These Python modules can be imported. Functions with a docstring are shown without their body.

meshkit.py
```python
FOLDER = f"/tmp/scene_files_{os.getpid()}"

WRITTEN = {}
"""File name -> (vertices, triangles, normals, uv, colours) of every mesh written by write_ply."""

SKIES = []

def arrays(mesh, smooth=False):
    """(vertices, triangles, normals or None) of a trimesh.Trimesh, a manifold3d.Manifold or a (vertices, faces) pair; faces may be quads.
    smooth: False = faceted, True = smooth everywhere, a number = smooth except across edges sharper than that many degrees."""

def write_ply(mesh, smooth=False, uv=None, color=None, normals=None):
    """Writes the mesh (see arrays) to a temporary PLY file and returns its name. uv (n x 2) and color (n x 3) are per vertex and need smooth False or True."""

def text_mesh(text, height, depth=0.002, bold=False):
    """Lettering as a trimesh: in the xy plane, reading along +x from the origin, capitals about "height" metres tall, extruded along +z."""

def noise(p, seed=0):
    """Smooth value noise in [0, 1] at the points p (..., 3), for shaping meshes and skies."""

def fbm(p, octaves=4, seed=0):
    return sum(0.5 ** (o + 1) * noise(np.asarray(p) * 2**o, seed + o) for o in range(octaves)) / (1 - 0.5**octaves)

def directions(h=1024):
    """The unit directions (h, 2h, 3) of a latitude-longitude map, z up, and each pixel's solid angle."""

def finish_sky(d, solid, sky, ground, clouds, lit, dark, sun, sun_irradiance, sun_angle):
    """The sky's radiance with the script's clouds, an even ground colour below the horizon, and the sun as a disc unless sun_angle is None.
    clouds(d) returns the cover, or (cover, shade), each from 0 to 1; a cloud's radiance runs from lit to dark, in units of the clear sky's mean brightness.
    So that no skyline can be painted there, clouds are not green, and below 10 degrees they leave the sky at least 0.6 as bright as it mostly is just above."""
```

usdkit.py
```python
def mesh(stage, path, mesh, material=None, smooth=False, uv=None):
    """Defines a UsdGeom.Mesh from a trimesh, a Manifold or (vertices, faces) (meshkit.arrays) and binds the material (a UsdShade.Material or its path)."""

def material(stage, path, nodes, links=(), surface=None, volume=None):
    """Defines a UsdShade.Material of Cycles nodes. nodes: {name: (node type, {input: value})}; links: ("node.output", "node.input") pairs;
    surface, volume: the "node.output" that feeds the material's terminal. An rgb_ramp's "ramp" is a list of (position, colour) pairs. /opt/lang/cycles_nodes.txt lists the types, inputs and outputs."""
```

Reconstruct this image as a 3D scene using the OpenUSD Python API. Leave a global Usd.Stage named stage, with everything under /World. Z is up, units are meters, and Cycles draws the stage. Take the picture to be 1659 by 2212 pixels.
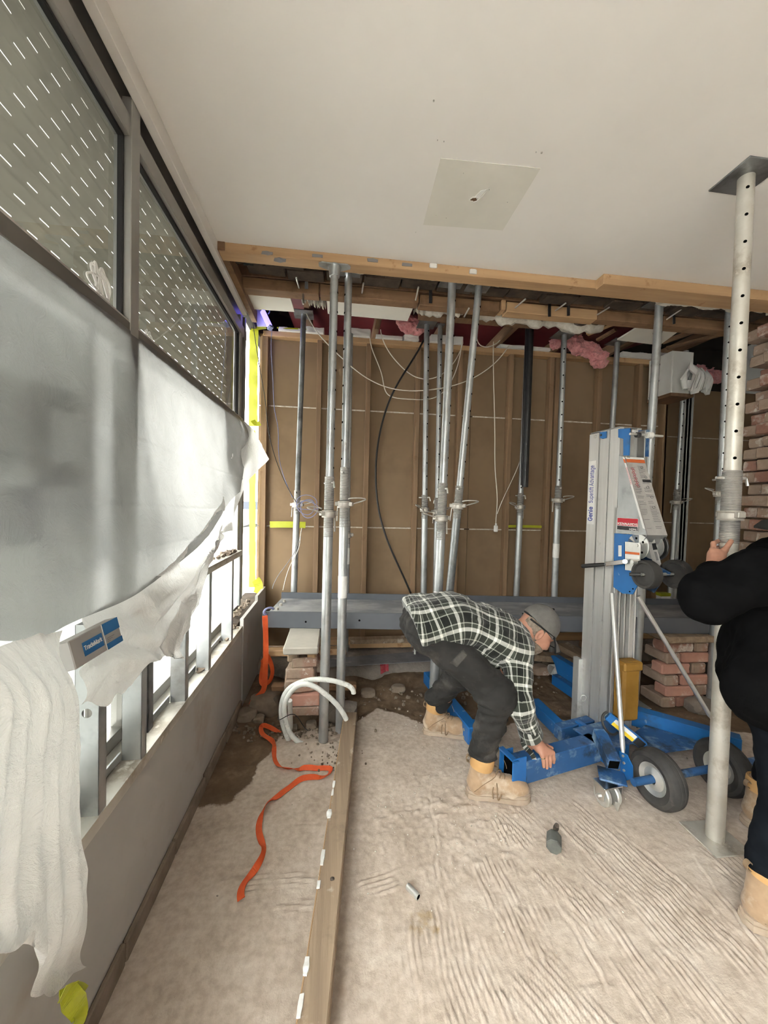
import math, random
import numpy as np
import trimesh, usdkit, meshkit
import manifold3d as m3
from shapely.geometry import Polygon, Point, box as sbox
from shapely.ops import unary_union
from pxr import Usd, UsdGeom, UsdLux, UsdShade, Gf, Sdf, Vt

stage = Usd.Stage.CreateInMemory()
UsdGeom.SetStageUpAxis(stage, UsdGeom.Tokens.z)
UsdGeom.SetStageMetersPerUnit(stage, 1.0)
world = UsdGeom.Xform.Define(stage, '/World')
stage.SetDefaultPrim(world.GetPrim())
UsdGeom.Scope.Define(stage, '/World/Looks')
rng = np.random.default_rng(7)
V = lambda *a: np.array(a, float)

# ------------------------------------------------------------ camera
IW, IH, FPX = 1659, 2212, 830.0
CX, CY = 829.5, 1106.0
CAM = V(0, 0, 1.38)
YAW, PITCH, ROLL = math.radians(7.0), math.radians(-1.5), math.radians(1.4)
EXPOSURE = 1.2
FW = V(math.sin(YAW) * math.cos(PITCH), math.cos(YAW) * math.cos(PITCH), math.sin(PITCH))
r0 = V(math.cos(YAW), -math.sin(YAW), 0); u0 = np.cross(r0, FW)
RT = r0 * math.cos(ROLL) + u0 * math.sin(ROLL); UP = -r0 * math.sin(ROLL) + u0 * math.cos(ROLL)
cam = UsdGeom.Camera.Define(stage, '/World/camera')
m = Gf.Matrix4d(*RT, 0, *UP, 0, *(-FW), 0, *CAM, 1)
cam.AddTransformOp().Set(m)
cam.CreateHorizontalApertureAttr(24.0); cam.CreateVerticalApertureAttr(24.0 * IH / IW)
cam.CreateFocalLengthAttr(24.0 * FPX / IW)
cam.CreateClippingRangeAttr(Gf.Vec2f(0.02, 300))
cam.CreateExposureAttr(EXPOSURE)

def ray(x, y): return FW + RT * (x - CX) / FPX - UP * (y - CY) / FPX
def onz(x, y, z=0.0): d = ray(x, y); return CAM + d * ((z - CAM[2]) / d[2])
def ony(x, y, Y): d = ray(x, y); return CAM + d * ((Y - CAM[1]) / d[1])
def onx(x, y, X): d = ray(x, y); return CAM + d * ((X - CAM[0]) / d[0])

# ------------------------------------------------------------ sky (overcast)
dome = UsdLux.DomeLight.Define(stage, '/World/sky_light')
dome.CreateIntensityAttr(1.0)
dome.CreateColorAttr(Gf.Vec3f(0.985, 1.0, 0.975))
dome.CreateExposureAttr(2.3)

# ------------------------------------------------------------ materials
MATS = {}
def raw(name, nodes, links, surface=None, volume=None):
    MATS[name] = usdkit.material(stage, '/World/Looks/' + name, nodes, links, surface, volume)
    return MATS[name]

def mat(name, c1, c2=None, scale=8.0, rough=0.6, metal=0.0, bump=0.0, bscale=None, bdist=0.004, stretch=(1, 1, 1), spots=None, spec=0.5, sheen=0.0, lo=0.35, hi=0.65, coat=0.0, rvar=0.0, detail=4.0, spots2=None):
    """Object-space noise between two colours, optional bump and stain layers [(colour, scale, threshold lo, hi)]."""
    c2 = c1 if c2 is None else c2
    n = {'tc': ('texture_coordinate', {}), 'mp': ('mapping', {'scale': stretch}),
         'nz': ('noise_texture', {'scale': scale, 'detail': detail, 'roughness': 0.6}),
         'rp': ('rgb_ramp', {'ramp': [(lo, c1), (hi, c2)]}),
         'p': ('principled_bsdf', {'roughness': rough, 'metallic': metal, 'specular_ior_level': spec, 'sheen_weight': sheen, 'coat_weight': coat})}
    l = [('tc.object', 'mp.vector'), ('mp.vector', 'nz.vector'), ('nz.fac', 'rp.fac')]
    last = 'rp.color'
    for i, sp in enumerate([s for s in (spots, spots2) if s]):
        c, sc, a, b = sp
        n[f'sn{i}'] = ('noise_texture', {'scale': sc, 'detail': 5.0, 'roughness': 0.65})
        n[f'sm{i}'] = ('map_range', {'from_min': a, 'from_max': b, 'clamp': True})
        n[f'sx{i}'] = ('mix', {'color2': c})
        l += [('tc.object', f'sn{i}.vector'), (f'sn{i}.fac', f'sm{i}.value'), (f'sm{i}.result', f'sx{i}.fac'), (last, f'sx{i}.color1')]
        last = f'sx{i}.color'
    l.append((last, 'p.base_color'))
    if rvar:
        n['rm'] = ('map_range', {'to_min': max(0.03, rough - rvar), 'to_max': min(1, rough + rvar), 'from_min': .3, 'from_max': .7})
        l += [('nz.fac', 'rm.value'), ('rm.result', 'p.roughness')]
    if bump:
        n['bn'] = ('noise_texture', {'scale': bscale or scale * 4, 'detail': 5.0, 'roughness': 0.6})
        n['bp'] = ('bump', {'strength': bump, 'distance': bdist})
        l += [('mp.vector', 'bn.vector'), ('bn.fac', 'bp.height'), ('bp.normal', 'p.normal')]
    return raw(name, n, l, 'p.BSDF')

mat('ceiling_paint', (0.75, 0.72, 0.685), (0.79, 0.76, 0.725), 1.5, 0.75, bump=0.03, bscale=300)
mat('patch_plaster', (0.655, 0.63, 0.565), (0.70, 0.675, 0.61), 5, 0.8, bump=0.05, bscale=120)
mat('white_plaster', (0.74, 0.73, 0.70), (0.66, 0.64, 0.60), 4, 0.8, bump=0.15, bscale=60)
mat('plaster_core', (0.62, 0.59, 0.53), (0.46, 0.42, 0.35), 20, 0.95, bump=0.5, bscale=70)
mat('dado_paint', (0.38, 0.365, 0.345), (0.45, 0.43, 0.405), 2.0, 0.7, bump=0.06, bscale=90, spots=((0.36, 0.31, 0.26), 3, .56, .72))
mat('board_back', (0.225, 0.152, 0.089), (0.262, 0.18, 0.107), 2.2, 0.9, bump=0.05, bscale=200, spots=((0.185, 0.122, 0.071), 1.6, .5, .75))
mat('joint_white', (0.70, 0.66, 0.60), (0.45, 0.38, 0.30), 30, 0.9)
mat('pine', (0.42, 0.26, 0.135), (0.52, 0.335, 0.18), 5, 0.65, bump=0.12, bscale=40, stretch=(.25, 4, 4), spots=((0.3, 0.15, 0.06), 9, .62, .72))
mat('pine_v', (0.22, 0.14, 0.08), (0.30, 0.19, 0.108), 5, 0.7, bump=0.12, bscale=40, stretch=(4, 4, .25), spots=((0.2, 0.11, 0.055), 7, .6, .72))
mat('old_pine', (0.19, 0.108, 0.057), (0.26, 0.15, 0.08), 5, 0.75, bump=0.15, bscale=40, stretch=(.3, 4, 4), spots=((0.12, 0.065, 0.03), 5, .5, .7))
mat('dark_timber', (0.14, 0.08, 0.045), (0.2, 0.115, 0.06), 6, 0.75, bump=0.15, bscale=40, stretch=(4, .3, 4))
mat('grey_timber', (0.36, 0.265, 0.18), (0.25, 0.18, 0.122), 7, 0.8, bump=0.25, bscale=30, stretch=(5, .18, 5), spots=((0.17, 0.125, 0.09), 4, .55, .7), spots2=((0.55, 0.47, 0.38), 9, .6, .7))
mat('char', (0.028, 0.022, 0.018), (0.075, 0.058, 0.045), 30, 0.9, bump=0.4)
mat('galv', (0.38, 0.395, 0.40), (0.48, 0.495, 0.50), 9, 0.42, metal=0.75, bump=0.05, bscale=60, spots=((0.30, 0.29, 0.27), 5, .55, .72), rvar=.1)
mat('galv_dark', (0.20, 0.21, 0.215), (0.32, 0.335, 0.34), 7, 0.42, metal=0.75, bump=0.05, bscale=60, spots=((0.12, 0.115, 0.11), 6, .5, .7), rvar=.1)
mat('galv_dusty', (0.52, 0.49, 0.43), (0.62, 0.60, 0.55), 8, 0.5, metal=0.55, bump=0.08, bscale=50, spots=((0.36, 0.31, 0.25), 7, .52, .66), spots2=((0.75, 0.72, 0.66), 14, .6, .7))
mat('thread_steel', (0.34, 0.335, 0.32), (0.46, 0.45, 0.43), 14, 0.5, metal=0.7, bump=0.05)
mat('cast_steel', (0.52, 0.50, 0.46), (0.40, 0.37, 0.33), 16, 0.5, metal=0.5, bump=0.15, bscale=60)
mat('black_steel', (0.012, 0.012, 0.014), (0.025, 0.025, 0.027), 8, 0.35, metal=0.2)
mat('hole_black', (0.004, 0.004, 0.004), None, 5, 1.0, spec=0.0)
mat('beam_primer', (0.085, 0.093, 0.108), (0.105, 0.113, 0.128), 4, 0.55, bump=0.05, bscale=60)
mat('beam_dusty', (0.16, 0.165, 0.18), (0.30, 0.30, 0.305), 5, 0.75, bump=0.1, bscale=50, lo=.4, hi=.62, stretch=(.6, 1, 1))
mat('alu', (0.62, 0.615, 0.60), (0.70, 0.695, 0.68), 5, 0.38, metal=0.65, stretch=(6, 6, .3), spots=((0.45, 0.44, 0.42), 8, .62, .75))
mat('alu_dark', (0.30, 0.29, 0.275), (0.38, 0.37, 0.35), 5, 0.45, metal=0.6, stretch=(6, 6, .3))
mat('frame_bronze', (0.15, 0.14, 0.125), (0.19, 0.18, 0.16), 3, 0.35, metal=0.3)
mat('frame_alu', (0.33, 0.325, 0.30), (0.38, 0.37, 0.345), 3, 0.4, metal=0.45)
mat('gasket', (0.012, 0.012, 0.013), None, 5, 0.6)
mat('lift_blue', (0.012, 0.115, 0.35), (0.018, 0.15, 0.42), 5, 0.42, spots=((0.03, 0.10, 0.22), 7, .58, .7), spots2=((0.34, 0.42, 0.50), 12, .64, .72), bump=.04)
mat('lift_blue_worn', (0.02, 0.085, 0.22), (0.03, 0.105, 0.27), 5, 0.5, spots=((0.25, 0.36, 0.46), 9, .52, .68), spots2=((0.02, 0.035, 0.06), 6, .55, .65), stretch=(1, 1, 1), bump=.05)
mat('chrome', (0.72, 0.72, 0.72), (0.8, 0.8, 0.8), 9, 0.18, metal=1.0)
mat('zinc', (0.60, 0.60, 0.57), (0.72, 0.72, 0.69), 12, 0.35, metal=0.7)
mat('rubber', (0.028, 0.027, 0.027), (0.06, 0.056, 0.052), 9, 0.75, spots=((0.16, 0.14, 0.12), 8, .58, .75), bump=.1, bscale=60)
mat('black_plastic', (0.018, 0.018, 0.019), (0.03, 0.03, 0.03), 9, 0.45)
mat('white_plastic', (0.72, 0.71, 0.68), (0.78, 0.77, 0.74), 9, 0.5)
mat('conduit_white', (0.62, 0.63, 0.60), (0.70, 0.71, 0.68), 9, 0.45)
mat('sticker_white', (0.72, 0.71, 0.69), (0.78, 0.77, 0.75), 20, 0.55)
mat('sticker_grey', (0.42, 0.40, 0.385), (0.48, 0.46, 0.44), 20, 0.6)
mat('print_grey', (0.22, 0.21, 0.21), None, 20, 0.6)
mat('print_black', (0.02, 0.02, 0.022), None, 20, 0.5)
mat('print_blue', (0.02, 0.05, 0.30), None, 20, 0.5)
mat('spray_red', (0.42, 0.035, 0.06), (0.30, 0.06, 0.06), 20, 0.9, spots=((0.24, 0.18, 0.15), 25, .55, .68))
mat('print_red', (0.50, 0.015, 0.03), None, 20, 0.5)
mat('print_orange', (0.62, 0.13, 0.03), None, 20, 0.5)
mat('print_yellow', (0.80, 0.55, 0.03), None, 20, 0.5)
mat('tape_yellow', (0.33, 0.35, 0.010), (0.40, 0.42, 0.016), 9, 0.5)
mat('strap_orange', (0.60, 0.075, 0.015), (0.68, 0.105, 0.022), 20, 0.7, bump=.2, bscale=200, spots=((0.40, 0.10, 0.04), 9, .6, .75))
mat('brick_red', (0.27, 0.135, 0.10), (0.36, 0.19, 0.14), 9, 0.9, bump=0.5, bscale=50, bdist=.006, spots=((0.60, 0.52, 0.45), 7, .5, .62), spots2=((0.2, 0.11, 0.08), 11, .6, .7))
mat('brick_pink', (0.46, 0.235, 0.18), (0.52, 0.28, 0.21), 9, 0.9, bump=0.3, bscale=50, bdist=.005, spots=((0.62, 0.48, 0.40), 5, .58, .7))
mat('brick_tan', (0.30, 0.215, 0.16), (0.40, 0.30, 0.23), 8, 0.92, bump=0.5, bscale=45, bdist=.006, spots=((0.33, 0.19, 0.14), 6, .52, .64), spots2=((0.62, 0.57, 0.5), 12, .58, .68))
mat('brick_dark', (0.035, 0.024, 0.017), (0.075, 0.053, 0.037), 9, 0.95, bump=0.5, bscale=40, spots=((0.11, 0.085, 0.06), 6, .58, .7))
mat('concrete_old', (0.20, 0.17, 0.145), (0.28, 0.245, 0.205), 7, 0.95, bump=0.6, bscale=30, bdist=.01, spots=((0.15, 0.125, 0.11), 5, .5, .65))
mat('slate_dark', (0.12, 0.12, 0.13), (0.20, 0.195, 0.195), 6, 0.85, bump=0.3, bscale=30, spots=((0.35, 0.32, 0.28), 5, .55, .68))
mat('paver', (0.40, 0.375, 0.325), (0.46, 0.43, 0.375), 6, 0.9, bump=0.12, bscale=60)
mat('stone_rubble', (0.17, 0.13, 0.095), (0.25, 0.20, 0.155), 10, 0.95, bump=0.5, bscale=50)
mat('pink_batt', (0.56, 0.20, 0.21), (0.68, 0.30, 0.30), 12, 1.0, bump=0.7, bscale=60, bdist=.012, sheen=.3)
mat('red_sarking', (0.085, 0.010, 0.013), (0.12, 0.016, 0.02), 5, 0.5, bump=.2, bscale=12)
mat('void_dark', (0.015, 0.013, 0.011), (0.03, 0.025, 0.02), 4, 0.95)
mat('cable_white', (0.66, 0.62, 0.54), None, 9, 0.5)
mat('cable_black', (0.012, 0.012, 0.012), None, 9, 0.45)
mat('cable_grey', (0.20, 0.20, 0.21), None, 9, 0.5)
mat('cable_blue', (0.22, 0.24, 0.42), None, 9, 0.5)
mat('hammer_steel', (0.12, 0.125, 0.115), (0.19, 0.20, 0.18), 14, 0.6, metal=.4, bump=.1, spots=((0.25, 0.16, 0.13), 12, .58, .68))
mat('pavement', (0.42, 0.41, 0.39), (0.48, 0.47, 0.45), 3, 0.9)
mat('street_wall', (0.30, 0.295, 0.28), (0.34, 0.335, 0.32), 1, 0.9)
mat('asphalt', (0.11, 0.11, 0.11), (0.14, 0.14, 0.14), 2, 0.95)
mat('soffit', (0.45, 0.44, 0.42), (0.5, 0.49, 0.47), 2, 0.9)
mat('ochre_bag', (0.24, 0.12, 0.014), (0.31, 0.16, 0.025), 8, 0.6, bump=.3, bscale=20, spots=((0.25, 0.13, 0.02), 6, .55, .7))
mat('label_blue', (0.015, 0.12, 0.32), (0.02, 0.15, 0.38), 8, 0.5)
mat('label_grey', (0.35, 0.335, 0.32), None, 8, 0.6)
mat('tool_clear', (0.3, 0.34, 0.42), (0.24, 0.28, 0.36), 8, 0.4)
mat('skin', (0.42, 0.20, 0.135), (0.50, 0.26, 0.18), 14, 0.5, bump=.12, bscale=160, bdist=.002)
mat('hair_grey', (0.16, 0.12, 0.09), (0.30, 0.25, 0.20), 60, 0.8, bump=.6, bscale=220)
mat('cap_grey', (0.12, 0.115, 0.105), (0.16, 0.15, 0.14), 20, 0.9, bump=.15, bscale=250)
mat('cap_dark', (0.008, 0.008, 0.008), None, 20, 0.9)
mat('trouser_dusty', (0.035, 0.032, 0.029), (0.075, 0.069, 0.062), 30, 0.95)
mat('trouser_grey', (0.0115, 0.0107, 0.0100), (0.021, 0.0196, 0.0184), 9, 0.9, bump=.2, bscale=120, spots=((0.085, 0.075, 0.066), 6, .55, .78), spots2=((0.4, 0.36, 0.31), 17, .70, .76))
mat('jacket_black', (0.0028, 0.0028, 0.0031), (0.0048, 0.0048, 0.0052), 12, 0.95, bump=.3, bscale=150, spec=.06)
mat('jeans_dark', (0.004, 0.005, 0.0075), (0.0075, 0.0095, 0.013), 12, 0.9, bump=.2, bscale=120, spec=.1)
mat('sock_black', (0.01, 0.01, 0.011), None, 12, 0.95)
mat('boot_suede', (0.40, 0.27, 0.165), (0.31, 0.205, 0.125), 12, 0.85, bump=.2, bscale=90, sheen=.2, spots=((0.52, 0.42, 0.32), 9, .52, .68), spots2=((0.15, 0.10, 0.065), 8, .62, .74))
mat('boot_cuff', (0.46, 0.26, 0.10), (0.54, 0.32, 0.13), 12, 0.75, bump=.2, bscale=60)
mat('boot_sole', (0.34, 0.26, 0.195), (0.44, 0.35, 0.27), 12, 0.9, bump=.2)
mat('lace', (0.22, 0.15, 0.09), None, 12, 0.9)
mat('gold', (0.85, 0.75, 0.5), None, 12, 0.2, metal=1.0)
mat('car_white', (0.8, 0.8, 0.8), None, 2, 0.25, coat=1.0)
mat('car_glass', (0.03, 0.035, 0.045), None, 2, 0.1)
mat('sign_grey', (0.16, 0.165, 0.155), None, 2, 0.6)
mat('letter_dark', (0.012, 0.014, 0.013), None, 2, 0.5)

raw('lamp_blue', {'p': ('principled_bsdf', {'base_color': (0.12, 0.11, 0.75), 'roughness': .35, 'emission_color': (0.16, 0.13, 1.0), 'emission_strength': 2.2})}, [], 'p.BSDF')
raw('window_glass', {'fr': ('fresnel', {'IOR': 1.45}), 't': ('transparent_bsdf', {'color': (0.93, 0.945, 0.945)}), 'g': ('glossy_bsdf', {'color': (1, 1, 1), 'roughness': 0.02}), 'm': ('mix_closure', {})},
    [('fr.fac', 'm.fac'), ('t.BSDF', 'm.closure1'), ('g.BSDF', 'm.closure2')], 'm.closure')
raw('dusty_glass', {'tc': ('texture_coordinate', {}), 'n': ('noise_texture', {'scale': 3, 'detail': 4}), 'r': ('map_range', {'from_min': .35, 'from_max': .7, 'to_min': .03, 'to_max': .11}),
    'fr': ('fresnel', {'IOR': 1.45}), 't': ('transparent_bsdf', {'color': (0.93, 0.945, 0.945)}), 'g': ('glossy_bsdf', {'roughness': 0.03}), 'm': ('mix_closure', {}),
    'd': ('translucent_bsdf', {'color': (.75, .78, .72)}), 'm2': ('mix_closure', {})},
    [('tc.object', 'n.vector'), ('n.fac', 'r.value'), ('r.result', 'm2.fac'), ('fr.fac', 'm.fac'), ('t.BSDF', 'm.closure1'), ('g.BSDF', 'm.closure2'), ('m.closure', 'm2.closure1'), ('d.BSDF', 'm2.closure2')], 'm2.closure')
# thin polythene: rough see-through film that scatters light, milky
def film(name, tr, df, dfmix, rf, lo, hi, rough, gl):
    raw(name, {'tc': ('texture_coordinate', {}), 'n': ('noise_texture', {'scale': 9, 'detail': 6, 'roughness': .65, 'distortion': .8}), 'b': ('bump', {'strength': .75, 'distance': .025}),
    'n2': ('noise_texture', {'scale': 3, 'detail': 3}), 'r': ('map_range', {'from_min': .35, 'from_max': .65, 'to_min': lo, 'to_max': hi}),
    'tr': ('translucent_bsdf', {'color': tr}), 'df': ('diffuse_bsdf', {'color': df}), 'mx': ('mix_closure', {'fac': dfmix}),
    'rf': ('principled_bsdf', {'thin_wall': 1, 'transmission_weight': 1.0, 'roughness': rough, 'base_color': rf, 'ior': 1.25}),
    'gl': ('glossy_bsdf', {'color': (1, 1, 1), 'roughness': .25}), 'm1': ('mix_closure', {}), 'm2': ('mix_closure', {'fac': gl})},
    [('tc.object', 'n.vector'), ('n.fac', 'b.height'), ('tc.object', 'n2.vector'), ('n2.fac', 'r.value'), ('r.result', 'm1.fac'),
     ('b.normal', 'gl.normal'), ('b.normal', 'df.normal'), ('b.normal', 'tr.normal'),
     ('tr.BSDF', 'mx.closure1'), ('df.BSDF', 'mx.closure2'), ('mx.closure', 'm1.closure1'), ('rf.BSDF', 'm1.closure2'), ('m1.closure', 'm2.closure1'), ('gl.BSDF', 'm2.closure2')], 'm2.closure')
film('polythene', (.42, .42, .415), (.82, .81, .79), .25, (.22, .22, .22), .46, .60, .22, .05)
film('polythene_layers', (.66, .655, .65), (.93, .915, .90), .58, (.55, .55, .54), .06, .16, .42, .06)
raw('sign_panel', {'d': ('diffuse_bsdf', {'color': (.34, .345, .33)}), 't': ('translucent_bsdf', {'color': (.42, .43, .41)}), 'm': ('mix_closure', {'fac': .5})}, [('d.BSDF', 'm.closure1'), ('t.BSDF', 'm.closure2')], 'm.closure')
# perforated roller shutter: olive slats with slots cut through (brick-staggered)
raw('shutter_skin', {'tc': ('texture_coordinate', {}), 'sp': ('separate_xyz', {}),
    'u': ('math', {'math_type': 'multiply', 'value2': 1 / 0.085}), 'v': ('math', {'math_type': 'multiply', 'value2': 1 / 0.062}),
    'vf': ('math', {'math_type': 'floor'}), 'vh': ('math', {'math_type': 'multiply', 'value2': 0.5}), 'ua': ('math', {'math_type': 'add'}),
    'fu': ('math', {'math_type': 'fraction'}), 'fv': ('math', {'math_type': 'fraction'}),
    'a': ('math', {'math_type': 'less_than', 'value2': .42}), 'b0': ('math', {'math_type': 'subtract', 'value2': .5}), 'b1': ('math', {'math_type': 'absolute'}), 'b': ('math', {'math_type': 'less_than', 'value2': .026}), 'ab': ('math', {'math_type': 'multiply'}),
    'n': ('noise_texture', {'scale': 3}), 'rp': ('rgb_ramp', {'ramp': [(.3, (.155, .147, .117)), (.7, (.20, .191, .152))]}),
    'd': ('diffuse_bsdf', {}), 'tl': ('translucent_bsdf', {}), 'p': ('mix_closure', {'fac': .16}), 't': ('transparent_bsdf', {'color': (1, 1, 1)}), 'm': ('mix_closure', {})},
    [('rp.color', 'd.color'), ('rp.color', 'tl.color'), ('d.BSDF', 'p.closure1'), ('tl.BSDF', 'p.closure2'), ('tc.object', 'sp.vector'), ('sp.y', 'u.value1'), ('sp.z', 'v.value1'), ('v.value', 'vf.value1'), ('vf.value', 'vh.value1'), ('u.value', 'ua.value1'), ('vh.value', 'ua.value2'),
     ('ua.value', 'fu.value1'), ('v.value', 'fv.value1'), ('fu.value', 'a.value1'), ('fv.value', 'b0.value1'), ('b0.value', 'b1.value1'), ('b1.value', 'b.value1'), ('a.value', 'ab.value1'), ('b.value', 'ab.value2'),
     ('tc.object', 'n.vector'), ('n.fac', 'rp.fac'), ('ab.value', 'm.fac'), ('p.closure', 'm.closure1'), ('t.BSDF', 'm.closure2')], 'm.closure')
# floor: pale tile adhesive and screed, brown earth where the slab stops (vertex attribute "earth"), rusty stain
raw('floor_screed', {'tc': ('texture_coordinate', {}), 'n': ('noise_texture', {'scale': 5, 'detail': 6, 'roughness': .65}), 'rp': ('rgb_ramp', {'ramp': [(.3, (.46, .38, .31)), (.52, (.55, .465, .39)), (.72, (.62, .54, .465))]}),
    'n2': ('noise_texture', {'scale': 40, 'detail': 4}), 'r2': ('rgb_ramp', {'ramp': [(.35, (.84, .82, .8)), (.65, (1.0, 1.0, 1.0))]}), 'mu': ('mix', {'mix_type': 'multiply', 'fac': 1.0}),
    'e': ('attribute', {'attribute': 'earth'}), 'n3': ('noise_texture', {'scale': 9, 'detail': 6, 'roughness': .7}), 'ea': ('math', {'math_type': 'add'}), 'em': ('map_range', {'from_min': .92, 'from_max': 1.06, 'clamp': True}),
    're': ('rgb_ramp', {'ramp': [(.3, (.115, .075, .046)), (.55, (.17, .115, .072)), (.75, (.27, .195, .13))]}), 'mx': ('mix', {}),
    's': ('attribute', {'attribute': 'stain'}), 'sm': ('map_range', {'from_min': .95, 'from_max': 1.25, 'clamp': True, 'to_max': .75}), 'sa': ('math', {'math_type': 'add'}), 'n4': ('noise_texture', {'scale': 30, 'detail': 5}), 'ms': ('mix', {'color2': (.30, .20, .075)}),
    'bn': ('noise_texture', {'scale': 90, 'detail': 6, 'roughness': .7}), 'bp': ('bump', {'strength': .45, 'distance': .004}), 'p': ('principled_bsdf', {'roughness': .9, 'specular_ior_level': .3})},
    [('tc.object', 'n.vector'), ('n.fac', 'rp.fac'), ('tc.object', 'n2.vector'), ('n2.fac', 'r2.fac'), ('rp.color', 'mu.color1'), ('r2.color', 'mu.color2'),
     ('tc.object', 'n3.vector'), ('e.fac', 'ea.value1'), ('n3.fac', 'ea.value2'), ('ea.value', 'em.value'), ('n3.fac', 're.fac'), ('em.result', 'mx.fac'), ('mu.color', 'mx.color1'), ('re.color', 'mx.color2'),
     ('tc.object', 'n4.vector'), ('s.fac', 'sa.value1'), ('n4.fac', 'sa.value2'), ('sa.value', 'sm.value'), ('sm.result', 'ms.fac'), ('mx.color', 'ms.color1'),
     ('ms.color', 'p.base_color'), ('tc.object', 'bn.vector'), ('bn.fac', 'bp.height'), ('bp.normal', 'p.normal')], 'p.BSDF')
# woven check from the shirt's own cloth coordinates
_st = lambda: [(0, (.012, .013, .012)), (.30, (.012, .013, .012)), (.305, (.50, .52, .47)), (.345, (.50, .52, .47)), (.35, (.042, .048, .038)), (.62, (.042, .048, .038)), (.625, (.82, .82, .77)), (.76, (.82, .82, .77)), (.765, (.055, .062, .05)), (.90, (.055, .062, .05)), (.905, (.50, .52, .47)), (.94, (.50, .52, .47)), (.945, (.012, .013, .012)), (1, (.012, .013, .012))]
raw('check_shirt', {'tc': ('texture_coordinate', {}), 'sp': ('separate_xyz', {}), 'u': ('math', {'math_type': 'fraction'}), 'v': ('math', {'math_type': 'fraction'}),
    'ru': ('rgb_ramp', {'ramp': _st()}), 'rv': ('rgb_ramp', {'ramp': _st()}), 'm': ('mix', {'fac': .5}), 'n': ('noise_texture', {'scale': 14}), 'rn': ('rgb_ramp', {'ramp': [(.3, (.8, .8, .78)), (.7, (1, 1, 1))]}), 'mm': ('mix', {'mix_type': 'multiply', 'fac': 1.0}),
    'p': ('principled_bsdf', {'roughness': .9, 'sheen_weight': .2, 'specular_ior_level': .2})},
    [('tc.UV', 'sp.vector'), ('sp.x', 'u.value1'), ('sp.y', 'v.value1'), ('u.value', 'ru.fac'), ('v.value', 'rv.fac'), ('ru.color', 'm.color1'), ('rv.color', 'm.color2'),
     ('tc.object', 'n.vector'), ('n.fac', 'rn.fac'), ('m.color', 'mm.color1'), ('rn.color', 'mm.color2'), ('mm.color', 'p.base_color')], 'p.BSDF')

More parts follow.
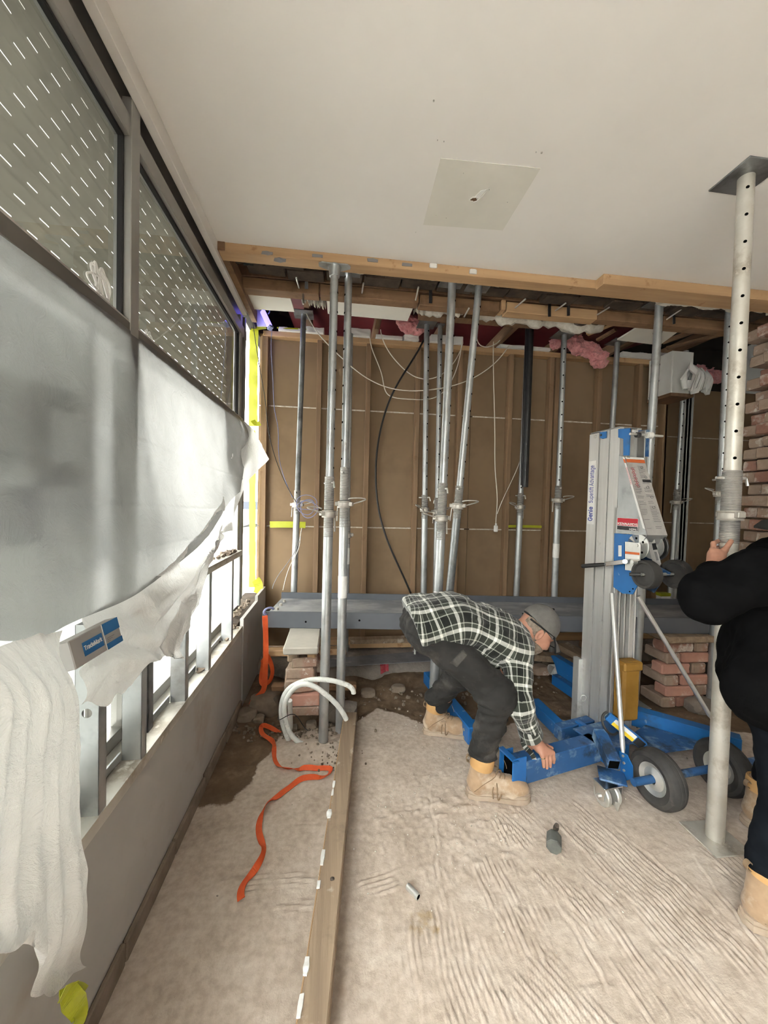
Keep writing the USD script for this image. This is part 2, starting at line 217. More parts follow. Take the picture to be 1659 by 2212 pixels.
# ------------------------------------------------------------ object helpers (world coordinates in, local out)
COUNT = {}
LOC = {}
def numbered(parent, name):
    k = (parent, name); COUNT[k] = COUNT.get(k, -1) + 1
    return name if COUNT[k] == 0 else f'{name}_{COUNT[k]:03d}'
def tagp(prim, label=None, cat=None, group=None, kind=None):
    for k, v in (('label', label), ('category', cat), ('group', group), ('kind', kind)):
        if v: prim.SetCustomDataByKey(k, v)
def thing(name, label=None, cat=None, loc=(0, 0, 0), group=None, kind=None):
    path = '/World/' + numbered('/World', name)
    x = UsdGeom.Xform.Define(stage, path); x.AddTranslateOp().Set(Gf.Vec3d(*map(float, loc)))
    LOC[path] = np.array(loc, float); tagp(x.GetPrim(), label, cat, group, kind)
    return path
def obj(name, mesh, material, parent=None, label=None, cat=None, group=None, kind=None, smooth=30, uv=None, local=False):
    """One Mesh prim; mesh is in world coordinates and is moved into its thing's frame."""
    if isinstance(mesh, list): mesh = trimesh.util.concatenate([tm(x) for x in mesh])
    mesh = tm(mesh)
    base = parent or '/World'
    path = base + '/' + numbered(base, name)
    root = '/'.join(path.split('/')[:3])
    if parent: off = LOC.get(root, np.zeros(3))
    else:
        b = mesh.bounds; off = np.array([(b[0][0] + b[1][0]) / 2, (b[0][1] + b[1][1]) / 2, b[0][2]])
        if kind in ('structure', 'stuff'): off = np.zeros(3)
        LOC[path] = off
    mesh = trimesh.Trimesh(mesh.vertices - off, mesh.faces, process=False)
    g = usdkit.mesh(stage, path, mesh, MATS[material], smooth=smooth if uv is None else True, uv=uv)
    if not parent and np.any(off): UsdGeom.Xformable(g).AddTranslateOp().Set(Gf.Vec3d(*map(float, off)))
    tagp(g.GetPrim(), label, cat, group, kind)
    return path
def tm(x):
    if isinstance(x, trimesh.Trimesh): return x
    if isinstance(x, list): return trimesh.util.concatenate([tm(y) for y in x])
    v, f, _ = meshkit.arrays(x); return trimesh.Trimesh(v, f, process=False)

def rotz(a): c, s = math.cos(a), math.sin(a); return np.array([[c, -s, 0], [s, c, 0], [0, 0, 1.0]])
def frame(x, up=(0, 0, 1)):
    """rows: unit x along the given direction, y, z close to up"""
    x = np.asarray(x, float); x = x / np.linalg.norm(x); up = np.asarray(up, float)
    if abs(x @ up) > .999 * np.linalg.norm(up): up = V(0, 1, 0)
    y = np.cross(up, x); y /= np.linalg.norm(y); return np.array([x, y, np.cross(x, y)])
def cham(lx, ly, lz, c=0.002):
    """box centred at the origin with chamfered edges"""
    c = min(c, lx * .3, ly * .3, lz * .3); x, y, z = lx / 2, ly / 2, lz / 2; P = []
    for sx in (-1, 1):
        for sy in (-1, 1):
            for sz in (-1, 1):
                P += [(sx * x, sy * (y - c), sz * (z - c)), (sx * (x - c), sy * y, sz * (z - c)), (sx * (x - c), sy * (y - c), sz * z)]
    h = trimesh.convex.convex_hull(np.array(P)); return h
def bx(lo, hi, c=0.002):
    lo, hi = np.asarray(lo, float), np.asarray(hi, float); b = cham(*(hi - lo), c); b.apply_translation((lo + hi) / 2); return b
def bar(a, b, w, h, up=(0, 0, 1), c=0.002, ext=0.0):
    """box from a to b, w across, h along up"""
    a, b = np.asarray(a, float), np.asarray(b, float); L = np.linalg.norm(b - a) + 2 * ext; F = frame(b - a, up)
    g = cham(L, w, h, c); g.vertices = g.vertices @ F + (a + b) / 2; return g
def cyl(a, b, r, n=24, r2=None):
    return tube([a, b], [r, r if r2 is None else r2], n, caps=True, sharp=True)
def tube(pts, r, n=10, caps=True, sharp=False, closed=False):
    p = np.asarray(pts, float); r = np.broadcast_to(np.asarray(r, float), (len(p),))
    t = np.gradient(p, axis=0) if len(p) > 2 else np.repeat((p[1:] - p[:1]), 2, 0)
    t = t / (np.linalg.norm(t, axis=1, keepdims=True) + 1e-12)
    u = np.cross(t[0], V(0, 0, 1) if abs(t[0][2]) < .9 else V(1, 0, 0)); u /= np.linalg.norm(u)
    rings = []; ang = np.arange(n) * 2 * math.pi / n
    for i in range(len(p)):
        u = u - t[i] * (u @ t[i]); u /= np.linalg.norm(u); w = np.cross(t[i], u)
        rings.append(p[i] + r[i] * (np.cos(ang)[:, None] * u + np.sin(ang)[:, None] * w))
    v = np.vstack(rings); f = []
    for i in range(len(p) - 1):
        for j in range(n):
            a, b = i * n + j, i * n + (j + 1) % n; f += [(a, b, b + n), (a, b + n, a + n)]
    if caps:
        v = np.vstack([v, rings[0], rings[-1], p[0], p[-1]]); k = len(p) * n
        for j in range(n):
            f.append((k + (j + 1) % n, k + j, k + 2 * n)); f.append((k + n + j, k + n + (j + 1) % n, k + 2 * n + 1))
    return trimesh.Trimesh(v, np.array(f), process=False)
def spline(pts, n=40):
    from scipy.interpolate import CubicSpline
    p = np.asarray(pts, float); d = np.r_[0, np.cumsum(np.linalg.norm(np.diff(p, axis=0), axis=1))]
    return CubicSpline(d, p)(np.linspace(0, d[-1], n))
def lathe(prof, a, axis, n=32):
    """profile [(r, h)] revolved about axis through a"""
    F = frame(axis); a = np.asarray(a, float); ang = np.arange(n) * 2 * math.pi / n; v = []
    for r, h in prof: v.append(a + F[0] * h + r * (np.cos(ang)[:, None] * F[1] + np.sin(ang)[:, None] * F[2]))
    v = np.vstack(v); f = []
    for i in range(len(prof) - 1):
        for j in range(n):
            p, q = i * n + j, i * n + (j + 1) % n; f += [(p, q, q + n), (p, q + n, p + n)]
    return trimesh.Trimesh(v, np.array(f), process=False)
def extr(poly, h, o=(0, 0, 0), ux=(1, 0, 0), uy=(0, 1, 0)):
    """shapely polygon (or points) in the plane (ux, uy) at o, extruded by h along ux x uy"""
    if not hasattr(poly, 'geoms') and not isinstance(poly, Polygon): poly = Polygon(poly)
    ux, uy = np.asarray(ux, float), np.asarray(uy, float); out = []
    for g in getattr(poly, 'geoms', [poly]):
        e = trimesh.creation.extrude_polygon(g, h, engine='earcut')
        e.vertices = np.asarray(o, float) + e.vertices[:, :1] * ux + e.vertices[:, 1:2] * uy + e.vertices[:, 2:] * np.cross(ux, uy); out.append(e)
    return trimesh.util.concatenate(out)
def put(mesh, o, ux, uy):
    ux, uy = np.asarray(ux, float), np.asarray(uy, float); v = mesh.vertices
    mesh = trimesh.Trimesh(np.asarray(o, float) + v[:, :1] * ux + v[:, 1:2] * uy + v[:, 2:] * np.cross(ux, uy), mesh.faces, process=False); return mesh
def rough_block(lo, hi, seed, amp=.006, n=2, chip=.01):
    """brick or stone: chamfered box, subdivided and worn"""
    lo, hi = np.asarray(lo, float), np.asarray(hi, float); g = cham(*(hi - lo), chip)
    g = g.subdivide_to_size(max(hi - lo) / n, max_iter=6)
    c = (lo + hi) / 2; v = g.vertices
    d = (meshkit.fbm(v * 22 + seed * 3.1, 3, seed) - .5)[:, None] * v / (np.linalg.norm(v, axis=1, keepdims=True) + 1e-9)
    g.vertices = v + d * amp * 2.2; g.apply_translation(c); return g
def turned(mesh, c, a, axis=(0, 0, 1)):
    mesh = mesh.copy(); mesh.apply_transform(trimesh.transformations.rotation_matrix(a, axis, c)); return mesh
def stone(c, r, seed, squash=(1, 1, .7)):
    g = trimesh.creation.icosphere(2, 1.0); v = g.vertices
    k = 1 + .7 * (meshkit.fbm(v * 1.6 + seed * 7.7, 3, seed) - .5)
    q = v * k[:, None]; q = np.clip(q, -.78, .78)
    g.vertices = q * r * np.asarray(squash) + np.asarray(c); return g
def band(pts, normals, w, t=.002):
    """flat strap of width w along pts; normals give the strap's face"""
    p = np.asarray(pts, float); n = np.asarray(normals, float); tg = np.gradient(p, axis=0); tg /= np.linalg.norm(tg, axis=1, keepdims=True)
    s = np.cross(tg, n); s /= np.linalg.norm(s, axis=1, keepdims=True) + 1e-9; n = np.cross(s, tg)
    rows = [p + s * w / 2 + n * t / 2, p - s * w / 2 + n * t / 2, p - s * w / 2 - n * t / 2, p + s * w / 2 - n * t / 2]
    v = np.stack(rows, 1).reshape(-1, 3); f = []
    for i in range(len(p) - 1):
        for j in range(4):
            a, b = i * 4 + j, i * 4 + (j + 1) % 4; f += [(a, b, b + 4), (a, b + 4, a + 4)]
    e = (len(p) - 1) * 4; f += [(0, 2, 1), (0, 3, 2), (e, e + 1, e + 2), (e, e + 2, e + 3)]
    return trimesh.Trimesh(v, np.array(f), process=False)
def grid_mesh(P):
    """P (n, m, 3) -> surface"""
    n, mm = P.shape[:2]; i, j = np.meshgrid(np.arange(n - 1), np.arange(mm - 1), indexing='ij'); a = i * mm + j
    q = np.stack([a, a + mm, a + mm + 1, a + 1], -1).reshape(-1, 4)
    return trimesh.Trimesh(P.reshape(-1, 3), np.vstack([q[:, [0, 1, 2]], q[:, [0, 2, 3]]]), process=False)

# signed distance bodies -> smooth meshes (surface nets on sparse blocks)
def seg(a, b, ra, rb=None):
    a, b = np.asarray(a, float), np.asarray(b, float); rb = ra if rb is None else rb; d = b - a; L = d @ d + 1e-12
    def f(p):
        t = np.clip((p - a) @ d / L, 0, 1); return np.linalg.norm(p - a - t[:, None] * d, axis=1) - (ra + (rb - ra) * t)
    return f
def ell(c, r, R=None):
    c, r = np.asarray(c, float), np.asarray(r, float); R = np.eye(3) if R is None else np.asarray(R)
    def f(p):
        q = (p - c) @ R.T; k0 = np.linalg.norm(q / r, axis=1); k1 = np.linalg.norm(q / r ** 2, axis=1); return k0 * (k0 - 1) / (k1 + 1e-9)
    return f
def rbox(c, h, r, R=None):
    c, h = np.asarray(c, float), np.asarray(h, float); R = np.eye(3) if R is None else np.asarray(R)
    def f(p):
        q = np.abs((p - c) @ R.T) - (h - r); return np.linalg.norm(np.maximum(q, 0), axis=1) + np.minimum(q.max(1), 0) - r
    return f
def smin(a, b, k):
    h = np.clip(.5 + .5 * (b - a) / k, 0, 1); return b + (a - b) * h - k * h * (1 - h)
def union(fs, k=.02):
    def f(p):
        d = fs[0](p)
        for g in fs[1:]: d = smin(d, g(p), k)
        return d
    return f
def nets(f, lo, hi, h, B=8):
    lo, hi = np.asarray(lo, float), np.asarray(hi, float); n = (np.ceil((hi - lo) / h / B).astype(int)) * B + 1; nb = (n - 1) // B
    ci = np.stack(np.meshgrid(*[np.arange(k) for k in nb], indexing='ij'), -1).reshape(-1, 3)
    dc = f(lo + (ci * B + B / 2) * h); D = np.repeat(np.repeat(np.repeat(dc.reshape(nb), B, 0), B, 1), B, 2)
    D = np.pad(D, ((0, 1),) * 3, mode='edge').astype(np.float32)
    near = ci[np.abs(dc) < B * h * 1.3]; o = np.stack(np.meshgrid(*[np.arange(B + 1)] * 3, indexing='ij'), -1).reshape(-1, 3)
    for s in range(0, len(near), 400):
        idx = (near[s:s + 400, None] * B + o[None]).reshape(-1, 3); D[idx[:, 0], idx[:, 1], idx[:, 2]] = f(lo + idx * h)
    S = D < 0; c = [S[a:S.shape[0] - 1 + a, b:S.shape[1] - 1 + b, d:S.shape[2] - 1 + d] for a in (0, 1) for b in (0, 1) for d in (0, 1)]
    cnt = sum(x.astype(np.int8) for x in c); act = np.argwhere((cnt > 0) & (cnt < 8)); ids = -np.ones(cnt.shape, int); ids[tuple(act.T)] = np.arange(len(act))
    acc, num = np.zeros((len(act), 3)), np.zeros(len(act)); corner = [(a, b, d) for a in (0, 1) for b in (0, 1) for d in (0, 1)]
    for a in range(8):
        for b in range(a + 1, 8):
            A, Bc = np.array(corner[a]), np.array(corner[b])
            if np.abs(A - Bc).sum() != 1: continue
            da, db = D[tuple((act + A).T)], D[tuple((act + Bc).T)]; cr = (da < 0) != (db < 0); t = np.where(cr, da / (da - db + 1e-20), 0)
            acc += np.where(cr[:, None], A + t[:, None] * (Bc - A), 0); num += cr
    v = lo + (act + acc / num[:, None]) * h; F = []
    for ax in range(3):
        o1, o2 = [(1, 2), (2, 0), (0, 1)][ax]; s0 = np.moveaxis(S, ax, 0); e = np.argwhere(np.moveaxis(s0[1:] != s0[:-1], 0, ax))
        ok = (e[:, o1] > 0) & (e[:, o2] > 0) & (e[:, o1] < S.shape[o1] - 1) & (e[:, o2] < S.shape[o2] - 1); e = e[ok]
        d1, d2 = np.eye(3, dtype=int)[o1], np.eye(3, dtype=int)[o2]; q = np.stack([ids[tuple((e - x).T)] for x in (0 * d1, d1, d1 + d2, d2)], 1)
        neg = S[tuple(e.T)]; q[~neg] = q[~neg][:, ::-1]; F.append(q)
    q = np.vstack(F); q = q[(q >= 0).all(1)]
    return trimesh.Trimesh(v, np.vstack([q[:, [0, 1, 2]], q[:, [0, 2, 3]]]), process=False)
def taubin(mesh, it=6):
    m_ = mesh.copy(); trimesh.smoothing.filter_taubin(m_, iterations=it); return m_

# ============================================================ SETTING
H = 2.76
# floor: one height field; tile adhesive combed with a notched trowel, seams of lifted tiles, earth beyond the slab
def axis_steps(parts): return np.unique(np.round(np.concatenate([np.arange(a, b, s) for a, b, s in parts]), 5))
fx = axis_steps([(-0.76, -0.62, .02), (-0.62, 2.25, .0065), (2.25, 5.3, .05)])
fy = axis_steps([(-3.3, .8, .1), (.8, 2.45, .0065), (2.45, 3.6, .014), (3.6, 4.7, .1)])
GX, GY = np.meshgrid(fx, fy, indexing='ij'); gp = np.stack([GX.ravel(), GY.ravel(), np.zeros(GX.size)], 1)
z = (meshkit.fbm(gp * V(3, 3, 1), 4, 3) - .5) * .010 + (meshkit.fbm(gp * V(28, 28, 1), 3, 5) - .5) * .0045
earth_px = [(300, 1760), (430, 1742), (500, 1732), (545, 1690), (560, 1650), (590, 1625), (604, 1590), (700, 1572), (770, 1560), (815, 1530), (850, 1538), (910, 1562), (1000, 1578), (1100, 1565), (1165, 1538), (1250, 1565), (1400, 1550), (1659, 1590)]
ep = [tuple(onz(*p)[:2]) for p in earth_px] + [(6.0, 2.2), (6.0, 5.0), (-.9, 5.0), (-.9, 1.8)]
EP = Polygon(ep).buffer(0)
import shapely
far = gp[:, 1] > 1.35; pts = shapely.points(gp[far, :2]); sd = shapely.distance(EP.exterior, pts); sd = np.where(shapely.contains(EP, pts), sd, -sd)
earth = np.zeros(len(gp)); earth[far] = np.clip(.5 + sd / .10, 0, 1)
deep = np.zeros(len(gp)); deep[far] = np.clip(sd / .05, 0, 1) * (gp[far, 1] > 2.02)
z += deep * (-.016 + (meshkit.fbm(gp * V(7, 7, 1), 4, 11) - .5) * .045)
screed = 1 - earth
def comb(cx, cy, a, L, Wd, pitch=.019, amp=.0078, bend=0.0, seed=0):
    """a patch of trowel ridges: centre on the floor, direction a (radians), length, width"""
    global z
    dx, dy = gp[:, 0] - cx, gp[:, 1] - cy; u = dx * math.cos(a) + dy * math.sin(a); v = -dx * math.sin(a) + dy * math.cos(a) + bend * u * u
    k = np.clip((L / 2 - np.abs(u) + .02 * np.sin(v * 90 + seed)) / .02, 0, 1) * np.clip((Wd / 2 - np.abs(v)) / .008, 0, 1)
    worn = np.clip(meshkit.fbm(np.stack([u * 9, v * 22, np.full_like(u, seed)], 1), 3, seed) * 4.2 - 1.75, 0, 1)
    ph = (v / pitch + .12 * np.sin(u * 31 + seed)); r = np.abs((ph % 1) - .5) * 2
    z = np.where((k > 0) & (screed > .4), z + k * worn * amp * (np.clip(1.25 - 1.5 * r, 0, 1) - .3), z)
crng = np.random.default_rng(4)
def comb_px(x, y, x2, y2, L, Wd, **k):
    p, q = onz(x, y), onz(x2, y2); comb(p[0], p[1], math.atan2(q[1] - p[1], q[0] - p[0]), L, Wd, **k)
for i, c in enumerate([(1150, 1800, 1180, 1830, .30, .22), (1260, 1790, 1310, 1835, .24, .20), (1250, 1925, 1300, 1975, .24, .22), (1390, 1905, 1440, 1950, .36, .24), (1100, 1925, 1130, 1985, .26, .2),
                       (1130, 2020, 1150, 2060, .16, .16), (1330, 2040, 1380, 2110, .34, .12), (1470, 1980, 1510, 2020, .2, .3), (1600, 1900, 1640, 1930, .18, .24), (1560, 1990, 1600, 2030, .28, .2), (1370, 1720, 1400, 1740, .14, .3),
                       (650, 1845, 700, 1845, .12, .30), (640, 1930, 700, 1928, .12, .16), (540, 1720, 528, 1740, .14, .14), (950, 2040, 956, 2080, .16, .2), (1020, 2120, 1035, 2160, .2, .22), (900, 2075, 905, 2110, .14, .14),
                       (950, 1930, 960, 1960, .14, .18), (1200, 2180, 1240, 2230, .22, .25), (1480, 2150, 1520, 2200, .2, .22), (820, 1900, 850, 1890, .14, .12), (1080, 1790, 1095, 1820, .16, .13), (630, 1640, 631, 1660, .1, .14), (560, 1900, 600, 1898, .1, .12), (1560, 1850, 1590, 1875, .12, .14), (760, 1790, 770, 1800, .08, .1)]):
    comb_px(*c, seed=i, bend=crng.uniform(-.3, .3))
for i in range(14):
    cx, cy = crng.uniform(-.4, 2.3), crng.uniform(.85, 2.1); comb(cx, cy, crng.choice([-1.0, -.95, -.7, -1.3, 0.1, -1.1]) + crng.normal() * .1, crng.uniform(.08, .2), crng.uniform(.06, .16), amp=.0026, bend=crng.uniform(-.6, .6), seed=50 + i)
for (x, y, x2, y2) in [(1170, 1880, 1310, 2140), (1030, 2050, 1050, 2212), (1500, 1850, 1659, 2080), (1300, 1760, 1480, 1920), (900, 2070, 920, 2212), (1330, 2130, 1250, 2135), (930, 1700, 950, 1900)]:
    p, q = onz(x, y)[:2], onz(x2, y2)[:2]; d = q - p; L = np.linalg.norm(d); d /= L; u = (gp[:, :2] - p) @ d; v = (gp[:, :2] - p) @ V(-d[1], d[0]) + .008 * np.sin(u * 17) + .004 * np.sin(u * 53)
    z += np.where((u > 0) & (u < L), (.0035 * np.exp(-((v - .004) / .005) ** 2) - .004 * np.exp(-((v + .003) / .0045) ** 2)) * (.3 + 1.2 * meshkit.noise(np.stack([u * 14, v * 0, v * 0], 1), 3)), 0) * screed
blob = meshkit.fbm(gp * V(34, 34, 1), 3, 21); zone = np.clip(1 - ((gp[:, 0] - .55) / .55) ** 2 - ((gp[:, 1] - 1.62) / .42) ** 2, 0, 1)
z += np.clip(blob - .55, 0, 1) * zone * .026 * screed
mound = onz(690, 1620); z += .035 * np.exp(-(((gp[:, 0] - mound[0]) / .22) ** 2 + ((gp[:, 1] - mound[1]) / .11) ** 2)) * (.7 + .6 * meshkit.fbm(gp * V(22, 22, 1), 3, 8))
sc = onz(915, 1992); stain = np.clip(1.0 - np.maximum(np.abs(gp[:, 0] - sc[0]) / .085, np.abs(gp[:, 1] - sc[1]) / .06) - .25 * meshkit.fbm(gp * 40, 2, 9), 0, .33) * 1.6
FZ = z.reshape(GX.shape)
fm = grid_mesh(np.stack([GX, GY, FZ], -1)); fpath = obj('floor', fm, 'floor_screed', kind='structure', smooth=True, label='pale dusty floor combed with old tile adhesive, brown earth at the back', cat='floor')
for nm, val in (('earth', earth), ('stain', stain)):
    UsdGeom.PrimvarsAPI(stage.GetPrimAtPath(fpath)).CreatePrimvar(nm, Sdf.ValueTypeNames.FloatArray, 'vertex').Set(Vt.FloatArray.FromNumpy(val.astype(np.float32)))
def fz(x, y):
    i = int(np.clip(np.searchsorted(fx, x), 1, len(fx) - 1)); j = int(np.clip(np.searchsorted(fy, y), 1, len(fy) - 1)); return float(FZ[i - 1:i + 1, j - 1:j + 1].mean())

# ceiling with a square patch, a torn hole and stray marks
cpath = thing('ceiling', 'flat painted plasterboard ceiling with a square patch', 'ceiling', kind='structure')
obj('ceiling_board', bx((-.672, -3.3, H), (5.2, 2.205, H + .012), .001), 'ceiling_paint', cpath)
pc = [onz(*p, z=H) for p in [(952, 341), (1168, 363), (1086, 497), (914, 485)]]
obj('patch', extr([tuple(p[:2]) for p in pc], .0018, (0, 0, H - .0018)), 'patch_plaster', cpath, label='square of duller filler around a torn hole')
hc = onz(1024, 429, z=H); a = np.linspace(0, 2 * math.pi, 15)[:-1]
hp = [(hc[0] + .016 * math.cos(t) * (1 + .25 * math.sin(3 * t)), hc[1] + .011 * math.sin(t) * (1 + .2 * math.cos(5 * t))) for t in a]
ring = Polygon(hp).buffer(.003).difference(Polygon(hp))
obj('torn_hole', [extr(Polygon(hp), .0006, (0, 0, H - .0026))], 'dark_timber', cpath)
obj('torn_paper', [extr(ring, .004, (0, 0, H - .006)), tube([hc + V(.014, .008, -.004), hc + V(.03, -.03, -.007), hc + V(.042, -.075, -.004)], [.0022, .0015, .0008], 6)], 'white_plaster', cpath)
obj('flap', extr([(hc[0] - .002, hc[1] - .012), (hc[0] + .02, hc[1] - .01), (hc[0] + .034, hc[1] - .06), (hc[0] + .012, hc[1] - .05)], .002, (0, 0, H - .0042)), 'sticker_white', cpath)
for (x, y, r) in [(937, 217, .003), (945, 302, .002), (959, 305, .002), (1170, 329, .004), (1158, 328, .002), (1001, 373, .002), (1096, 436, .002), (964, 470, .002), (942, 464, .0015), (1057, 409, .002), (898, 501, .0015)]:
    p = onz(x, y, z=H); obj('nail_head', cyl(p + V(0, 0, -.003), p, r, 8), 'cast_steel', cpath)

# left wall: low dado wall, sill track, window frame, panes
XD, XF, XG = -.600, -.703, -.737
wl = thing('wall_left', 'low painted wall under the shop window', 'wall', kind='structure')
obj('dado_board', bx((XD - .014, -3.3, 0), (XD - .002, 2.60, .512), .001), 'dado_paint', wl)
obj('dado_core', bx((-.74, -3.3, 0), (XD - .016, 2.60, .50), .001), 'concrete_old', wl)
obj('sill_track', [bx((-.735, -3.3, .535), (XD, 2.60, .540), .0005), bx((XD - .002, -3.3, .505), (XD + .001, 2.60, .541), .0004)], 'galv_dusty', wl)
obj('dado_board', bx((XD - .020, 2.612, 0), (XD + .004, 3.08, .585), .001), 'dado_paint', wl)
obj('dado_board', bx((XD - .022, 3.09, 0), (XD, 3.42, .62), .001), 'dado_paint', wl)
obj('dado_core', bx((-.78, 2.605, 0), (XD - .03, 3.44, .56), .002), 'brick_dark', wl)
sk = [bx((XD - .002, y, 0), (XD + .010 + .006 * crng.random(), y + .34, .055 + .02 * crng.random()), .004) for y in np.arange(-.2, 2.5, .345)]
obj('mortar_strip', [rough_block(s.bounds[0], s.bounds[1], i, .002, 10) for i, s in enumerate(sk)], 'stone_rubble', wl)
wf = thing('window_1', 'bronze framed shop window with a deep transom and tall mullion', 'window', kind='structure')
TZ0, TZ1, HZ = 1.915, 1.975, 2.572
obj('transom', [bx((XG - .02, -3.3, TZ0), (XF, 3.02, TZ1 - .012)), bx((XG, -3.3, TZ1 - .012), (XF - .03, 3.02, TZ1))], 'frame_bronze', wf)
obj('transom_bead', bx((XF - .03, -3.3, TZ1 - .012), (XF - .004, 3.02, TZ1 - .004), .001), 'alu', wf)
obj('head_rail', bx((XG - .02, -3.3, HZ), (XF - .004, 3.05, 2.640)), 'frame_alu', wf)
obj('head_cover', bx((XG - .02, -3.3, 2.642), (XG + .006, 3.05, 2.76), .0005), 'frame_bronze', wf)
for y in (-2.6, -1.24, .12, 1.402):
    obj('mullion', bx((XG - .02, y, .58), (XF + .002, y + .055, 2.70)), 'frame_alu', wf)
obj('end_post', bx((XG - .02, 2.985, .62), (XF, 3.02, 2.72)), 'frame_bronze', wf)
obj('end_post', bx((XG - .02, 2.90, .62), (XF - .01, 2.955, 2.70)), 'frame_alu', wf)
obj('sill_rail', bx((XG - .02, -3.3, .54), (XG + .02, 3.02, .585)), 'frame_alu', wf)
edges = [-3.3, -2.6, -1.24, .12, 1.402, 2.90]
for k in range(5):
    y0, y1 = edges[k] + (.055 if k else 0), edges[k + 1]
    g = .011
    obj('gasket', [bx((XG - .004, y0, HZ - g), (XG + .014, y1, HZ)), bx((XG - .004, y1 - g, TZ1), (XG + .014, y1, HZ)), bx((XG - .004, y0, TZ1), (XG + .014, y0 + g, HZ)), bx((XG - .004, y0, TZ1), (XG + .014, y1, TZ1 + .004))], 'gasket', wf)
    obj('upper_pane', grid_mesh(np.array([[V(XG, y0, TZ1), V(XG, y0, HZ)], [V(XG, y1, TZ1), V(XG, y1, HZ)]])), 'window_glass', wf, smooth=False)
    obj('lower_pane', grid_mesh(np.array([[V(XG, y0, .60), V(XG, y0, TZ0)], [V(XG, y1, .60), V(XG, y1, TZ0)]])), 'dusty_glass' if k > 2 else 'window_glass', wf, smooth=False)
# white scroll painted in the corner of the near upper pane, another in the next
def scroll(x, y, s):
    c = onx(x, y, XG + .004); t = np.linspace(0, 1, 140); out = []
    for k, (a0, ph, sx, sz) in enumerate([(2.0, 0, 1, 1), (3.0, 1.2, .8, 1.25), (1.5, 2.2, 1.2, .6)]):
        th = t * 2 * math.pi * 1.5
        out.append(tube(np.stack([np.full_like(t, c[0]), c[1] + s * sx * (np.sin(th * 1.0 + ph) * .8 + .35 * np.sin(2 * th)), c[2] + s * sz * (np.cos(th * a0 / 1.5 + ph) * .9)], 1), s * .075, 5))
    return out
obj('painted_scroll', scroll(218, 617, .048), 'sticker_white', wf); obj('painted_scroll', scroll(322, 735, .03), 'sticker_white', wf)
tr = thing('trim_1', 'white plaster edge where the ceiling meets the window', 'trim', kind='structure')
obj('edge_bead', bx((-.702, -3.3, 2.692), (-.668, 2.9, 2.775), .002), 'ceiling_paint', tr)
t2_ = thing('trim_2', 'brown timber packer along the window head beyond the ceiling', 'trim', kind='structure')
obj('packer', bx((-.668, 2.2, 2.715), (-.63, 3.05, 2.80), .002), 'old_pine', t2_)

# upstand of galvanised studs on the sill
sf = thing('wall_stud_frame', 'low frame of galvanised steel studs standing on the sill track', 'frame', kind='structure')
def cstud(y, z0, z1, hole=None, x0=-.660, x1=-.602, t=.0016, fl=.034):
    web = sbox(x0, z0, x1, z1)
    if hole: web = web.difference(Point((x0 + x1) / 2, hole).buffer(.0125, 8))
    w = extr(web, t, (0, y + t, 0), (1, 0, 0), (0, 0, 1))
    return [w, bx((x1 - t, y, z0), (x1, y + fl, z1), .0003), bx((x0, y, z0), (x0 + t, y + fl, z1), .0003), bx((x1 - .008, y + fl - t, z0), (x1, y + fl, z1), .0003)]
ystud = [onx(x, 1500, -.602)[1] for x in (214, 306, 400, 450, 498)]
SB, STP = .541, 1.045
obj('head_track', [bx((-.668, 1.2, STP), (-.597, 2.555, STP + .003), .0005), bx((-.600, 1.2, STP - .028), (-.597, 2.555, STP + .003), .0005), bx((-.668, 1.2, STP - .028), (-.665, 2.555, STP + .003), .0005)], 'galv_dusty', sf)
for i, y in enumerate(ystud):
    hz = {0: onx(198, 1526, -.64)[2], 4: onx(489.5, 1294, -.64)[2]}.get(i)
    obj('steel_stud', cstud(y, SB, STP, hz), 'galv', sf)
for y in (-.35, .25, .62): obj('steel_stud', cstud(y, SB, STP), 'galv', sf)
obj('steel_stud', cstud(2.515, .70, STP), 'galv', sf, label='end stud cut off above the sill')
obj('steel_stud', cstud(ystud[1] + .045, .60, STP, x0=-.635), 'galv_dark', sf, label='short dark stud cut off above the sill')
for (y0, y1) in ((.62, ystud[0]), (ystud[0], ystud[1]), (ystud[1], ystud[2]), (ystud[2], ystud[3]), (ystud[3], ystud[4])):
    obj('glass_bead', [bx((-.668, y0 + .03, .542), (-.661, y1, .568), .001)], 'galv', sf)

# back wall: brown paper backs of plasterboard behind pine studs
YB, WT = 3.45, 2.83
wb = thing('wall_back', 'brown paper backs of plasterboard behind a pine stud frame', 'wall', kind='structure')
zj = [ony(760, 1139, YB + .07)[2], ony(760, 886, YB + .07)[2]]
rows = [(.06, zj[0] - .004), (zj[0] + .004, zj[1] - .004), (zj[1] + .004, WT)]
for r, (za, zb) in enumerate(rows):
    for (xa, xb) in ((-.70, 1.23), (1.235, 3.22)):
        obj('board', bx((xa, YB + .07, za), (xb, YB + .082, zb), .001), 'board_back', wb)
for zc in zj:
    for k, (xa, xb) in enumerate(((-.6, 1.2), (1.25, 3.2))): obj('joint', rough_block((xa, YB + .066, zc - .006), (xb, YB + .0695, zc + .006), k + 3, .003, 30, .001), 'joint_white', wb)
for i, px in enumerate((568, 686, 792, 899, 990, 1099, 1186, 1198, 1290, 1377, 1434)):
    x = ony(px, 1000, YB)[0]; w = .042 if px not in (568,) else .052
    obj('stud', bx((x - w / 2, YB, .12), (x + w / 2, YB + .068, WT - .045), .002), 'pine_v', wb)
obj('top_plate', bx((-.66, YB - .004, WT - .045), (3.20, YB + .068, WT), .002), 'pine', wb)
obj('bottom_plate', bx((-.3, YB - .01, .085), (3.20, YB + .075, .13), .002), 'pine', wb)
w2 = thing('wall_back_right', 'darker board-backed wall set further back on the right', 'wall', kind='structure')
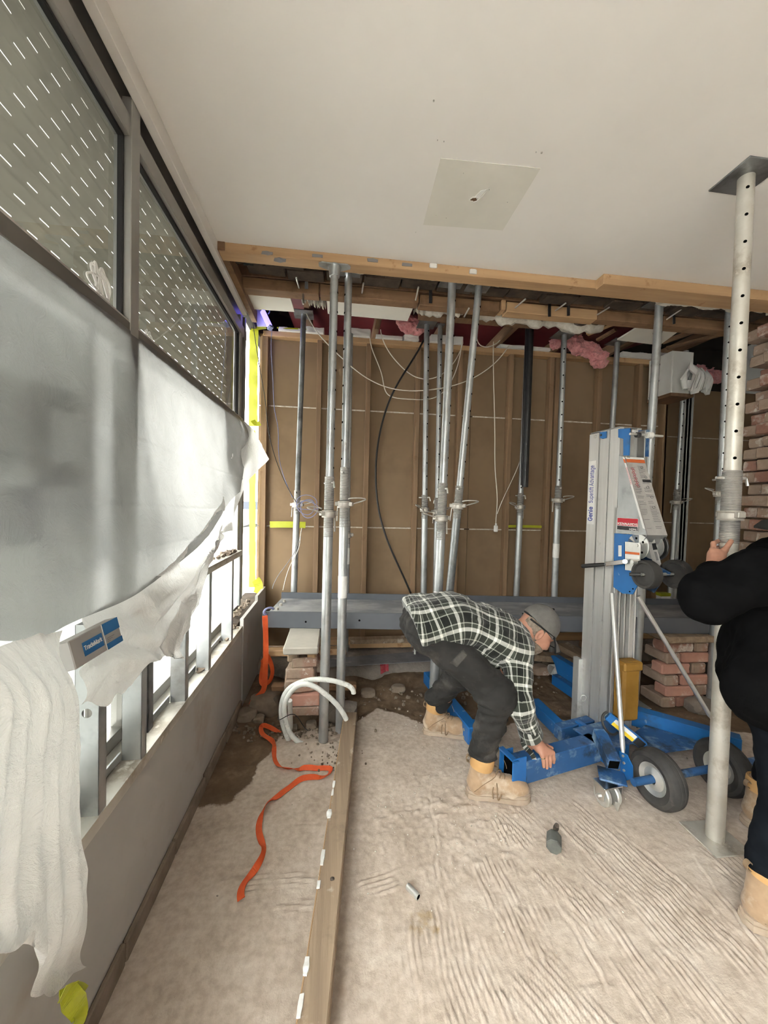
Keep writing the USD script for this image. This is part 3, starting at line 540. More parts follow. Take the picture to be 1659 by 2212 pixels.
obj('board', bx((3.2, 3.98, -.02), (5.2, 3.99, 1.22), .001), 'board_back', w2); obj('board', bx((3.2, 3.98, 1.228), (5.2, 3.99, 2.2), .001), 'board_back', w2); obj('board', bx((3.2, 3.98, 2.208), (5.2, 3.99, 2.75), .001), 'board_back', w2)
obj('joint', bx((3.2, 3.976, 1.219), (5.2, 3.98, 1.229), .001), 'joint_white', w2); obj('joint', bx((3.2, 3.976, 2.199), (5.2, 3.98, 2.209), .001), 'joint_white', w2)
obj('return_board', bx((3.2, YB, .1), (3.225, 3.99, 2.55), .001), 'board_back', w2)
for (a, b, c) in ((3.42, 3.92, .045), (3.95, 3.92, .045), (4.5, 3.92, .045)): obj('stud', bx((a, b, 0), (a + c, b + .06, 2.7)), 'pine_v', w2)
wr = obj('wall_right', bx((5.2, -3.3, -.05), (5.3, 4.8, 3.6), .002), 'white_plaster', kind='structure', label='plain plastered wall at the right of the shop', cat='wall')
obj('wall_rear', bx((-.8, -3.4, -.05), (5.3, -3.3, 3.6), .002), 'white_plaster', kind='structure', label='plain plastered wall behind the camera', cat='wall')
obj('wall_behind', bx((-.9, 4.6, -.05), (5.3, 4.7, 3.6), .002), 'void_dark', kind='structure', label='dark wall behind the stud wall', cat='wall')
rf = thing('roof_void', 'dark roof space over the opening with red sarking', 'ceiling', kind='structure')
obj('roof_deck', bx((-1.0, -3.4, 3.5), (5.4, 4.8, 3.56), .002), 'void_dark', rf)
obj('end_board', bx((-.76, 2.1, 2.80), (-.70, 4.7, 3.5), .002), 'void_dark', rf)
sxg, syg = np.meshgrid(np.linspace(-.5, 3.2, 40), np.linspace(2.9, 4.55, 14), indexing='ij')
obj('sarking', grid_mesh(np.stack([sxg, syg, 3.02 + .05 * np.sin(sxg * 7) + (syg - 2.9) * .15], -1)), 'red_sarking', rf, smooth=True)
for k, x in enumerate(np.arange(-.3, 3.4, .6)):
    obj('joist', bx((x, 2.62, 2.93), (x + .045, 4.6, 3.03), .002), 'dark_timber', rf)

# outside: pavement, road, shopfront opposite, shutter, verandah soffit
obj('pavement', bx((-4.5, -30, -.12), (-.80, 60, -.03), .005), 'pavement', kind='structure', label='pale footpath outside the window', cat='pavement')
obj('street_end', bx((-12, 44, -.1), (2, 45, 12), .02), 'street_wall', kind='structure', label='pale building closing the far end of the street', cat='building')
obj('road', bx((-14, -30, -.2), (-4.5, 60, -.1), .005), 'asphalt', kind='structure', label='road beyond the footpath', cat='road')
obj('street_facade', bx((-10, -30, -.1), (-9.5, 60, 7.2), .02), 'street_wall', kind='structure', label='pale building across the road', cat='building')
obj('verandah_soffit', [bx((-3.4, .3, 3.12), (-.90, 30, 3.2), .01), bx((-3.4, .3, 2.75), (-3.3, 30, 3.2), .01)], 'soffit', kind='structure', label='verandah lining over the footpath beyond the window', cat='verandah')
# roller shutter hung outside the upper panes
shx = XG - .085; sy = np.array([.14, 3.0]); zz = np.linspace(1.97, 2.80, 150)
prof = np.abs(np.sin(math.pi * zz / .062)) * .009
sh = grid_mesh(np.array([[V(shx - p_, y, q) for q, p_ in zip(zz, prof)] for y in sy]))
shp = thing('roller_shutter', 'olive perforated roller shutter behind the upper window panes', 'shutter')
obj('curtain', sh, 'shutter_skin', shp, smooth=True)
obj('guide_rail', bx((shx - .03, 2.97, 1.9), (shx + .03, 3.03, 2.85)), 'frame_bronze', shp)
obj('bottom_bar', bx((shx - .02, .14, 1.945), (shx + .012, 3.0, 1.975)), 'frame_alu', shp)
obj('shutter_box', bx((shx - .15, .14, 2.80), (XG - .02, 3.03, 3.1)), 'frame_bronze', shp)
# stencilled board outside behind the sheeting
sg = thing('street_sign', 'grey board with dark capital letters seen blurred through the plastic sheet', 'sign')
by = onx(186, 1000, -.82)[1]
obj('board', grid_mesh(np.array([[V(-.82, -.2, .55), V(-.82, -.2, 1.9)], [V(-.82, by, .55), V(-.82, by, 1.9)]])), 'sign_panel', sg)
obj('edge_post', bx((-.87, by, 0), (-.81, by + .035, 1.93), .004), 'frame_bronze', sg)
obj('letter', [tube([onx(75, 840, -.808), onx(75, 1000, -.808)], .035, 8), tube(spline([onx(x, y, -.808) for x, y in [(75, 990), (88, 1018), (115, 1030), (150, 1022)]], 20), .035, 8), tube([onx(75, 850, -.808), onx(150, 868, -.808)], .032, 8)], 'letter_dark', sg)
obj('letter', [tube(spline([onx(x, y, -.808) for x, y in [(-90, 800), (-90, 960), (-70, 1010), (-45, 1015), (-20, 1000), (0, 950), (4, 810)]], 40), .035, 8)], 'letter_dark', sg)
obj('blue_panel', bx((-.818, onx(-200, 1000, -.812)[1], onx(40, 1180, -.812)[2]), (-.812, onx(95, 1000, -.812)[1], onx(40, 1050, -.812)[2])), 'cable_blue', sg)

# ============================================================ OPENING: timbers, brickwork, ceiling remains
def grain_bar(lo, hi): return bx(lo, hi, .003)
tb = thing('ledger_timber', 'long pine timber fixed along the broken edge of the ceiling', 'timber', (-.66, 2.2, 2.71))
xl = ony(1300, 600, 2.15)[0]
obj('timber', bx((-.665, 2.205, 2.712), (4.2, 2.292, 2.775), .003), 'pine', tb)
for i, (x, y) in enumerate([(538, 572), (605, 562), (578, 547), (686, 553), (806, 563), (880, 572)]):
    c = ony(x, y, 2.2045); obj('paint_smear', rough_block(c + V(-.03, -.0022, -.008), c + V(.03, .001, .009), i, .01, 4, .001), 'letter_dark' if i == 0 else 'print_grey', tb)
for i, (x, y) in enumerate([(936, 574), (1022, 587), (1634, 629)]):
    c = ony(x, y, 2.200); obj('plaster_dab', stone(c, .026, i + 3, (1.1, .35, .6)), 'white_plaster', tb)
t2 = obj('packing_timber', bx((xl, 2.133, 2.700), (4.2, 2.2035, 2.760), .003), 'pine', label='second pine timber butted in front of the ledger at the right', cat='timber')
obj('plaster_fringe', [rough_block((x, 2.292, 2.735 + .004 * crng.random()), (x + .11, 2.315 + .02 * crng.random(), 2.765), i, .012, 6, .002) for i, x in enumerate(np.arange(-.45, .95, .105))] , 'plaster_core', label='torn white plaster fringe behind the left half of the ledger', cat='plaster')
obj('plaster_fringe', [rough_block((x, 2.292, 2.715 + .008 * crng.random()), (x + .11, 2.31 + .03 * crng.random(), 2.765), i + 40, .014, 6, .002) for i, x in enumerate(np.arange(2.05, 3.4, .105))], 'plaster_core', label='torn white plaster fringe behind the right end of the ledger', cat='plaster')
# underside of the cut brick wall, two leaves, still carried by the props
bw = thing('brick_wall', 'sooty cut brickwork left overhead in the wall opening', 'wall', kind='structure')
for row, y in enumerate((2.325, 2.445)):
    for i, x in enumerate(np.arange(-.70 + .12 * row, 2.9, .242)):
        dz = crng.uniform(-.012, .012)
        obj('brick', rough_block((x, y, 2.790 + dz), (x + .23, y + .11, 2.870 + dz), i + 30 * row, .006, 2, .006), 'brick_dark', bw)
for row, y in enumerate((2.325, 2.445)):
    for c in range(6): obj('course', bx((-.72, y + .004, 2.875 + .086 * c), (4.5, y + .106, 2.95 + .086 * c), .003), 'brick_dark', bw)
ft = thing('far_ledger_timber', 'row of reddish timbers on the far side of the wall opening', 'timber', (-.6, 2.6, 2.75))
xs = [ony(x, 655, 2.62)[0] for x in (505, 690, 905, 1080, 1092, 1290, 1430, 1659)]
for i in range(len(xs) - 1):
    dz = (.0, .004, -.004, .006, -.002, .004, -.003)[i]
    obj('timber', bx((xs[i] + .004, 2.60 + .006 * (i % 3), 2.735 + dz), (xs[i + 1] - .004, 2.69, 2.805 + dz), .003), 'old_pine' if i != 3 and i != 4 else 'pine', ft)
obj('nogging', bx((-.66, 2.60, 2.812), (4.4, 2.72, 2.90), .003), 'dark_timber', ft)
# masonry ties and coach bolts
ORD = ['first', 'second', 'third', 'fourth', 'fifth', 'sixth', 'seventh', 'eighth', 'ninth', 'tenth']
for i, (x, y, x2, y2) in enumerate(sorted([(640, 600, 646, 622), (655, 636, 655, 657), (785, 612, 782, 633), (904, 620, 898, 648), (1135, 646, 1113, 665), (1222, 655, 1200, 671), (1316, 664, 1290, 680), (1472, 668, 1440, 690), (1013, 666, 1003, 684)], key=lambda q: q[0])):
    z1 = ony(x2, y2, 2.595 if i != 1 else 2.50); za_ = ony(x, y, 2.47 if i != 1 else 2.61)
    obj('threaded_rod', cyl(za_, z1, .0055, 8), 'zinc', label=f'{ORD[i]} from the left of the nine bright rods poking from the far timbers', cat='rod', group='threaded rods along the far timbers')
for i, (x, y, y2) in enumerate([(662, 608, 624), (930, 620, 655), (1187, 625, 684), (1228, 657, 682), (1456, 678, 700)]):
    p = ony(x, y, 2.56); q = ony(x, y2, 2.575)
    obj('steel_strap', bar(p, q, .022, .003, (0, 1, 0), .0008), 'black_steel', label=f'{ORD[i]} from the left of the five dark steel straps in the wall opening', cat='strap', group='dark wall straps')
# remains of the plasterboard ceiling beyond
def panel(pp, z, th, name, m_, label): return obj(name, extr([tuple(onz(*p, z=z)[:2]) for p in pp], th, (0, 0, z)), m_, label=label, cat='ceiling panel')
panel([(529, 619), (626, 640), (636, 674), (546, 668)], 2.765, .013, 'ceiling_panel', 'patch_plaster', 'pale plasterboard scrap overhead at the far left of the opening')
panel([(704, 636), (896, 657), (880, 694), (708, 678)], 2.765, .013, 'ceiling_panel', 'patch_plaster', 'long pale plasterboard scrap overhead behind the two close props')
panel([(1392, 699), (1478, 707), (1425, 746), (1333, 735)], 2.765, .013, 'ceiling_panel', 'patch_plaster', 'pale plasterboard scrap overhead near the white wall nib on the right')
def ragged(name, m_, pts, z0, seed, label, cat, wd=.10, th=.03, lean=0.0):
    p = spline([onz(x, y, z=z0) for x, y in pts], 36); n = len(p); r_ = np.random.default_rng(seed); rows = []
    for k in range(n):
        w = wd * (.5 + .9 * meshkit.noise(V(k * .45, seed, 0)[None], seed)[0]); dz = th * (meshkit.noise(V(k * .6, seed + 9, 0)[None], seed)[0] - .5)
        rows.append([p[k] + V(0, -w / 2, dz), p[k] + V(0, -w * .2, dz - th * (.6 + .5 * meshkit.noise(V(k * .8, seed, 4)[None], seed)[0] + .12 * r_.random())), p[k] + V(0, w * .3, dz - th * (.4 + .6 * meshkit.noise(V(k * .7, seed, 9)[None], seed)[0] + .12 * r_.random())), p[k] + V(0, w / 2, dz + .01), p[k] + V(0, 0, dz + th * .8), p[k] + V(0, -w / 2, dz)])
    return obj(name, grid_mesh(np.array(rows)), m_, label=label, cat=cat, smooth=50)
ragged('torn_plaster', 'plaster_core', [(652, 640), (680, 648), (704, 652)], 2.80, 2, 'crumbling plaster lump between the two left plasterboard scraps', 'plaster', .08, .04)
ragged('torn_plaster', 'plaster_core', [(895, 664), (915, 672), (960, 672), (1000, 676)], 2.79, 4, 'broken plaster edge above the thin props in the middle', 'plaster', .07, .03)
ragged('torn_plaster', 'plaster_core', [(1028, 678), (1100, 686), (1190, 698), (1260, 706), (1300, 712)], 2.78, 5, 'long ragged cream plaster edge hanging right of the leaning prop', 'plaster', .10, .045)
for i, (a, b, w, m_, lab) in enumerate([((1268, 722), (1345, 690), .05, 'pine', 'broken orange lath sloping up right of the pink insulation'), ((1290, 735), (1330, 712), .035, 'old_pine', 'short brown lath under the sloping orange lath'), ((1430, 740), (1500, 715), .06, 'old_pine', 'brown lath sloping beside the right plasterboard scrap'),
                              ((1440, 752), (1560, 722), .05, 'dark_timber', 'dark lath sloping behind the bright galvanised prop'), ((1410, 730), (1470, 705), .045, 'old_pine', 'upper brown lath near the right plasterboard scrap')]):
    obj('broken_lath', bar(onz(*a, z=2.80 + .01 * i), onz(*b, z=2.84), w, .02), m_, label=lab, cat='lath')
obj('cross_timber', bar(onz(905, 680, z=2.86), onz(1165, 700, z=2.86), .09, .045), 'dark_timber', label='dark timber across the void above the middle props', cat='timber')
# dust and plaster scraps on the plate of the back wall
for i, (xa, xb) in enumerate([(602, 652), (660, 700), (757, 800), (812, 870), (872, 905), (930, 1000), (1080, 1190), (1345, 1420), (1425, 1475)]):
    A, B = ony(xa, 712 + .03 * (xa - 600), YB - .02), ony(xb, 712 + .03 * (xb - 600), YB - .02)
    obj('plaster_scrap', rough_block((A[0], YB - .03, WT), (B[0], YB + .05, WT + .03 + .02 * (i % 3)), i + 60, .014, 6, .004), 'white_plaster', label=f'{ORD[i]} from the left of nine white plaster scraps lying on top of the stud wall', cat='plaster', group='plaster scraps on the wall plate')
# pink insulation
def batt(pts, r, Y, seed, label):
    fs = []; r_ = np.random.default_rng(seed); P = spline([ony(x, y, Y) for x, y in pts], 16)
    for k, p in enumerate(P): fs.append(ell(p + r_.normal(size=3) * r * .28, V(1.1, .8, .8) * r * r_.uniform(.65, 1.15)))
    f0 = union(fs, .03); f = lambda q: f0(q) + (meshkit.fbm(q * 26, 3, seed) - .5) * .06 + (meshkit.fbm(q * 75, 2, seed + 2) - .5) * .022
    return obj('insulation_batt', nets(f, P.min(0) - r * 2.2, P.max(0) + r * 2.2, .0075), 'pink_batt', label=label, cat='insulation', smooth=True)
batt([(1196, 740), (1225, 735), (1255, 745), (1285, 765), (1300, 780)], .062, 3.33, 3, 'clump of pink glass-wool insulation sagging over the stud wall on the right')
batt([(872, 698), (892, 702), (905, 708)], .055, 3.4, 5, 'small tuft of pink insulation above the stud wall behind the middle props')
batt([(1500, 800), (1540, 815), (1570, 806)], .07, 3.6, 9, 'dull pink insulation hanging in the dark gap at the far right')
# white nib of plasterboard at the right end of the stud wall
nb = ony(1447, 850, 3.2); nt = ony(1484, 762, 3.2)
nib = thing('wall_nib', 'white plasterboard box nib high at the right end of the stud wall', 'bulkhead')
obj('face', bx((nb[0], 3.18, nb[2]), (nt[0] + .05, 3.195, nt[2]), .002), 'white_plaster', nib)
obj('side', bx((nb[0] - .012, 3.18, nb[2]), (nb[0], 3.44, nt[2]), .002), 'white_plaster', nib)
obj('base', bx((nb[0] - .02, 3.17, nb[2] - .03), (nt[0] + .06, 3.44, nb[2]), .002), 'dark_timber', nib)
ragged('torn_plaster', 'white_plaster', [(1486, 806), (1500, 816), (1530, 828)], 2.55, 14, 'white torn plaster scrap beside the nib at the right', 'plaster', .12, .10)

# broken brick edge of the removed wall, right of frame
be = thing('brick_pier', 'jagged broken end of a pale brick wall at the right edge of the photo', 'brickwork')
xe = ony(1640, 950, 2.4)[0]; br = np.random.default_rng(21)
for c in range(31):
    zc = .04 + c * .086; off = br.uniform(-.03, .035) + (.06 if c % 2 else 0) - (.035 if 9 < c < 13 else 0)
    x0 = xe + off + {30: -.02, 29: .0, 31: -.10, 32: -.06}.get(c, 0) + (.05 if 23 < c < 29 else 0)
    for k in range(4):
        for leaf, y in enumerate((2.33, 2.445)):
            w = .23 if (k or c % 2 == 0) else .115
            if leaf and k > 1: continue
            xx = x0 + (0 if k == 0 else (w0 + .011 + (k - 1) * .241)) + leaf * .03
            if k == 0: w0 = w
            obj('brick', rough_block((xx, y + br.uniform(-.006, .006), zc), (xx + w, y + .108, zc + .075), c * 8 + k * 2 + leaf, .008, 2, .007), ('brick_tan', 'brick_tan', 'brick_red', 'brick_tan')[(c * 3 + k * 7 + leaf) % 4], be)

# ============================================================ STEEL BEAM AND ITS PIERS
bl, brr = onz(566, 1356, .505), onz(1540, 1370, .505); bd = brr - bl; bd[2] = 0; BL = np.linalg.norm(bd); bd /= BL; bn = V(-bd[1], bd[0], 0); BLEN = BL + .25
BW_, BH, tf = .56, .112, .014
def bpt(u, v, z): return bl + bd * u + bn * v + V(0, 0, z)
def bbox(u0, u1, v0, v1, z0, z1, c=.002):
    g = cham(u1 - u0, v1 - v0, z1 - z0, c); return put(g, bpt((u0 + u1) / 2, (v0 + v1) / 2, (z0 + z1) / 2), bd, bn)
sb = thing('steel_beam', 'long grey-primed steel I-beam lying on its side on low piers', 'beam', bl)
obj('near_flange', bbox(0, BLEN, 0, tf, 0, BH), 'beam_primer', sb); obj('far_flange', bbox(0, BLEN, BW_ - tf, BW_, 0, BH), 'beam_primer', sb)
obj('web', bbox(0, BLEN, tf, BW_ - tf, BH * .46, BH * .46 + .012), 'beam_dusty', sb)
for k in range(4): obj('bolt', cyl(bpt(.05, .10 + .11 * k, BH * .46 + .01), bpt(.05, .10 + .11 * k, BH * .46 + .03), .012, 6), 'black_steel' if k == 0 else 'cast_steel', sb)
obj('bolt_hole', cyl(bpt(.295, -.0008, .045), bpt(.295, .004, .045), .007, 12), 'hole_black', sb); obj('bolt_hole', cyl(bpt(.66, -.0008, .06), bpt(.66, .004, .06), .007, 12), 'hole_black', sb)
# left pier: paver, packers and salvaged bricks
PZ = .505
def px_box(name, x0, y0, x1, y1, Y, dep, m_, label, cat, seed, rough=.006, zrot=0.0, group=None, chip=.007):
    a, b = ony(x0, y1, Y), ony(x1, y0, Y); g = rough_block((a[0], Y, a[2]), (b[0], Y + dep, b[2]), seed, rough, 3, chip)
    if zrot: g = turned(g, g.bounds.mean(0), zrot)
    return obj(name, g, m_, label=label, cat=cat, group=group)
PY = 2.34
pv = [onz(611, 1399, PZ), onz(688, 1399, PZ)]
obj('paver', rough_block((pv[0][0], pv[0][1], PZ - .048), (pv[1][0], 2.86, PZ - .002), 3, .003, 4, .008), 'paver', label='grey concrete paver slab under the left end of the steel beam', cat='paver')
G = 'bricks of the left pier'
px_box('timber_packer', 616, 1408, 641, 1431, PY + .02, .25, 'grey_timber', 'small grey timber block under the left corner of the paver', 'timber', 4, .002, .1)
px_box('timber_packer', 666, 1408, 686, 1424, PY + .03, .22, 'pine', 'splintered yellow timber packer under the right corner of the paver', 'timber', 5, .006, -.1)
px_box('timber_batten', 572, 1402, 748, 1420, PY + .32, .07, 'pine', 'pale pine batten passing behind the left brick pier under the beam', 'timber', 6, .001)
px_box('loose_brick', 627, 1421, 684, 1444, PY + .02, .20, 'brick_tan', 'topmost worn brick of the left pier', 'brick', 11, .009, .05, G)
px_box('loose_brick', 619, 1444, 681, 1469, PY + .01, .20, 'brick_tan', 'second brick from the top of the left pier, whitened with old mortar', 'brick', 12, .010, -.06, G)
px_box('loose_brick', 611, 1468, 683, 1498, PY, .20, 'brick_tan', 'rounded third brick from the top of the left pier, above the pink brick', 'brick', 13, .012, .1, G)
px_box('loose_brick', 625, 1501, 690, 1527, PY - .02, .11, 'brick_pink', 'clean pink brick near the bottom of the left pier', 'brick', 14, .003, .0, G, .003)
px_box('loose_brick', 630, 1527, 690, 1549, PY - .02, .13, 'brick_tan', 'bottom dirty brick of the left pier under the pink brick', 'brick', 15, .008, .0, G)
px_box('loose_brick', 672, 1430, 692, 1455, PY + .12, .2, 'brick_red', 'dark red brick at the back of the left pier', 'brick', 16, .006, .3)
px_box('loose_brick', 672, 1457, 692, 1500, PY + .14, .2, 'brick_red', 'dark red brick low at the back of the left pier', 'brick', 17, .006, .1)
px_box('timber_batten', 584, 1478, 770, 1497, PY + .16, .06, 'old_pine', 'brown timber offcut running behind the lower bricks of the left pier', 'timber', 18, .003, -.05)
def rock(name, x, y, Y, r, seed, m_, label, squash=(1, 1, .7), cat='stone', group=None):
    c = onz(x, y, 0.0) if Y is None else ony(x, y, Y)
    if Y is None: c = V(c[0], c[1], fz(c[0], c[1]) + r * squash[2] * .55)
    return obj(name, stone(c, r, seed, squash), m_, label=label, cat=cat, group=group, smooth=25)
rock('rubble_stone', 574, 1530, None, .115, 3, 'stone_rubble', 'big brown rubble block on the earth under the hanging orange strap', (1.05, .9, .8))
rock('rubble_stone', 738, 1545, None, .105, 8, 'concrete_old', 'broken concrete lump right of the left brick pier behind the props', (1.2, .8, .75))
rock('rubble_stone', 535, 1550, None, .06, 9, 'stone_rubble', 'small brown stone at the foot of the window wall', (1.2, 1, .7))
rock('rubble_stone', 560, 1553, None, .04, 29, 'stone_rubble', 'little flat stone between the rubble block and the conduit')
rock('rubble_stone', 672, 1570, None, .04, 12, 'stone_rubble', 'grey stone in front of the pier beside the near prop')
rock('rubble_stone', 634, 1572, None, .03, 13, 'stone_rubble', 'small pale stone beside the white conduit base')
# right pier
RG = 'bricks of the right pier'
rp0 = onz(1441, 1384, .47); RY = rp0[1]
for c in range(6):
    za = .455 - .078 * (c + 1) + .004
    for k in range(2):
        w = (.225, .11)[(k + c) % 2]; x0 = rp0[0] + (0 if k == 0 else wprev + .012) + (-.015, .01, -.02, .0, .012, -.01)[c]; wprev = w
        obj('loose_brick', rough_block((x0, RY + .004 * (c % 3), za), (x0 + w, RY + .11 + (.1 if w < .2 else 0), za + .072), c * 5 + k + 70, .008, 3, .01), ('brick_red', 'brick_tan', 'brick_pink', 'brick_tan', 'brick_pink', 'brick_tan')[(c + k) % 6],
            label=f'{("left", "right")[k]} brick of the {ORD[c]} course from the top in the right pier', cat='brick', group=RG)
obj('paver', rough_block((rp0[0] - .01, RY - .03, .458), (rp0[0] + .52, RY + .42, .502), 4, .004, 4, .008), 'grey_timber', label='grey slab on top of the right brick pier under the beam', cat='paver')
obj('brick_backing', rough_block((rp0[0] + .36, RY + .06, -.02), (rp0[0] + .55, RY + .36, .455), 4, .01, 6, .01), 'brick_dark', label='dark core of bricks at the back of the right pier', cat='brick')
rock('rubble_stone', 1515, 1530, None, .10, 41, 'concrete_old', 'rough concrete lump at the foot of the right brick pier', (1.3, .8, .6))
# concrete step at the foot of the back wall
cs0, cs1 = onz(700, 1446, .075), onz(940, 1432, .075)
stp = thing('concrete_step', 'rough concrete footing strip below the stud wall with a red paint mark', 'footing')
sg_x = np.linspace(-.62, 3.2, 130); rowsS = []
for x in sg_x:
    n1 = meshkit.fbm(V(x * 6, 0, 3)[None], 4, 3)[0] - .5; yf = np.interp(x, [-.6, -.1, .9, 3.2], [3.12, 3.02, 3.10, 3.2]) + n1 * .08; zt = .078 + n1 * .02
    rowsS.append([V(x, YB - .014, zt + .004), V(x, yf + .16, zt), V(x, yf + .05, zt - .006), V(x, yf, zt - .02), V(x, yf - .03 + n1 * .06, .01), V(x, yf - .02, -.07)])
obj('slab', grid_mesh(np.array(rowsS)[::-1]), 'concrete_old', stp, smooth=40)
sl = [onz(*p, z=.088) for p in [(700, 1424), (930, 1406), (935, 1428), (700, 1442)]]
obj('damp_course', extr([tuple(p[:2]) for p in sl], .006, (0, 0, .086)), 'slate_dark', stp)
rp = onz(834, 1440, .075)
rs_ = np.array([[np.interp(xq, sg_x, [r_[k][c] for r_ in rowsS]) for c in range(3)] for xq in np.linspace(rp[0] - .04, rp[0] + .03, 14) for k in (1, 2, 3, 4)]).reshape(14, 4, 3)
rs_[:, 0, 1] = rs_[:, 1, 1] + .10; obj('red_mark', grid_mesh((rs_ + V(0, -.003, .003))[::-1]), 'spray_red', stp, label='red spray-paint mark')
for i, (x, y, x2, y2, z0, m_, lab) in enumerate([(755, 1392, 895, 1390, .13, 'pine', 'pine length lying along the foot of the stud wall'), (756, 1384, 895, 1380, .17, 'grey_timber', 'grey board resting on the pine at the foot of the stud wall'), (1190, 1396, 1262, 1398, .14, 'pine', 'pine length beyond the bent worker at the foot of the wall')]):
    obj('timber_offcut', bar(ony(x, y, 3.36), ony(x2, y2, 3.36), .08, .04), m_, label=lab, cat='timber')
for i, (a, b, z0, w, m_, lab) in enumerate([((1215, 1395), (1300, 1440), .22, .12, 'grey_timber', 'wide weathered plank leaning down behind the lift mast'), ((1150, 1416), (1275, 1428), .12, .10, 'grey_timber', 'grey plank lying on the rubble under the face of the bent worker'), ((1260, 1388), (1310, 1425), .26, .08, 'old_pine', 'brown timber end behind the lift mast')]):
    obj('timber_plank', bar(onz(*a, z=z0), onz(*b, z=z0 - .03), w, .05), m_, label=lab, cat='timber')
for i, (x, y, r, m_, lab) in enumerate([(1165, 1452, .07, 'brick_tan', 'tan brickbat on the earth just beyond the bent shoulder'), (1185, 1440, .06, 'stone_rubble', 'brown stone behind the bent chin'), (1130, 1436, .08, 'concrete_old', 'grey lump beyond the checked upper arm'), (1245, 1440, .07, 'concrete_old', 'pale lump resting behind the parked blue leg'), (690, 1490, .05, 'brick_red', 'red brickbat under the footing near the props'), (795, 1495, .05, 'stone_rubble', 'brown clod under the footing left of the red mark'), (860, 1490, .05, 'stone_rubble', 'brown clod under the footing right of the red mark'), (1420, 1450, .07, 'concrete_old', 'grey lump left of the right brick pier')]):
    rock('rubble_stone', x, y, None, r, 50 + i, m_, lab, (1.3, .9, .7))
# crumbs of rubble
def crumbs(name, spots, m_, label, seed, cat):
    r_ = np.random.default_rng(seed); out = []
    for (x, y, n, sx, sy, a, b) in spots:
        c = onz(x, y)
        for _ in range(n):
            q = c + V(r_.normal() * sx, r_.normal() * sy, 0); s = r_.uniform(a, b); g = trimesh.creation.icosphere(0, s); g.vertices = g.vertices * r_.uniform(.5, 1.2, 3) + V(q[0], q[1], fz(q[0], q[1]) + s * .3); out.append(g)
    obj(name, out, m_, label=label, cat=cat, kind='stuff', smooth=False)
crumbs('rubble_crumbs', [(720, 1640, 60, .09, .05, .002, .009), (640, 1590, 60, .10, .05, .003, .012), (700, 1575, 40, .1, .05, .004, .016), (540, 1580, 40, .12, .06, .003, .014), (850, 1500, 60, .3, .08, .004, .018), (1250, 1480, 60, .3, .1, .004, .02), (1400, 1560, 40, .3, .15, .003, .01)], 'stone_rubble', 'crumbs of brick and mortar scattered on the earth and around the props', 5, 'rubble')
crumbs('adhesive_crumbs', [(900, 1760, 150, .28, .18, .0012, .0045), (1150, 1850, 80, .35, .2, .0012, .004), (950, 1580, 60, .25, .1, .002, .006)], 'plaster_core', 'pale flecks of tile adhesive scattered on the floor', 6, 'debris')
def sill_rubble(spots):
    r_ = np.random.default_rng(8); out = []
    for (x, z0, y0, y1, n, a, b) in spots:
        for _ in range(n):
            s = r_.uniform(a, b); g = trimesh.creation.box((s * 1.5, s * 1.3, s)); g.vertices = g.vertices * r_.uniform(.55, 1.2, (8, 1)); g.apply_transform(trimesh.transformations.rotation_matrix(r_.uniform(0, 6), (r_.normal(), r_.normal(), 2))); g.vertices = g.vertices + V(x + r_.uniform(-.025, .02), r_.uniform(y0, y1), z0 + s * .4); out.append(g)
    obj('sill_rubble', out, 'stone_rubble', label='brick and mortar crumbs left on the sill and stud frame head track', cat='rubble', kind='stuff', smooth=False)
sill_rubble([(-.635, STP + .003, 2.15, 2.54, 34, .006, .02), (-.635, .541, 1.9, 2.0, 8, .006, .02), (-.64, .541, 2.3, 2.6, 16, .008, .028), (-.66, .585, 2.65, 3.05, 16, .008, .03)])

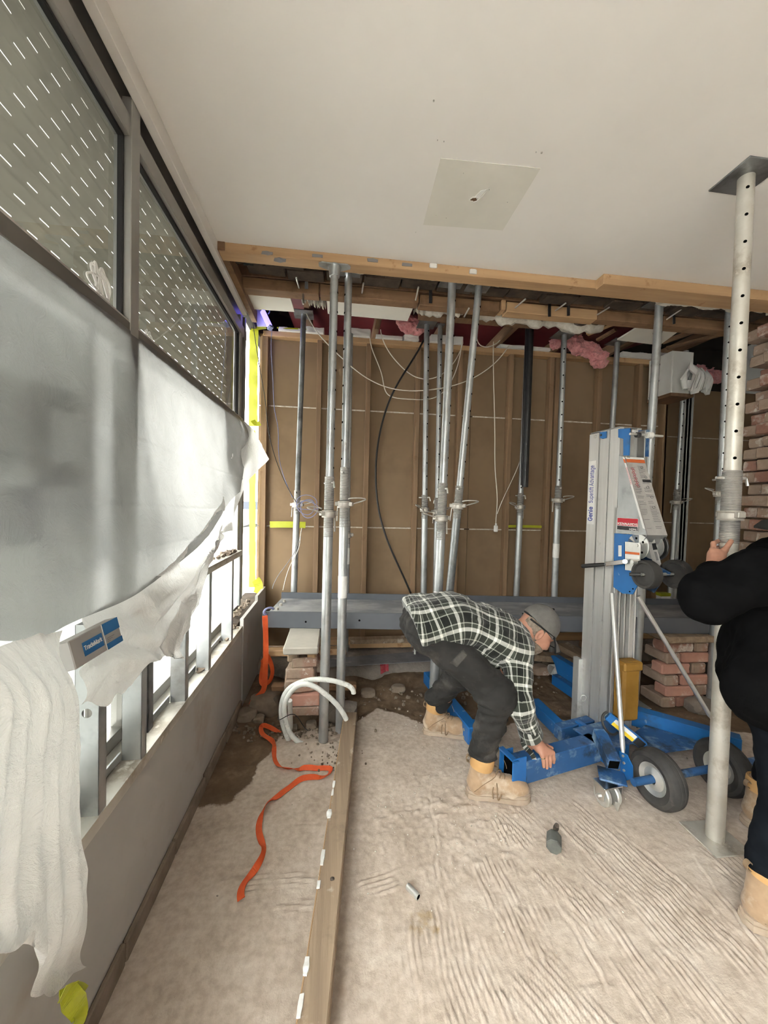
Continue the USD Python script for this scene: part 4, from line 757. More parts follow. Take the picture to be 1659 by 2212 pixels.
# ============================================================ STEEL PROPS
def prop(label, base, top, zc, ro=.0265, ri=.0225, body='galv', inner='galv', bp=.075, tp=.075, sleeve=.20, hole_dir=None, handle=True, hdir=(1, 0, 0), plate=True, topplate='galv_dark', winged=False, holes=True, hz=.11, sticker=None):
    base, top = np.asarray(base, float), np.asarray(top, float); ax = (top - base); L = np.linalg.norm(ax); ax /= L
    t = thing('steel_prop', label, 'prop', base); at = lambda h: base + ax * (h / ax[2])
    F = frame(ax, (0, 1, 0)); hd = np.asarray(hdir, float); hd /= np.linalg.norm(hd); nd = np.cross(ax, hd)
    tx = V(1, 0, 0) - ax * ax[0]; tx /= np.linalg.norm(tx); ty = np.cross(ax, tx)
    h = zc - base[2]; zt = top[2] - base[2]
    if plate: obj('base_plate', put(cham(bp * 2, bp * 2, .006, .0015), base + V(0, 0, .004), tx, V(0, 1, 0)), body if body != 'galv_dark' else 'galv_dark', t)
    obj('outer_tube', cyl(at(.005), at(h - sleeve * .35), ro, 28), body, t)
    k = int(sleeve / .0065); hs = np.linspace(h - sleeve * .5, h + sleeve * .5, k * 2 + 1); rr = ro + np.where(np.arange(k * 2 + 1) % 2, .0012, -.0006)
    obj('thread', lathe([(ri, 0)] + [(r_, q - hs[0]) for r_, q in zip(rr, hs)] + [(ri, hs[-1] - hs[0])], at(hs[0]), ax, 28), 'thread_steel', t)
    obj('inner_tube', cyl(at(h + sleeve * .3), at(zt - .006), ri, 28), inner, t)
    # collar nut with lugs
    c = at(h - sleeve * .12)
    lug = [put(cham(.028, .030, .026, .003), c + s * hd * (ro + .014) + ax * .004, hd, nd) for s in (-1, 1)]
    obj('collar', [lathe([(ro, -.02), (ro + .011, -.02), (ro + .013, -.015), (ro + .010, -.008), (ro + .010, .010), (ro + .013, .014), (ro + .011, .02), (ro, .02)], c, ax, 28)] + lug, 'cast_steel', t)
    if handle:
        e = c + hd * (ro + .02)
        obj('handle', tube(spline([e, e + hd * .05 + ax * .02 + nd * .012, e + hd * .085 + ax * .035, e + hd * .06 + ax * .04 - nd * .02, e - hd * .01 + ax * .03 - nd * .02], 26), .0045, 8), 'cast_steel', t)
        obj('nut_handle', cyl(c - hd * (ro + .012) - ax * .01, c - hd * (ro + .016) - ax * .10, .005, 8), 'cast_steel', t)
    pz = at(h + sleeve * .40); obj('locking_pin', tube([pz - nd * (ro + .03), pz + nd * (ro + .022), pz + nd * (ro + .03) - ax * .03], .006, 8), 'zinc', t)
    hv = np.asarray(hole_dir if hole_dir is not None else (-.35, -1, 0), float); hv -= ax * (hv @ ax); hv /= np.linalg.norm(hv)
    if holes:
        hh = np.arange(h + sleeve * .5 + .05, zt - .05, hz); out = []
        for q in hh:
            for s in (1, -1): p = at(q); out.append(cyl(p + s * hv * (ri - .004), p + s * hv * (ri + .0006), .0062, 10))
        obj('pin_hole', out, 'hole_black', t, kind='stuff')
    if sticker: obj('label_band', lathe([(ro + .0006, 0), (ro + .0009, .004), (ro + .0009, sticker[1] - .004), (ro + .0006, sticker[1])], at(sticker[0]), ax, 28), 'sticker_white', t, label='pale worn paper label')
    if winged:
        wing = unary_union([Point(0, 0).buffer(.034), Polygon([(-.085, -.02), (-.07, -.032), (0, -.03), (.07, -.032), (.085, -.02), (.085, .0), (.03, .03), (0, .045), (-.03, .03), (-.085, .0)])]).buffer(.006).buffer(-.002)
        obj('top_plate', [extr(wing, .007, top + V(0, 0, -.008)), lathe([(ri, -.06), (ri + .006, -.055), (ri + .012, -.012), (ri + .016, -.004)], top + V(0, 0, -.004), (0, 0, 1), 28)], 'galv', t)
    elif topplate: obj('top_plate', put(cham(tp * 2, tp * 2, .007, .0015), top + V(0, 0, -.004), V(1, 0, 0), V(0, 1, 0)), topplate, t)
    return t
# two props standing close to the camera on the left
b2 = onz(698, 1612); t2p = ony(723, 576, 2.235); t2p[2] = 2.708
prop('close galvanised prop left of its twin, winged head under the ledger timber', V(b2[0], b2[1], fz(*b2[:2])), t2p, ony(712, 1095, 2.16)[2], hdir=(-.85, -.5, 0), winged=True, sleeve=.34, plate=False, hole_dir=(1, -.3, 0))
b3 = onz(734, 1582); prop('close galvanised prop right of its twin, with a worn paper label', V(b3[0], b3[1], fz(*b3[:2])), V(*ony(753, 590, 2.38)[:2], 2.788), ony(738, 1074, 2.27)[2], hdir=(.95, -.3, 0), sleeve=.36, plate=False, hole_dir=(-1, -.5, 0), sticker=(.80, .13))
# props behind the beam and in the opening
def pp(label, tpx, bpx, Yt, Yb=None, zb=None, cpy=1085, ztop=None, **k):
    T = ony(*tpx, Yt); Bm = ony(*bpx, Yb or Yt)
    if zb is None: zb = fz(Bm[0], Bm[1]) if Bm[1] < 2.95 else .08
    d = T - Bm; base = Bm + d * ((zb - Bm[2]) / d[2])
    if ztop: T = Bm + d * ((ztop - Bm[2]) / d[2])
    x = bpx[0] + (tpx[0] - bpx[0]) * (bpx[1] - cpy) / (bpx[1] - tpx[1]); zc = ony(x, cpy, (Yt + (Yb or Yt)) / 2)[2]
    return prop(label, base, T, zc, **k)
pp('slim dark-topped prop nearest the window, behind the beam end', (656, 678), (635, 1275), 3.28, inner='galv_dark', body='galv', cpy=1085, hdir=(1, -.2, 0), tp=.08, holes=False)
pp('prop half hidden behind the close labelled prop, seen beside its lower half', (757, 720), (746, 1380), 3.30, zb=.06, cpy=1150, body='galv', handle=False, topplate=None, holes=False, sticker=(.78, .14))
pp('bright slim prop left of the middle cluster with a round head plate', (922, 700), (915, 1278), 3.20, cpy=1095, hdir=(-.7, -.7, 0), hole_dir=(.6, -1, 0))
pp('slim prop behind the thick middle prop, second of the middle cluster', (951, 702), (941, 1278), 3.30, cpy=1100, hdir=(1, .3, 0), hole_dir=(.2, -1, 0), ro=.025, ri=.021, tp=.035)
pp('thick bright prop in the middle running down behind the bent worker', (977, 612), (935, 1530), 2.40, Yb=2.36, cpy=1105, ztop=2.788, hole_dir=(1, -.6, 0), ro=.0285, ri=.0255, sleeve=.36, hdir=(-1, -.3, 0), sticker=(.70, .14))
pp('leaning prop of the middle cluster tilted towards the right', (1035, 612), (952, 1480), 2.42, Yb=2.55, cpy=1085, ztop=2.788, hole_dir=(1, -.8, 0), hdir=(1, -.6, 0), sleeve=.22, body='galv_dark')
pp('slim prop behind the black pipe, right of the middle cluster', (1141, 700), (1115, 1290), 3.25, cpy=1090, hdir=(-1, -.4, 0), topplate=None)
pp('slim prop under the pink insulation with a grey head plate', (1219, 722), (1197, 1290), 3.08, cpy=1075, hdir=(1, -.2, 0), sticker=(.86, .12), tp=.085)
pp('slim dark prop rising directly above the lift mast', (1334, 738), (1322, 930), 3.20, cpy=1060, handle=False, holes=False)
pp('dark thick prop passing behind the lift winch', (1425, 648), (1370, 1500), 2.42, Yb=2.45, cpy=1180, ztop=2.788, ro=.030, ri=.0255, hole_dir=(1, -1, 0), inner='galv')
pp('slim prop beside the steel channel under the white nib', (1482, 757), (1448, 1290), 3.30, cpy=1080, hdir=(1, -.3, 0), topplate=None)
pp('galvanised prop standing just behind the closest prop on the right', (1577, 645), (1537, 1500), 2.42, Yb=2.36, cpy=1060, ztop=2.788, hole_dir=(-.8, -1, 0), ro=.030, ri=.0255, hdir=(-1, -.1, 0), topplate=None)
bo = onz(1544, 1812); to = onz(1612, 384, 2.752)
prop('closest galvanised prop at the right edge, square head plate on the ceiling', V(bo[0], bo[1], fz(*bo[:2]) + .002), V(to[0], to[1], H - .001), ony(1572, 1095, 1.40)[2], ro=.0325, ri=.0285, sleeve=.30, bp=.085, tp=.085, hole_dir=(-.75, -1, 0), body='galv_dusty', inner='galv_dusty', hdir=(-.2, -1, 0), handle=False)
# black pipe and steel channel
obj('black_pipe', [tube([ony(1147, 690, 3.10), ony(1134, 1052, 3.10)], .026, 16), tube([ony(1141, 690, 3.12), ony(1130, 1048, 3.12)], .022, 16)], 'black_steel', label='pair of black pipes hanging down from the roof space', cat='pipe')
ch0, ch1 = ony(1492, 800, 3.5), ony(1466, 1296, 3.5)
obj('steel_channel', [bar(ch0 + V(-.03, 0, 0), ch1 + V(-.03, 0, 0), .002, .05, (1, 0, 0), .0005), bar(ch0, ch1, .06, .002, (0, 1, 0), .0005), bar(ch0 + V(.03, 0, 0), ch1 + V(.03, 0, 0), .002, .05, (1, 0, 0), .0005)], 'galv', label='upright galvanised steel channel at the right of the stud wall', cat='channel')

# ============================================================ LOOSE THINGS ON THE FLOOR
# timber plank
q0, q1 = onz(757, 1568), onz(672, 2290); q0[2] = q1[2] = .045
pk = thing('floor_timber', 'long weathered timber lying on the floor with a strip of white paint', 'timber', (q0[0], q0[1], 0))
pd = (q1 - q0) / np.linalg.norm(q1 - q0); pn = V(-pd[1], pd[0], 0)
obj('timber', turned(bar(q0, q1, .078, .085, c=.004), (q0 + q1) / 2, .0), 'grey_timber', pk)
side = 1 if pn[0] < 0 else -1
for i, (y0, y1) in enumerate([(1688, 1722), (1752, 1768), (1838, 1872), (1905, 1922), (2072, 2112), (2150, 2205)]):
    f = lambda y: q0 + pd * np.linalg.norm(onz(0, 0, 0) * 0 + (q0 - onz(740 - (y - 1568) * .08, y, .085)) * V(1, 1, 0))
    A, B = f(y0), f(y1); o = pn * side * .036 + V(0, 0, .043)
    obj('paint_flake', rough_block(np.minimum(A, B) * 0 - V(np.linalg.norm(B - A) / 2, .006, .003), V(np.linalg.norm(B - A) / 2, .006, .003), i, .009, 9, .001).apply_transform(np.r_[np.c_[np.array([pd, pn, V(0, 0, 1)]).T, (A + B) / 2 + o], [[0, 0, 0, 1]]]), 'sticker_white', pk)
obj('pale_edge', bar(q0 + pn * side * .0385 + V(0, 0, .036), q1 + pn * side * .0385 + V(0, 0, .036), .004, .012), 'pine', pk)
kn = onz(687, 2120, .088)
obj('burnt_knot', stone(kn + V(0, 0, -.009), .017, 4, (.8, 1.7, .6)), 'char', pk); kn2 = onz(718, 1898, .088); obj('burnt_knot', stone(kn2 + V(0, 0, -.003), .009, 5, (1, 1, .6)), 'char', pk)
# club hammer
hb = onz(1199, 1838); hm = thing('club_hammer', 'short club hammer with a grey octagonal head lying on the floor', 'hammer', hb)
hd0 = onz(1199, 1822, .03); hdir_ = onz(1203, 1785, .06) - onz(1199, 1822, .03)
oct_ = [(.030 * math.cos(a), .030 * math.sin(a)) for a in np.arange(8) * math.pi / 4 + math.pi / 8]
e = extr(oct_, .058, (0, 0, 0)); e2 = trimesh.convex.convex_hull(np.vstack([e.vertices * V(.9, .9, 1) * V(1, 1, 1.06) + V(0, 0, -.002), e.vertices * V(1, 1, .86) + V(0, 0, .005)]))
vv = onz(1199, 1838, .02) - onz(1199, 1805, .02); vv = V(vv[0] * .5 - .02, vv[1], 0); vv /= np.linalg.norm(vv); uu = V(-vv[1], vv[0], 0)
obj('head', put(e2, hb + V(0, .01, .028) - vv * .03, uu, V(0, 0, 1)), 'hammer_steel', hm)
hc0 = hb - vv * .055 + V(0, 0, .045); hc1 = onz(1203, 1783, .085) ; obj('handle', tube([hc0, hc0 * .6 + hc1 * .4, hc1], [.010, .011, .009], 12, caps=True), 'char', hm)
# chrome socket
s0, s1 = onz(880, 1914, .014), onz(904, 1938, .014); sk_ = thing('chrome_socket', 'shiny tubular spanner socket lying on the floor', 'tool', onz(892, 1926)); sd = (s1 - s0); sL = np.linalg.norm(sd)
obj('barrel', lathe([(.0, 0), (.010, 0), (.011, .002), (.011, sL - .002), (.0105, sL), (.008, sL)], s0, sd, 24), 'zinc', sk_); obj('bore', lathe([(.008, sL - .0005), (.0, sL - .001)], s0, sd, 20), 'hole_black', sk_)
# orange strap on the floor: a twisting ribbon
def strap(pts, zz, w, n, label, seed, parent=None):
    P = np.array([onz(x, y, z0) for (x, y), z0 in zip(pts, zz)]); p = spline(P, n); r_ = np.random.default_rng(seed)
    ph = np.cumsum(r_.normal(size=n) * .0) + .75 * np.sin(np.linspace(0, 23, n) + seed) + .35 * np.sin(np.linspace(0, 61, n))
    tg = np.gradient(p, axis=0); tg /= np.linalg.norm(tg, axis=1, keepdims=True); sd_ = np.cross(tg, V(0, 0, 1)); nn = np.cos(ph)[:, None] * V(0, 0, 1) + np.sin(ph)[:, None] * sd_
    for k in range(n): p[k, 2] = max(p[k, 2], fz(p[k, 0], p[k, 1]) + .003 + abs(math.sin(ph[k])) * w / 2)
    return band(p, nn, w, .0022)
obj('orange_strap', strap([(603, 1579), (585, 1572), (568, 1567), (567, 1585), (585, 1598), (592, 1622), (594, 1645), (615, 1663), (650, 1662), (690, 1662), (714, 1664), (712, 1672), (680, 1680), (645, 1688), (612, 1712), (580, 1735), (566, 1758), (560, 1800), (568, 1850), (550, 1880), (530, 1905), (521, 1944)], [.03, .01, .01, .01, .01] + [.006] * 17, .025, 220, '', 3), 'strap_orange', label='flat orange strap snaking across the floor in zigzags', cat='strap')
# orange strap hanging from the beam end
hp_ = lambda x, y, Y: ony(x, y, Y)
A = np.array([hp_(572, 1330, 2.60), hp_(573, 1345, 2.60), hp_(574, 1380, 2.60), hp_(574, 1420, 2.60), hp_(572, 1470, 2.60), hp_(568, 1492, 2.58), hp_(556, 1505, 2.56), hp_(543, 1522, 2.54)])
hs_ = thing('orange_sling', 'orange lifting strap hanging in a loop from the end of the beam', 'strap', A[-1])
obj('long_leg', band(spline(A, 50), np.tile(V(.25, -1, 0), (50, 1)) + np.stack([.4 * np.sin(np.linspace(0, 9, 50)), 0 * np.linspace(0, 1, 50), .2 * np.ones(50)], 1), .035, .003), 'strap_orange', hs_)
Bc = np.array([hp_(576, 1415, 2.63), hp_(584, 1430, 2.63), hp_(588, 1455, 2.62), hp_(578, 1475, 2.61), hp_(570, 1478, 2.61), hp_(566, 1450, 2.63), hp_(565, 1425, 2.64)])
obj('loop', band(spline(Bc, 50), np.tile(V(.3, -1, .1), (50, 1)) + np.stack([.8 * np.sin(np.linspace(0, 5, 50)), np.zeros(50), np.zeros(50)], 1), .030, .003), 'strap_orange', hs_)
obj('knot', tube(spline([bpt(.03, -.01, BH - .02), bpt(.02, -.02, BH + .01), bpt(.05, .0, BH + .025), bpt(.07, .02, BH + .01)], 20), .008, 8), 'cable_blue', hs_)
# white corrugated conduits bent out of the ground
def conduit(pts, r, label):
    p = spline(np.array([ony(x, y, Y) for x, y, Y in pts]), 260); rr = r + .00045 * np.sign(np.sin(np.arange(260) * 2.1)); t = thing('conduit', label, 'conduit', p[0])
    obj('corrugated_tube', tube(p, rr, 14), 'conduit_white', t)
    return p
c1 = conduit([(625, 1602, 2.20), (610, 1560, 2.20), (608, 1525, 2.18), (622, 1490, 2.16), (655, 1472, 2.14), (700, 1468, 2.10), (740, 1476, 2.08), (762, 1490, 2.08), (764, 1498, 2.08)], .0135, 'white corrugated conduit arching highest over the two close props')
c2 = conduit([(655, 1608, 2.16), (628, 1585, 2.16), (616, 1550, 2.15), (617, 1515, 2.13), (635, 1488, 2.12), (665, 1478, 2.08), (700, 1497, 2.06), (730, 1525, 2.05), (748, 1554, 2.06)], .0135, 'white corrugated conduit looping lower and ending beside the floor timber')
obj('pipe_stub', tube([onz(628, 1575, 0), ony(626, 1513, 2.24)], .014, 16), 'white_plastic', label='short upright white pipe stub behind the conduits', cat='pipe')
obj('tie_wire', tube(spline([ony(601, 1548, 2.17), ony(612, 1551, 2.12), ony(630, 1543, 2.13), ony(645, 1552, 2.15), ony(666, 1578, 2.15)], 30), .0022, 6), 'black_plastic', label='black tie wire around the two conduits', cat='wire')

# ============================================================ CABLES, TAPE, LAMP
def cable(label, pts, m_, r=.004, Y=3.32, name='cable', cat='cable'):
    return obj(name, tube(spline([ony(p[0], p[1], p[2] if len(p) > 2 else Y) for p in pts], 70), r, 7), m_, label=label, cat=cat)
cable('thick black cable curving down from the roof to the middle of the beam', [(915, 735), (880, 795), (848, 850), (828, 905), (815, 970), (812, 1040), (820, 1110), (838, 1170), (862, 1225), (890, 1288)], 'cable_black', .0085, 3.30)
cable('white cable swooping right from the slim left prop to the middle props', [(660, 672), (700, 735), (735, 770), (790, 815), (850, 840), (920, 843), (1000, 826), (1060, 792), (1100, 745)], 'cable_white', .0045, 3.26)
cable('white cable drooping low between two studs left of the black cable', [(800, 715), (806, 760), (826, 815), (836, 850), (880, 862), (945, 856), (985, 800), (998, 735)], 'cable_white', .0045, 3.34)
cable('white cable hanging from the plate across the black cable', [(822, 712), (832, 745), (865, 790), (900, 815), (930, 818), (975, 790), (1000, 740)], 'cable_white', .0045, 3.31)
cable('short white cable sagging under the plate right of the leaning prop', [(1030, 730), (1042, 748), (1065, 746), (1080, 735)], 'cable_white', .0045, 3.36)
cable('long white cable hanging to a white socket on the right of the middle props', [(1066, 738), (1067, 850), (1069, 950), (1070, 1020), (1074, 1085), (1072, 1115), (1071, 1136)], 'cable_white', .0045, 3.34)
cable('thin white cable branching from the hanging socket to the black pipe', [(1074, 1110), (1095, 1060), (1118, 1010), (1128, 980)], 'cable_white', .0035, 3.30)
cable('thin black lead falling along the corner stud from the blue lamp', [(545, 690), (553, 745), (562, 800), (572, 860), (580, 930), (595, 990), (625, 1060), (640, 1085)], 'cable_black', .0028, 3.22)
cable('thin blue lead dropping from the blue lamp', [(588, 710), (586, 760), (590, 830), (594, 890), (600, 920), (602, 980), (610, 1020), (632, 1075)], 'cable_blue', .003, 3.25)
cable('grey lead running from the slim left prop down to the beam', [(648, 1160), (640, 1185), (622, 1215), (600, 1245), (588, 1272)], 'cable_grey', .0028, 3.22)
cable('cream lead curling down beside the slim left prop', [(652, 1140), (648, 1170), (645, 1185), (630, 1215), (617, 1250), (611, 1275)], 'cable_white', .0032, 3.20)
th = np.linspace(0, 6 * math.pi, 90); cc = ony(664, 1088, 3.18)
obj('cable_coil', tube(np.stack([cc[0] + (.075 + .02 * np.sin(th * .7)) * np.cos(th) , cc[1] + .03 * np.sin(th * .5), cc[2] + (.055 + .03 * np.sin(th * .43)) * np.sin(th) - .002 * th], 1), .003, 6), 'cable_blue', label='tangle of blue-grey lead hooked on the slim left prop', cat='cable')
sk2 = ony(1071, 1142, 3.34); so = thing('cable_socket', 'small white socket on the end of the hanging cable', 'socket', sk2)
obj('body', cham(.034, .028, .06, .006).apply_translation(sk2), 'white_plastic', so); obj('neck', cyl(sk2 + V(0, 0, .03), sk2 + V(0, 0, .048), .009, 12), 'white_plastic', so)
# yellow tape: strip sealing the open window edge, and pieces on the wall
def tape(name, pts, w, nrm, label, t=.0015, n=40): return obj(name, band(spline(pts, n), np.tile(np.asarray(nrm, float), (n, 1)) + .12 * np.stack([np.sin(np.arange(n) * .7), np.cos(np.arange(n) * .45), np.sin(np.arange(n) * .3)], 1), w, t), 'tape_yellow', label=label, cat='tape')
tape('edge_tape', [ony(x, y, 3.38) for x, y in [(549, 712), (548, 760), (547, 840), (547, 920)]], .075, (-.25, -1, 0), 'upper strip of fluorescent yellow tape sealing the edge beside the window')
tape('edge_tape', [ony(x, y, 3.37) for x, y in [(545, 930), (545, 1040), (545, 1150), (545, 1268)]], .055, (-.2, -1, 0), 'lower strip of fluorescent yellow tape down to the sill')
tape('edge_tape', [ony(x, y, 3.36) for x, y in [(543, 712), (560, 708), (575, 706)]], .04, (0, -1, .2), 'short yellow tape turned along the top of the corner stud', n=12)
tape('edge_tape', [ony(x, y, 3.34) for x, y in [(552, 1252), (558, 1262), (556, 1282)]], .07, (0, -1, .2), 'flapping tail of yellow tape at the foot of the window edge', n=12)
tape('edge_tape', [ony(x, y, 3.33) for x, y in [(546, 908), (555, 916), (562, 914)]], .04, (.2, -1, .3), 'curled yellow tape flap beside the corner of the plastic sheet', n=10)
tape('wall_tape', [ony(x, y, 3.44) for x, y in [(583, 1133), (620, 1133), (660, 1134)]], .055, (0, -1, 0), 'piece of yellow tape on the wall joint behind the slim left prop', n=20)
tape('wall_tape', [ony(x, y, 3.44) for x, y in [(1098, 1137), (1135, 1137), (1170, 1138)]], .024, (0, -1, 0), 'thin piece of yellow tape on the wall joint behind the black pipe', n=20)
tape('wall_tape', [ony(x, y, 3.42) for x, y in [(598, 708), (640, 710), (672, 712)]], .012, (0, -1, 0), 'thin yellow tape along the top plate left of the slim prop', n=20)
# blue work lamp
l0, l1 = ony(567, 672, 3.30), ony(583, 706, 3.24); lm = thing('work_lamp', 'small glowing blue-violet lamp clipped above the corner stud', 'lamp', l1)
obj('tube', bar(l0, l1, .036, .04, c=.008), 'lamp_blue', lm); obj('end_cap', bar(l1, l1 + (l1 - l0) * .12, .042, .046, c=.006), 'cable_blue', lm); obj('hook', tube(spline([l0, l0 + V(.02, 0, .03), l0 + V(.05, 0, .02), l0 + V(.045, 0, -.02)], 14), .005, 6), 'cable_blue', lm)
obj('soffit_scrap', extr([tuple(ony(x, y, 3.36)[[0, 2]]) for x, y in [(548, 668), (566, 672), (577, 706), (556, 706)]][::-1], .01, (0, 3.36, 0), (1, 0, 0), (0, 0, 1)), 'ceiling_paint', label='cream board scrap beside the blue lamp', cat='board')

# small things along the foot of the wall and on the beam
tpv = ony(896, 1418, 3.18); tap = thing('water_tap', 'small pale water tap on a pipe stub beside the bent worker', 'tap', tpv)
obj('pipe', cyl(tpv + V(0, 0, -.02), tpv + V(0, 0, .10), .009, 12), 'conduit_white', tap); obj('tap_body', lathe([(.006, 0), (.014, .004), (.014, .03), (.008, .036), (.008, .05), (.018, .052), (.018, .06), (0, .062)], tpv + V(0, 0, .09), (0, 0, 1), 16), 'cast_steel', tap); obj('spout', tube(spline([tpv + V(0, 0, .105), tpv + V(-.025, -.01, .105), tpv + V(-.035, -.012, .085)], 10), .006, 8), 'cast_steel', tap); obj('flange', cyl(tpv + V(0, 0, -.02), tpv + V(0, 0, -.012), .035, 16), 'cast_steel', tap)
bc0 = ony(1432, 1304, 3.26); bxc = thing('small_box', 'little white box with a yellow-green top standing behind the beam right of the lift', 'box', bc0)
obj('body', bx(bc0 + V(-.05, -.03, -.02), bc0 + V(.05, .03, .09), .003), 'sticker_white', bxc); obj('lid', bx(bc0 + V(-.052, -.032, .075), bc0 + V(.052, .032, .105), .003), 'tape_yellow', bxc)
# parked car far down the street
cx0 = ony(540, 1085, 19.5); car = thing('car', 'small white car parked far down the street, seen through the gap beside the window', 'car', (cx0[0], 19.5, -.05))
prof_ = Polygon([(0, .25), (.0, .75), (.35, .85), (.75, 1.38), (2.3, 1.42), (2.9, .95), (3.9, .82), (4.0, .3)]).buffer(.06); ca_ = V(cx0[0] - .85, 19.5, -.05)
obj('body', extr(prof_, 1.7, ca_, (0, 1, 0), (0, 0, 1)), 'car_white', car, smooth=40); obj('window', [bx(ca_ + V(.15, .28, .9), ca_ + V(1.55, .6, 1.3), .02), bx(ca_ + V(-.03, .8, .95), ca_ + V(1.73, 2.4, 1.32), .02)], 'car_glass', car)
for (yy, xx) in ((.7, -.02), (.7, 1.55), (3.2, -.02), (3.2, 1.55)): obj('wheel', lathe([(0, 0), (.2, .01), (.3, .02), (.32, .06), (.32, .15), (.3, .19), (0, .2)], ca_ + V(xx, yy, .32), (1, 0, 0), 24), 'rubber', car)
for xx in (.05, 1.45): obj('tail_lamp', bx(ca_ + V(xx, -.08, .62), ca_ + V(xx + .22, -.04, .8), .01), 'print_red', car)

# ============================================================ PLASTIC SHEETING
from scipy.interpolate import RectBivariateSpline
def lattice(rows, n, m_, deg=3):
    """rows of pixel points with their own distance from the window wall (x, y, X) -> smooth surface in space"""
    P = np.array([[onx(x, y, X) for x, y, X in r] for r in rows]); a, b = P.shape[:2]; u, v = np.linspace(0, 1, a), np.linspace(0, 1, b); U_, V_ = np.linspace(0, 1, n), np.linspace(0, 1, m_)
    return np.stack([RectBivariateSpline(u, v, P[..., k], kx=min(deg, a - 1), ky=min(deg, b - 1))(U_, V_) for k in range(3)], -1), U_, V_
def wrinkle(P, amp, sc, seed, stretch=(1, 1, 1)):
    n = np.cross(np.gradient(P, axis=0), np.gradient(P, axis=1)); n /= np.linalg.norm(n, axis=-1, keepdims=True) + 1e-12
    d = meshkit.fbm(P.reshape(-1, 3) * np.asarray(stretch) * sc, 4, seed).reshape(P.shape[:2]) - .5
    r = 1 - 2 * np.abs(meshkit.fbm(P.reshape(-1, 3) * np.asarray(stretch) * sc * .6 + 3, 3, seed + 7).reshape(P.shape[:2]) - .5) * 2
    return n, d * amp + np.clip(r, -.5, 1) * amp * .35
sheet = thing('plastic_sheet', 'large milky plastic dust sheet taped under the transom and gathered into a hanging bunch', 'plastic sheet', (-.62, 1.0, .2))
top = [(-1100, -205), (-420, 235), (-180, 375), (-40, 478), (90, 572), (200, 652), (300, 728), (400, 806), (470, 862), (518, 902), (541, 922)]
fold = [(-1100, 1560), (-420, 1450), (-180, 1390), (-60, 1385), (70, 1385), (165, 1342), (255, 1300), (345, 1250), (425, 1180), (478, 1110), (520, 1062)]
rows = []
for k, s in enumerate(np.linspace(0, 1, 6)):
    X = (-.702, -.685, -.665, -.640, -.606, -.578)[k]
    rows.append([(t[0] + (f[0] - t[0]) * s - 0, t[1] + (f[1] - t[1]) * s, X if i < 9 else max(X, -.66) if k else -.70) for i, (t, f) in enumerate(zip(top, fold))])
PA, ua, va = lattice(rows, 130, 190); n_, d_ = wrinkle(PA, .014, 5, 3, (1, .8, 1.4)); sA = ua[:, None]
dA = d_ * np.clip(sA * 3, .1, 1) + .012 * sA ** 2 * np.sin(va[None] * 26 + 5 * sA) * sA
for (za, zb) in ((1.62, 1.50), (1.38, 1.30), (1.22, 1.20)):
    t_ = (PA[..., 1] - .3) / 2.4; line = za + (zb - za) * t_; dA += .0035 * np.exp(-((PA[..., 2] - line) / .006) ** 2)
PA = PA + n_ * dA[..., None] * np.sign(n_[..., :1].mean()); obj('hanging_face', grid_mesh(PA), 'polythene', sheet, smooth=True)
# corner flap beyond the frame
PF, uf, vf = lattice([[(520, 905, -.70), (532, 915, -.69), (541, 922, -.68)], [(515, 985, -.665), (540, 960, -.64), (560, 952, -.61)], [(508, 1060, -.655), (540, 1010, -.62), (581, 992, -.58)], [(496, 1130, -.65), (525, 1058, -.64), (548, 1022, -.63)]], 40, 26, 1)
n_, d_ = wrinkle(PF, .012, 12, 5); obj('corner_flap', grid_mesh(PF + n_ * d_[..., None]), 'polythene_layers', sheet, smooth=True)
# folded strip at the right edge, hanging against the end post
PS, us, vs = lattice([[(484, 880, -.70), (500, 895, -.70), (515, 905, -.70)], [(482, 1000, -.68), (500, 1000, -.66), (513, 1000, -.68)], [(476, 1110, -.66), (494, 1115, -.63), (508, 1118, -.66)], [(470, 1170, -.64), (486, 1140, -.62), (500, 1128, -.64)]], 50, 24)
n_, d_ = wrinkle(PS, .014, 12, 15); obj('edge_strip', grid_mesh(PS + n_ * d_[..., None]), 'polythene_layers', sheet, smooth=True)
# loose under layer drooping in crumpled lobes over the stud frame
fo = [(166, 1338), (235, 1302), (300, 1268), (362, 1222), (415, 1168), (455, 1115), (482, 1072)]
m1 = [(178, 1395), (240, 1372), (305, 1345), (365, 1300), (418, 1240), (455, 1185), (480, 1135)]
m2 = [(178, 1440), (242, 1425), (302, 1398), (350, 1350), (412, 1270), (450, 1205), (478, 1150)]
lo = [(176, 1482), (246, 1494), (318, 1462), (372, 1398), (412, 1322), (446, 1235), (474, 1172)]
PC, uc, vc = lattice([[(x, y, -.588) for x, y in fo], [(x, y, -.572) for x, y in m1], [(x, y, -.560) for x, y in m2], [(x, y, -.575) for x, y in lo]], 90, 150)
n_, d_ = wrinkle(PC, .034, 10, 8, (1, .7, 1)); dC = d_ + .012 * np.sin(uc[:, None] * 15 + 4 * np.sin(vc[None] * 9)) * np.clip(uc[:, None] * 2, 0, 1)
rag = (meshkit.fbm(np.stack([vc * 9, 0 * vc, 0 * vc], 1), 3, 4) - .5)[None, :, None] * np.clip(uc[:, None, None] * 3 - 2, 0, 1) * V(0, 0, .12)
PC2 = PC + np.abs(n_[..., :1]) * 0 + np.sign(n_[..., :1]) * n_ * np.maximum(dC, -.012)[..., None] + rag; obj('crumpled_underlayer', grid_mesh(PC2), 'polythene_layers', sheet, smooth=True)
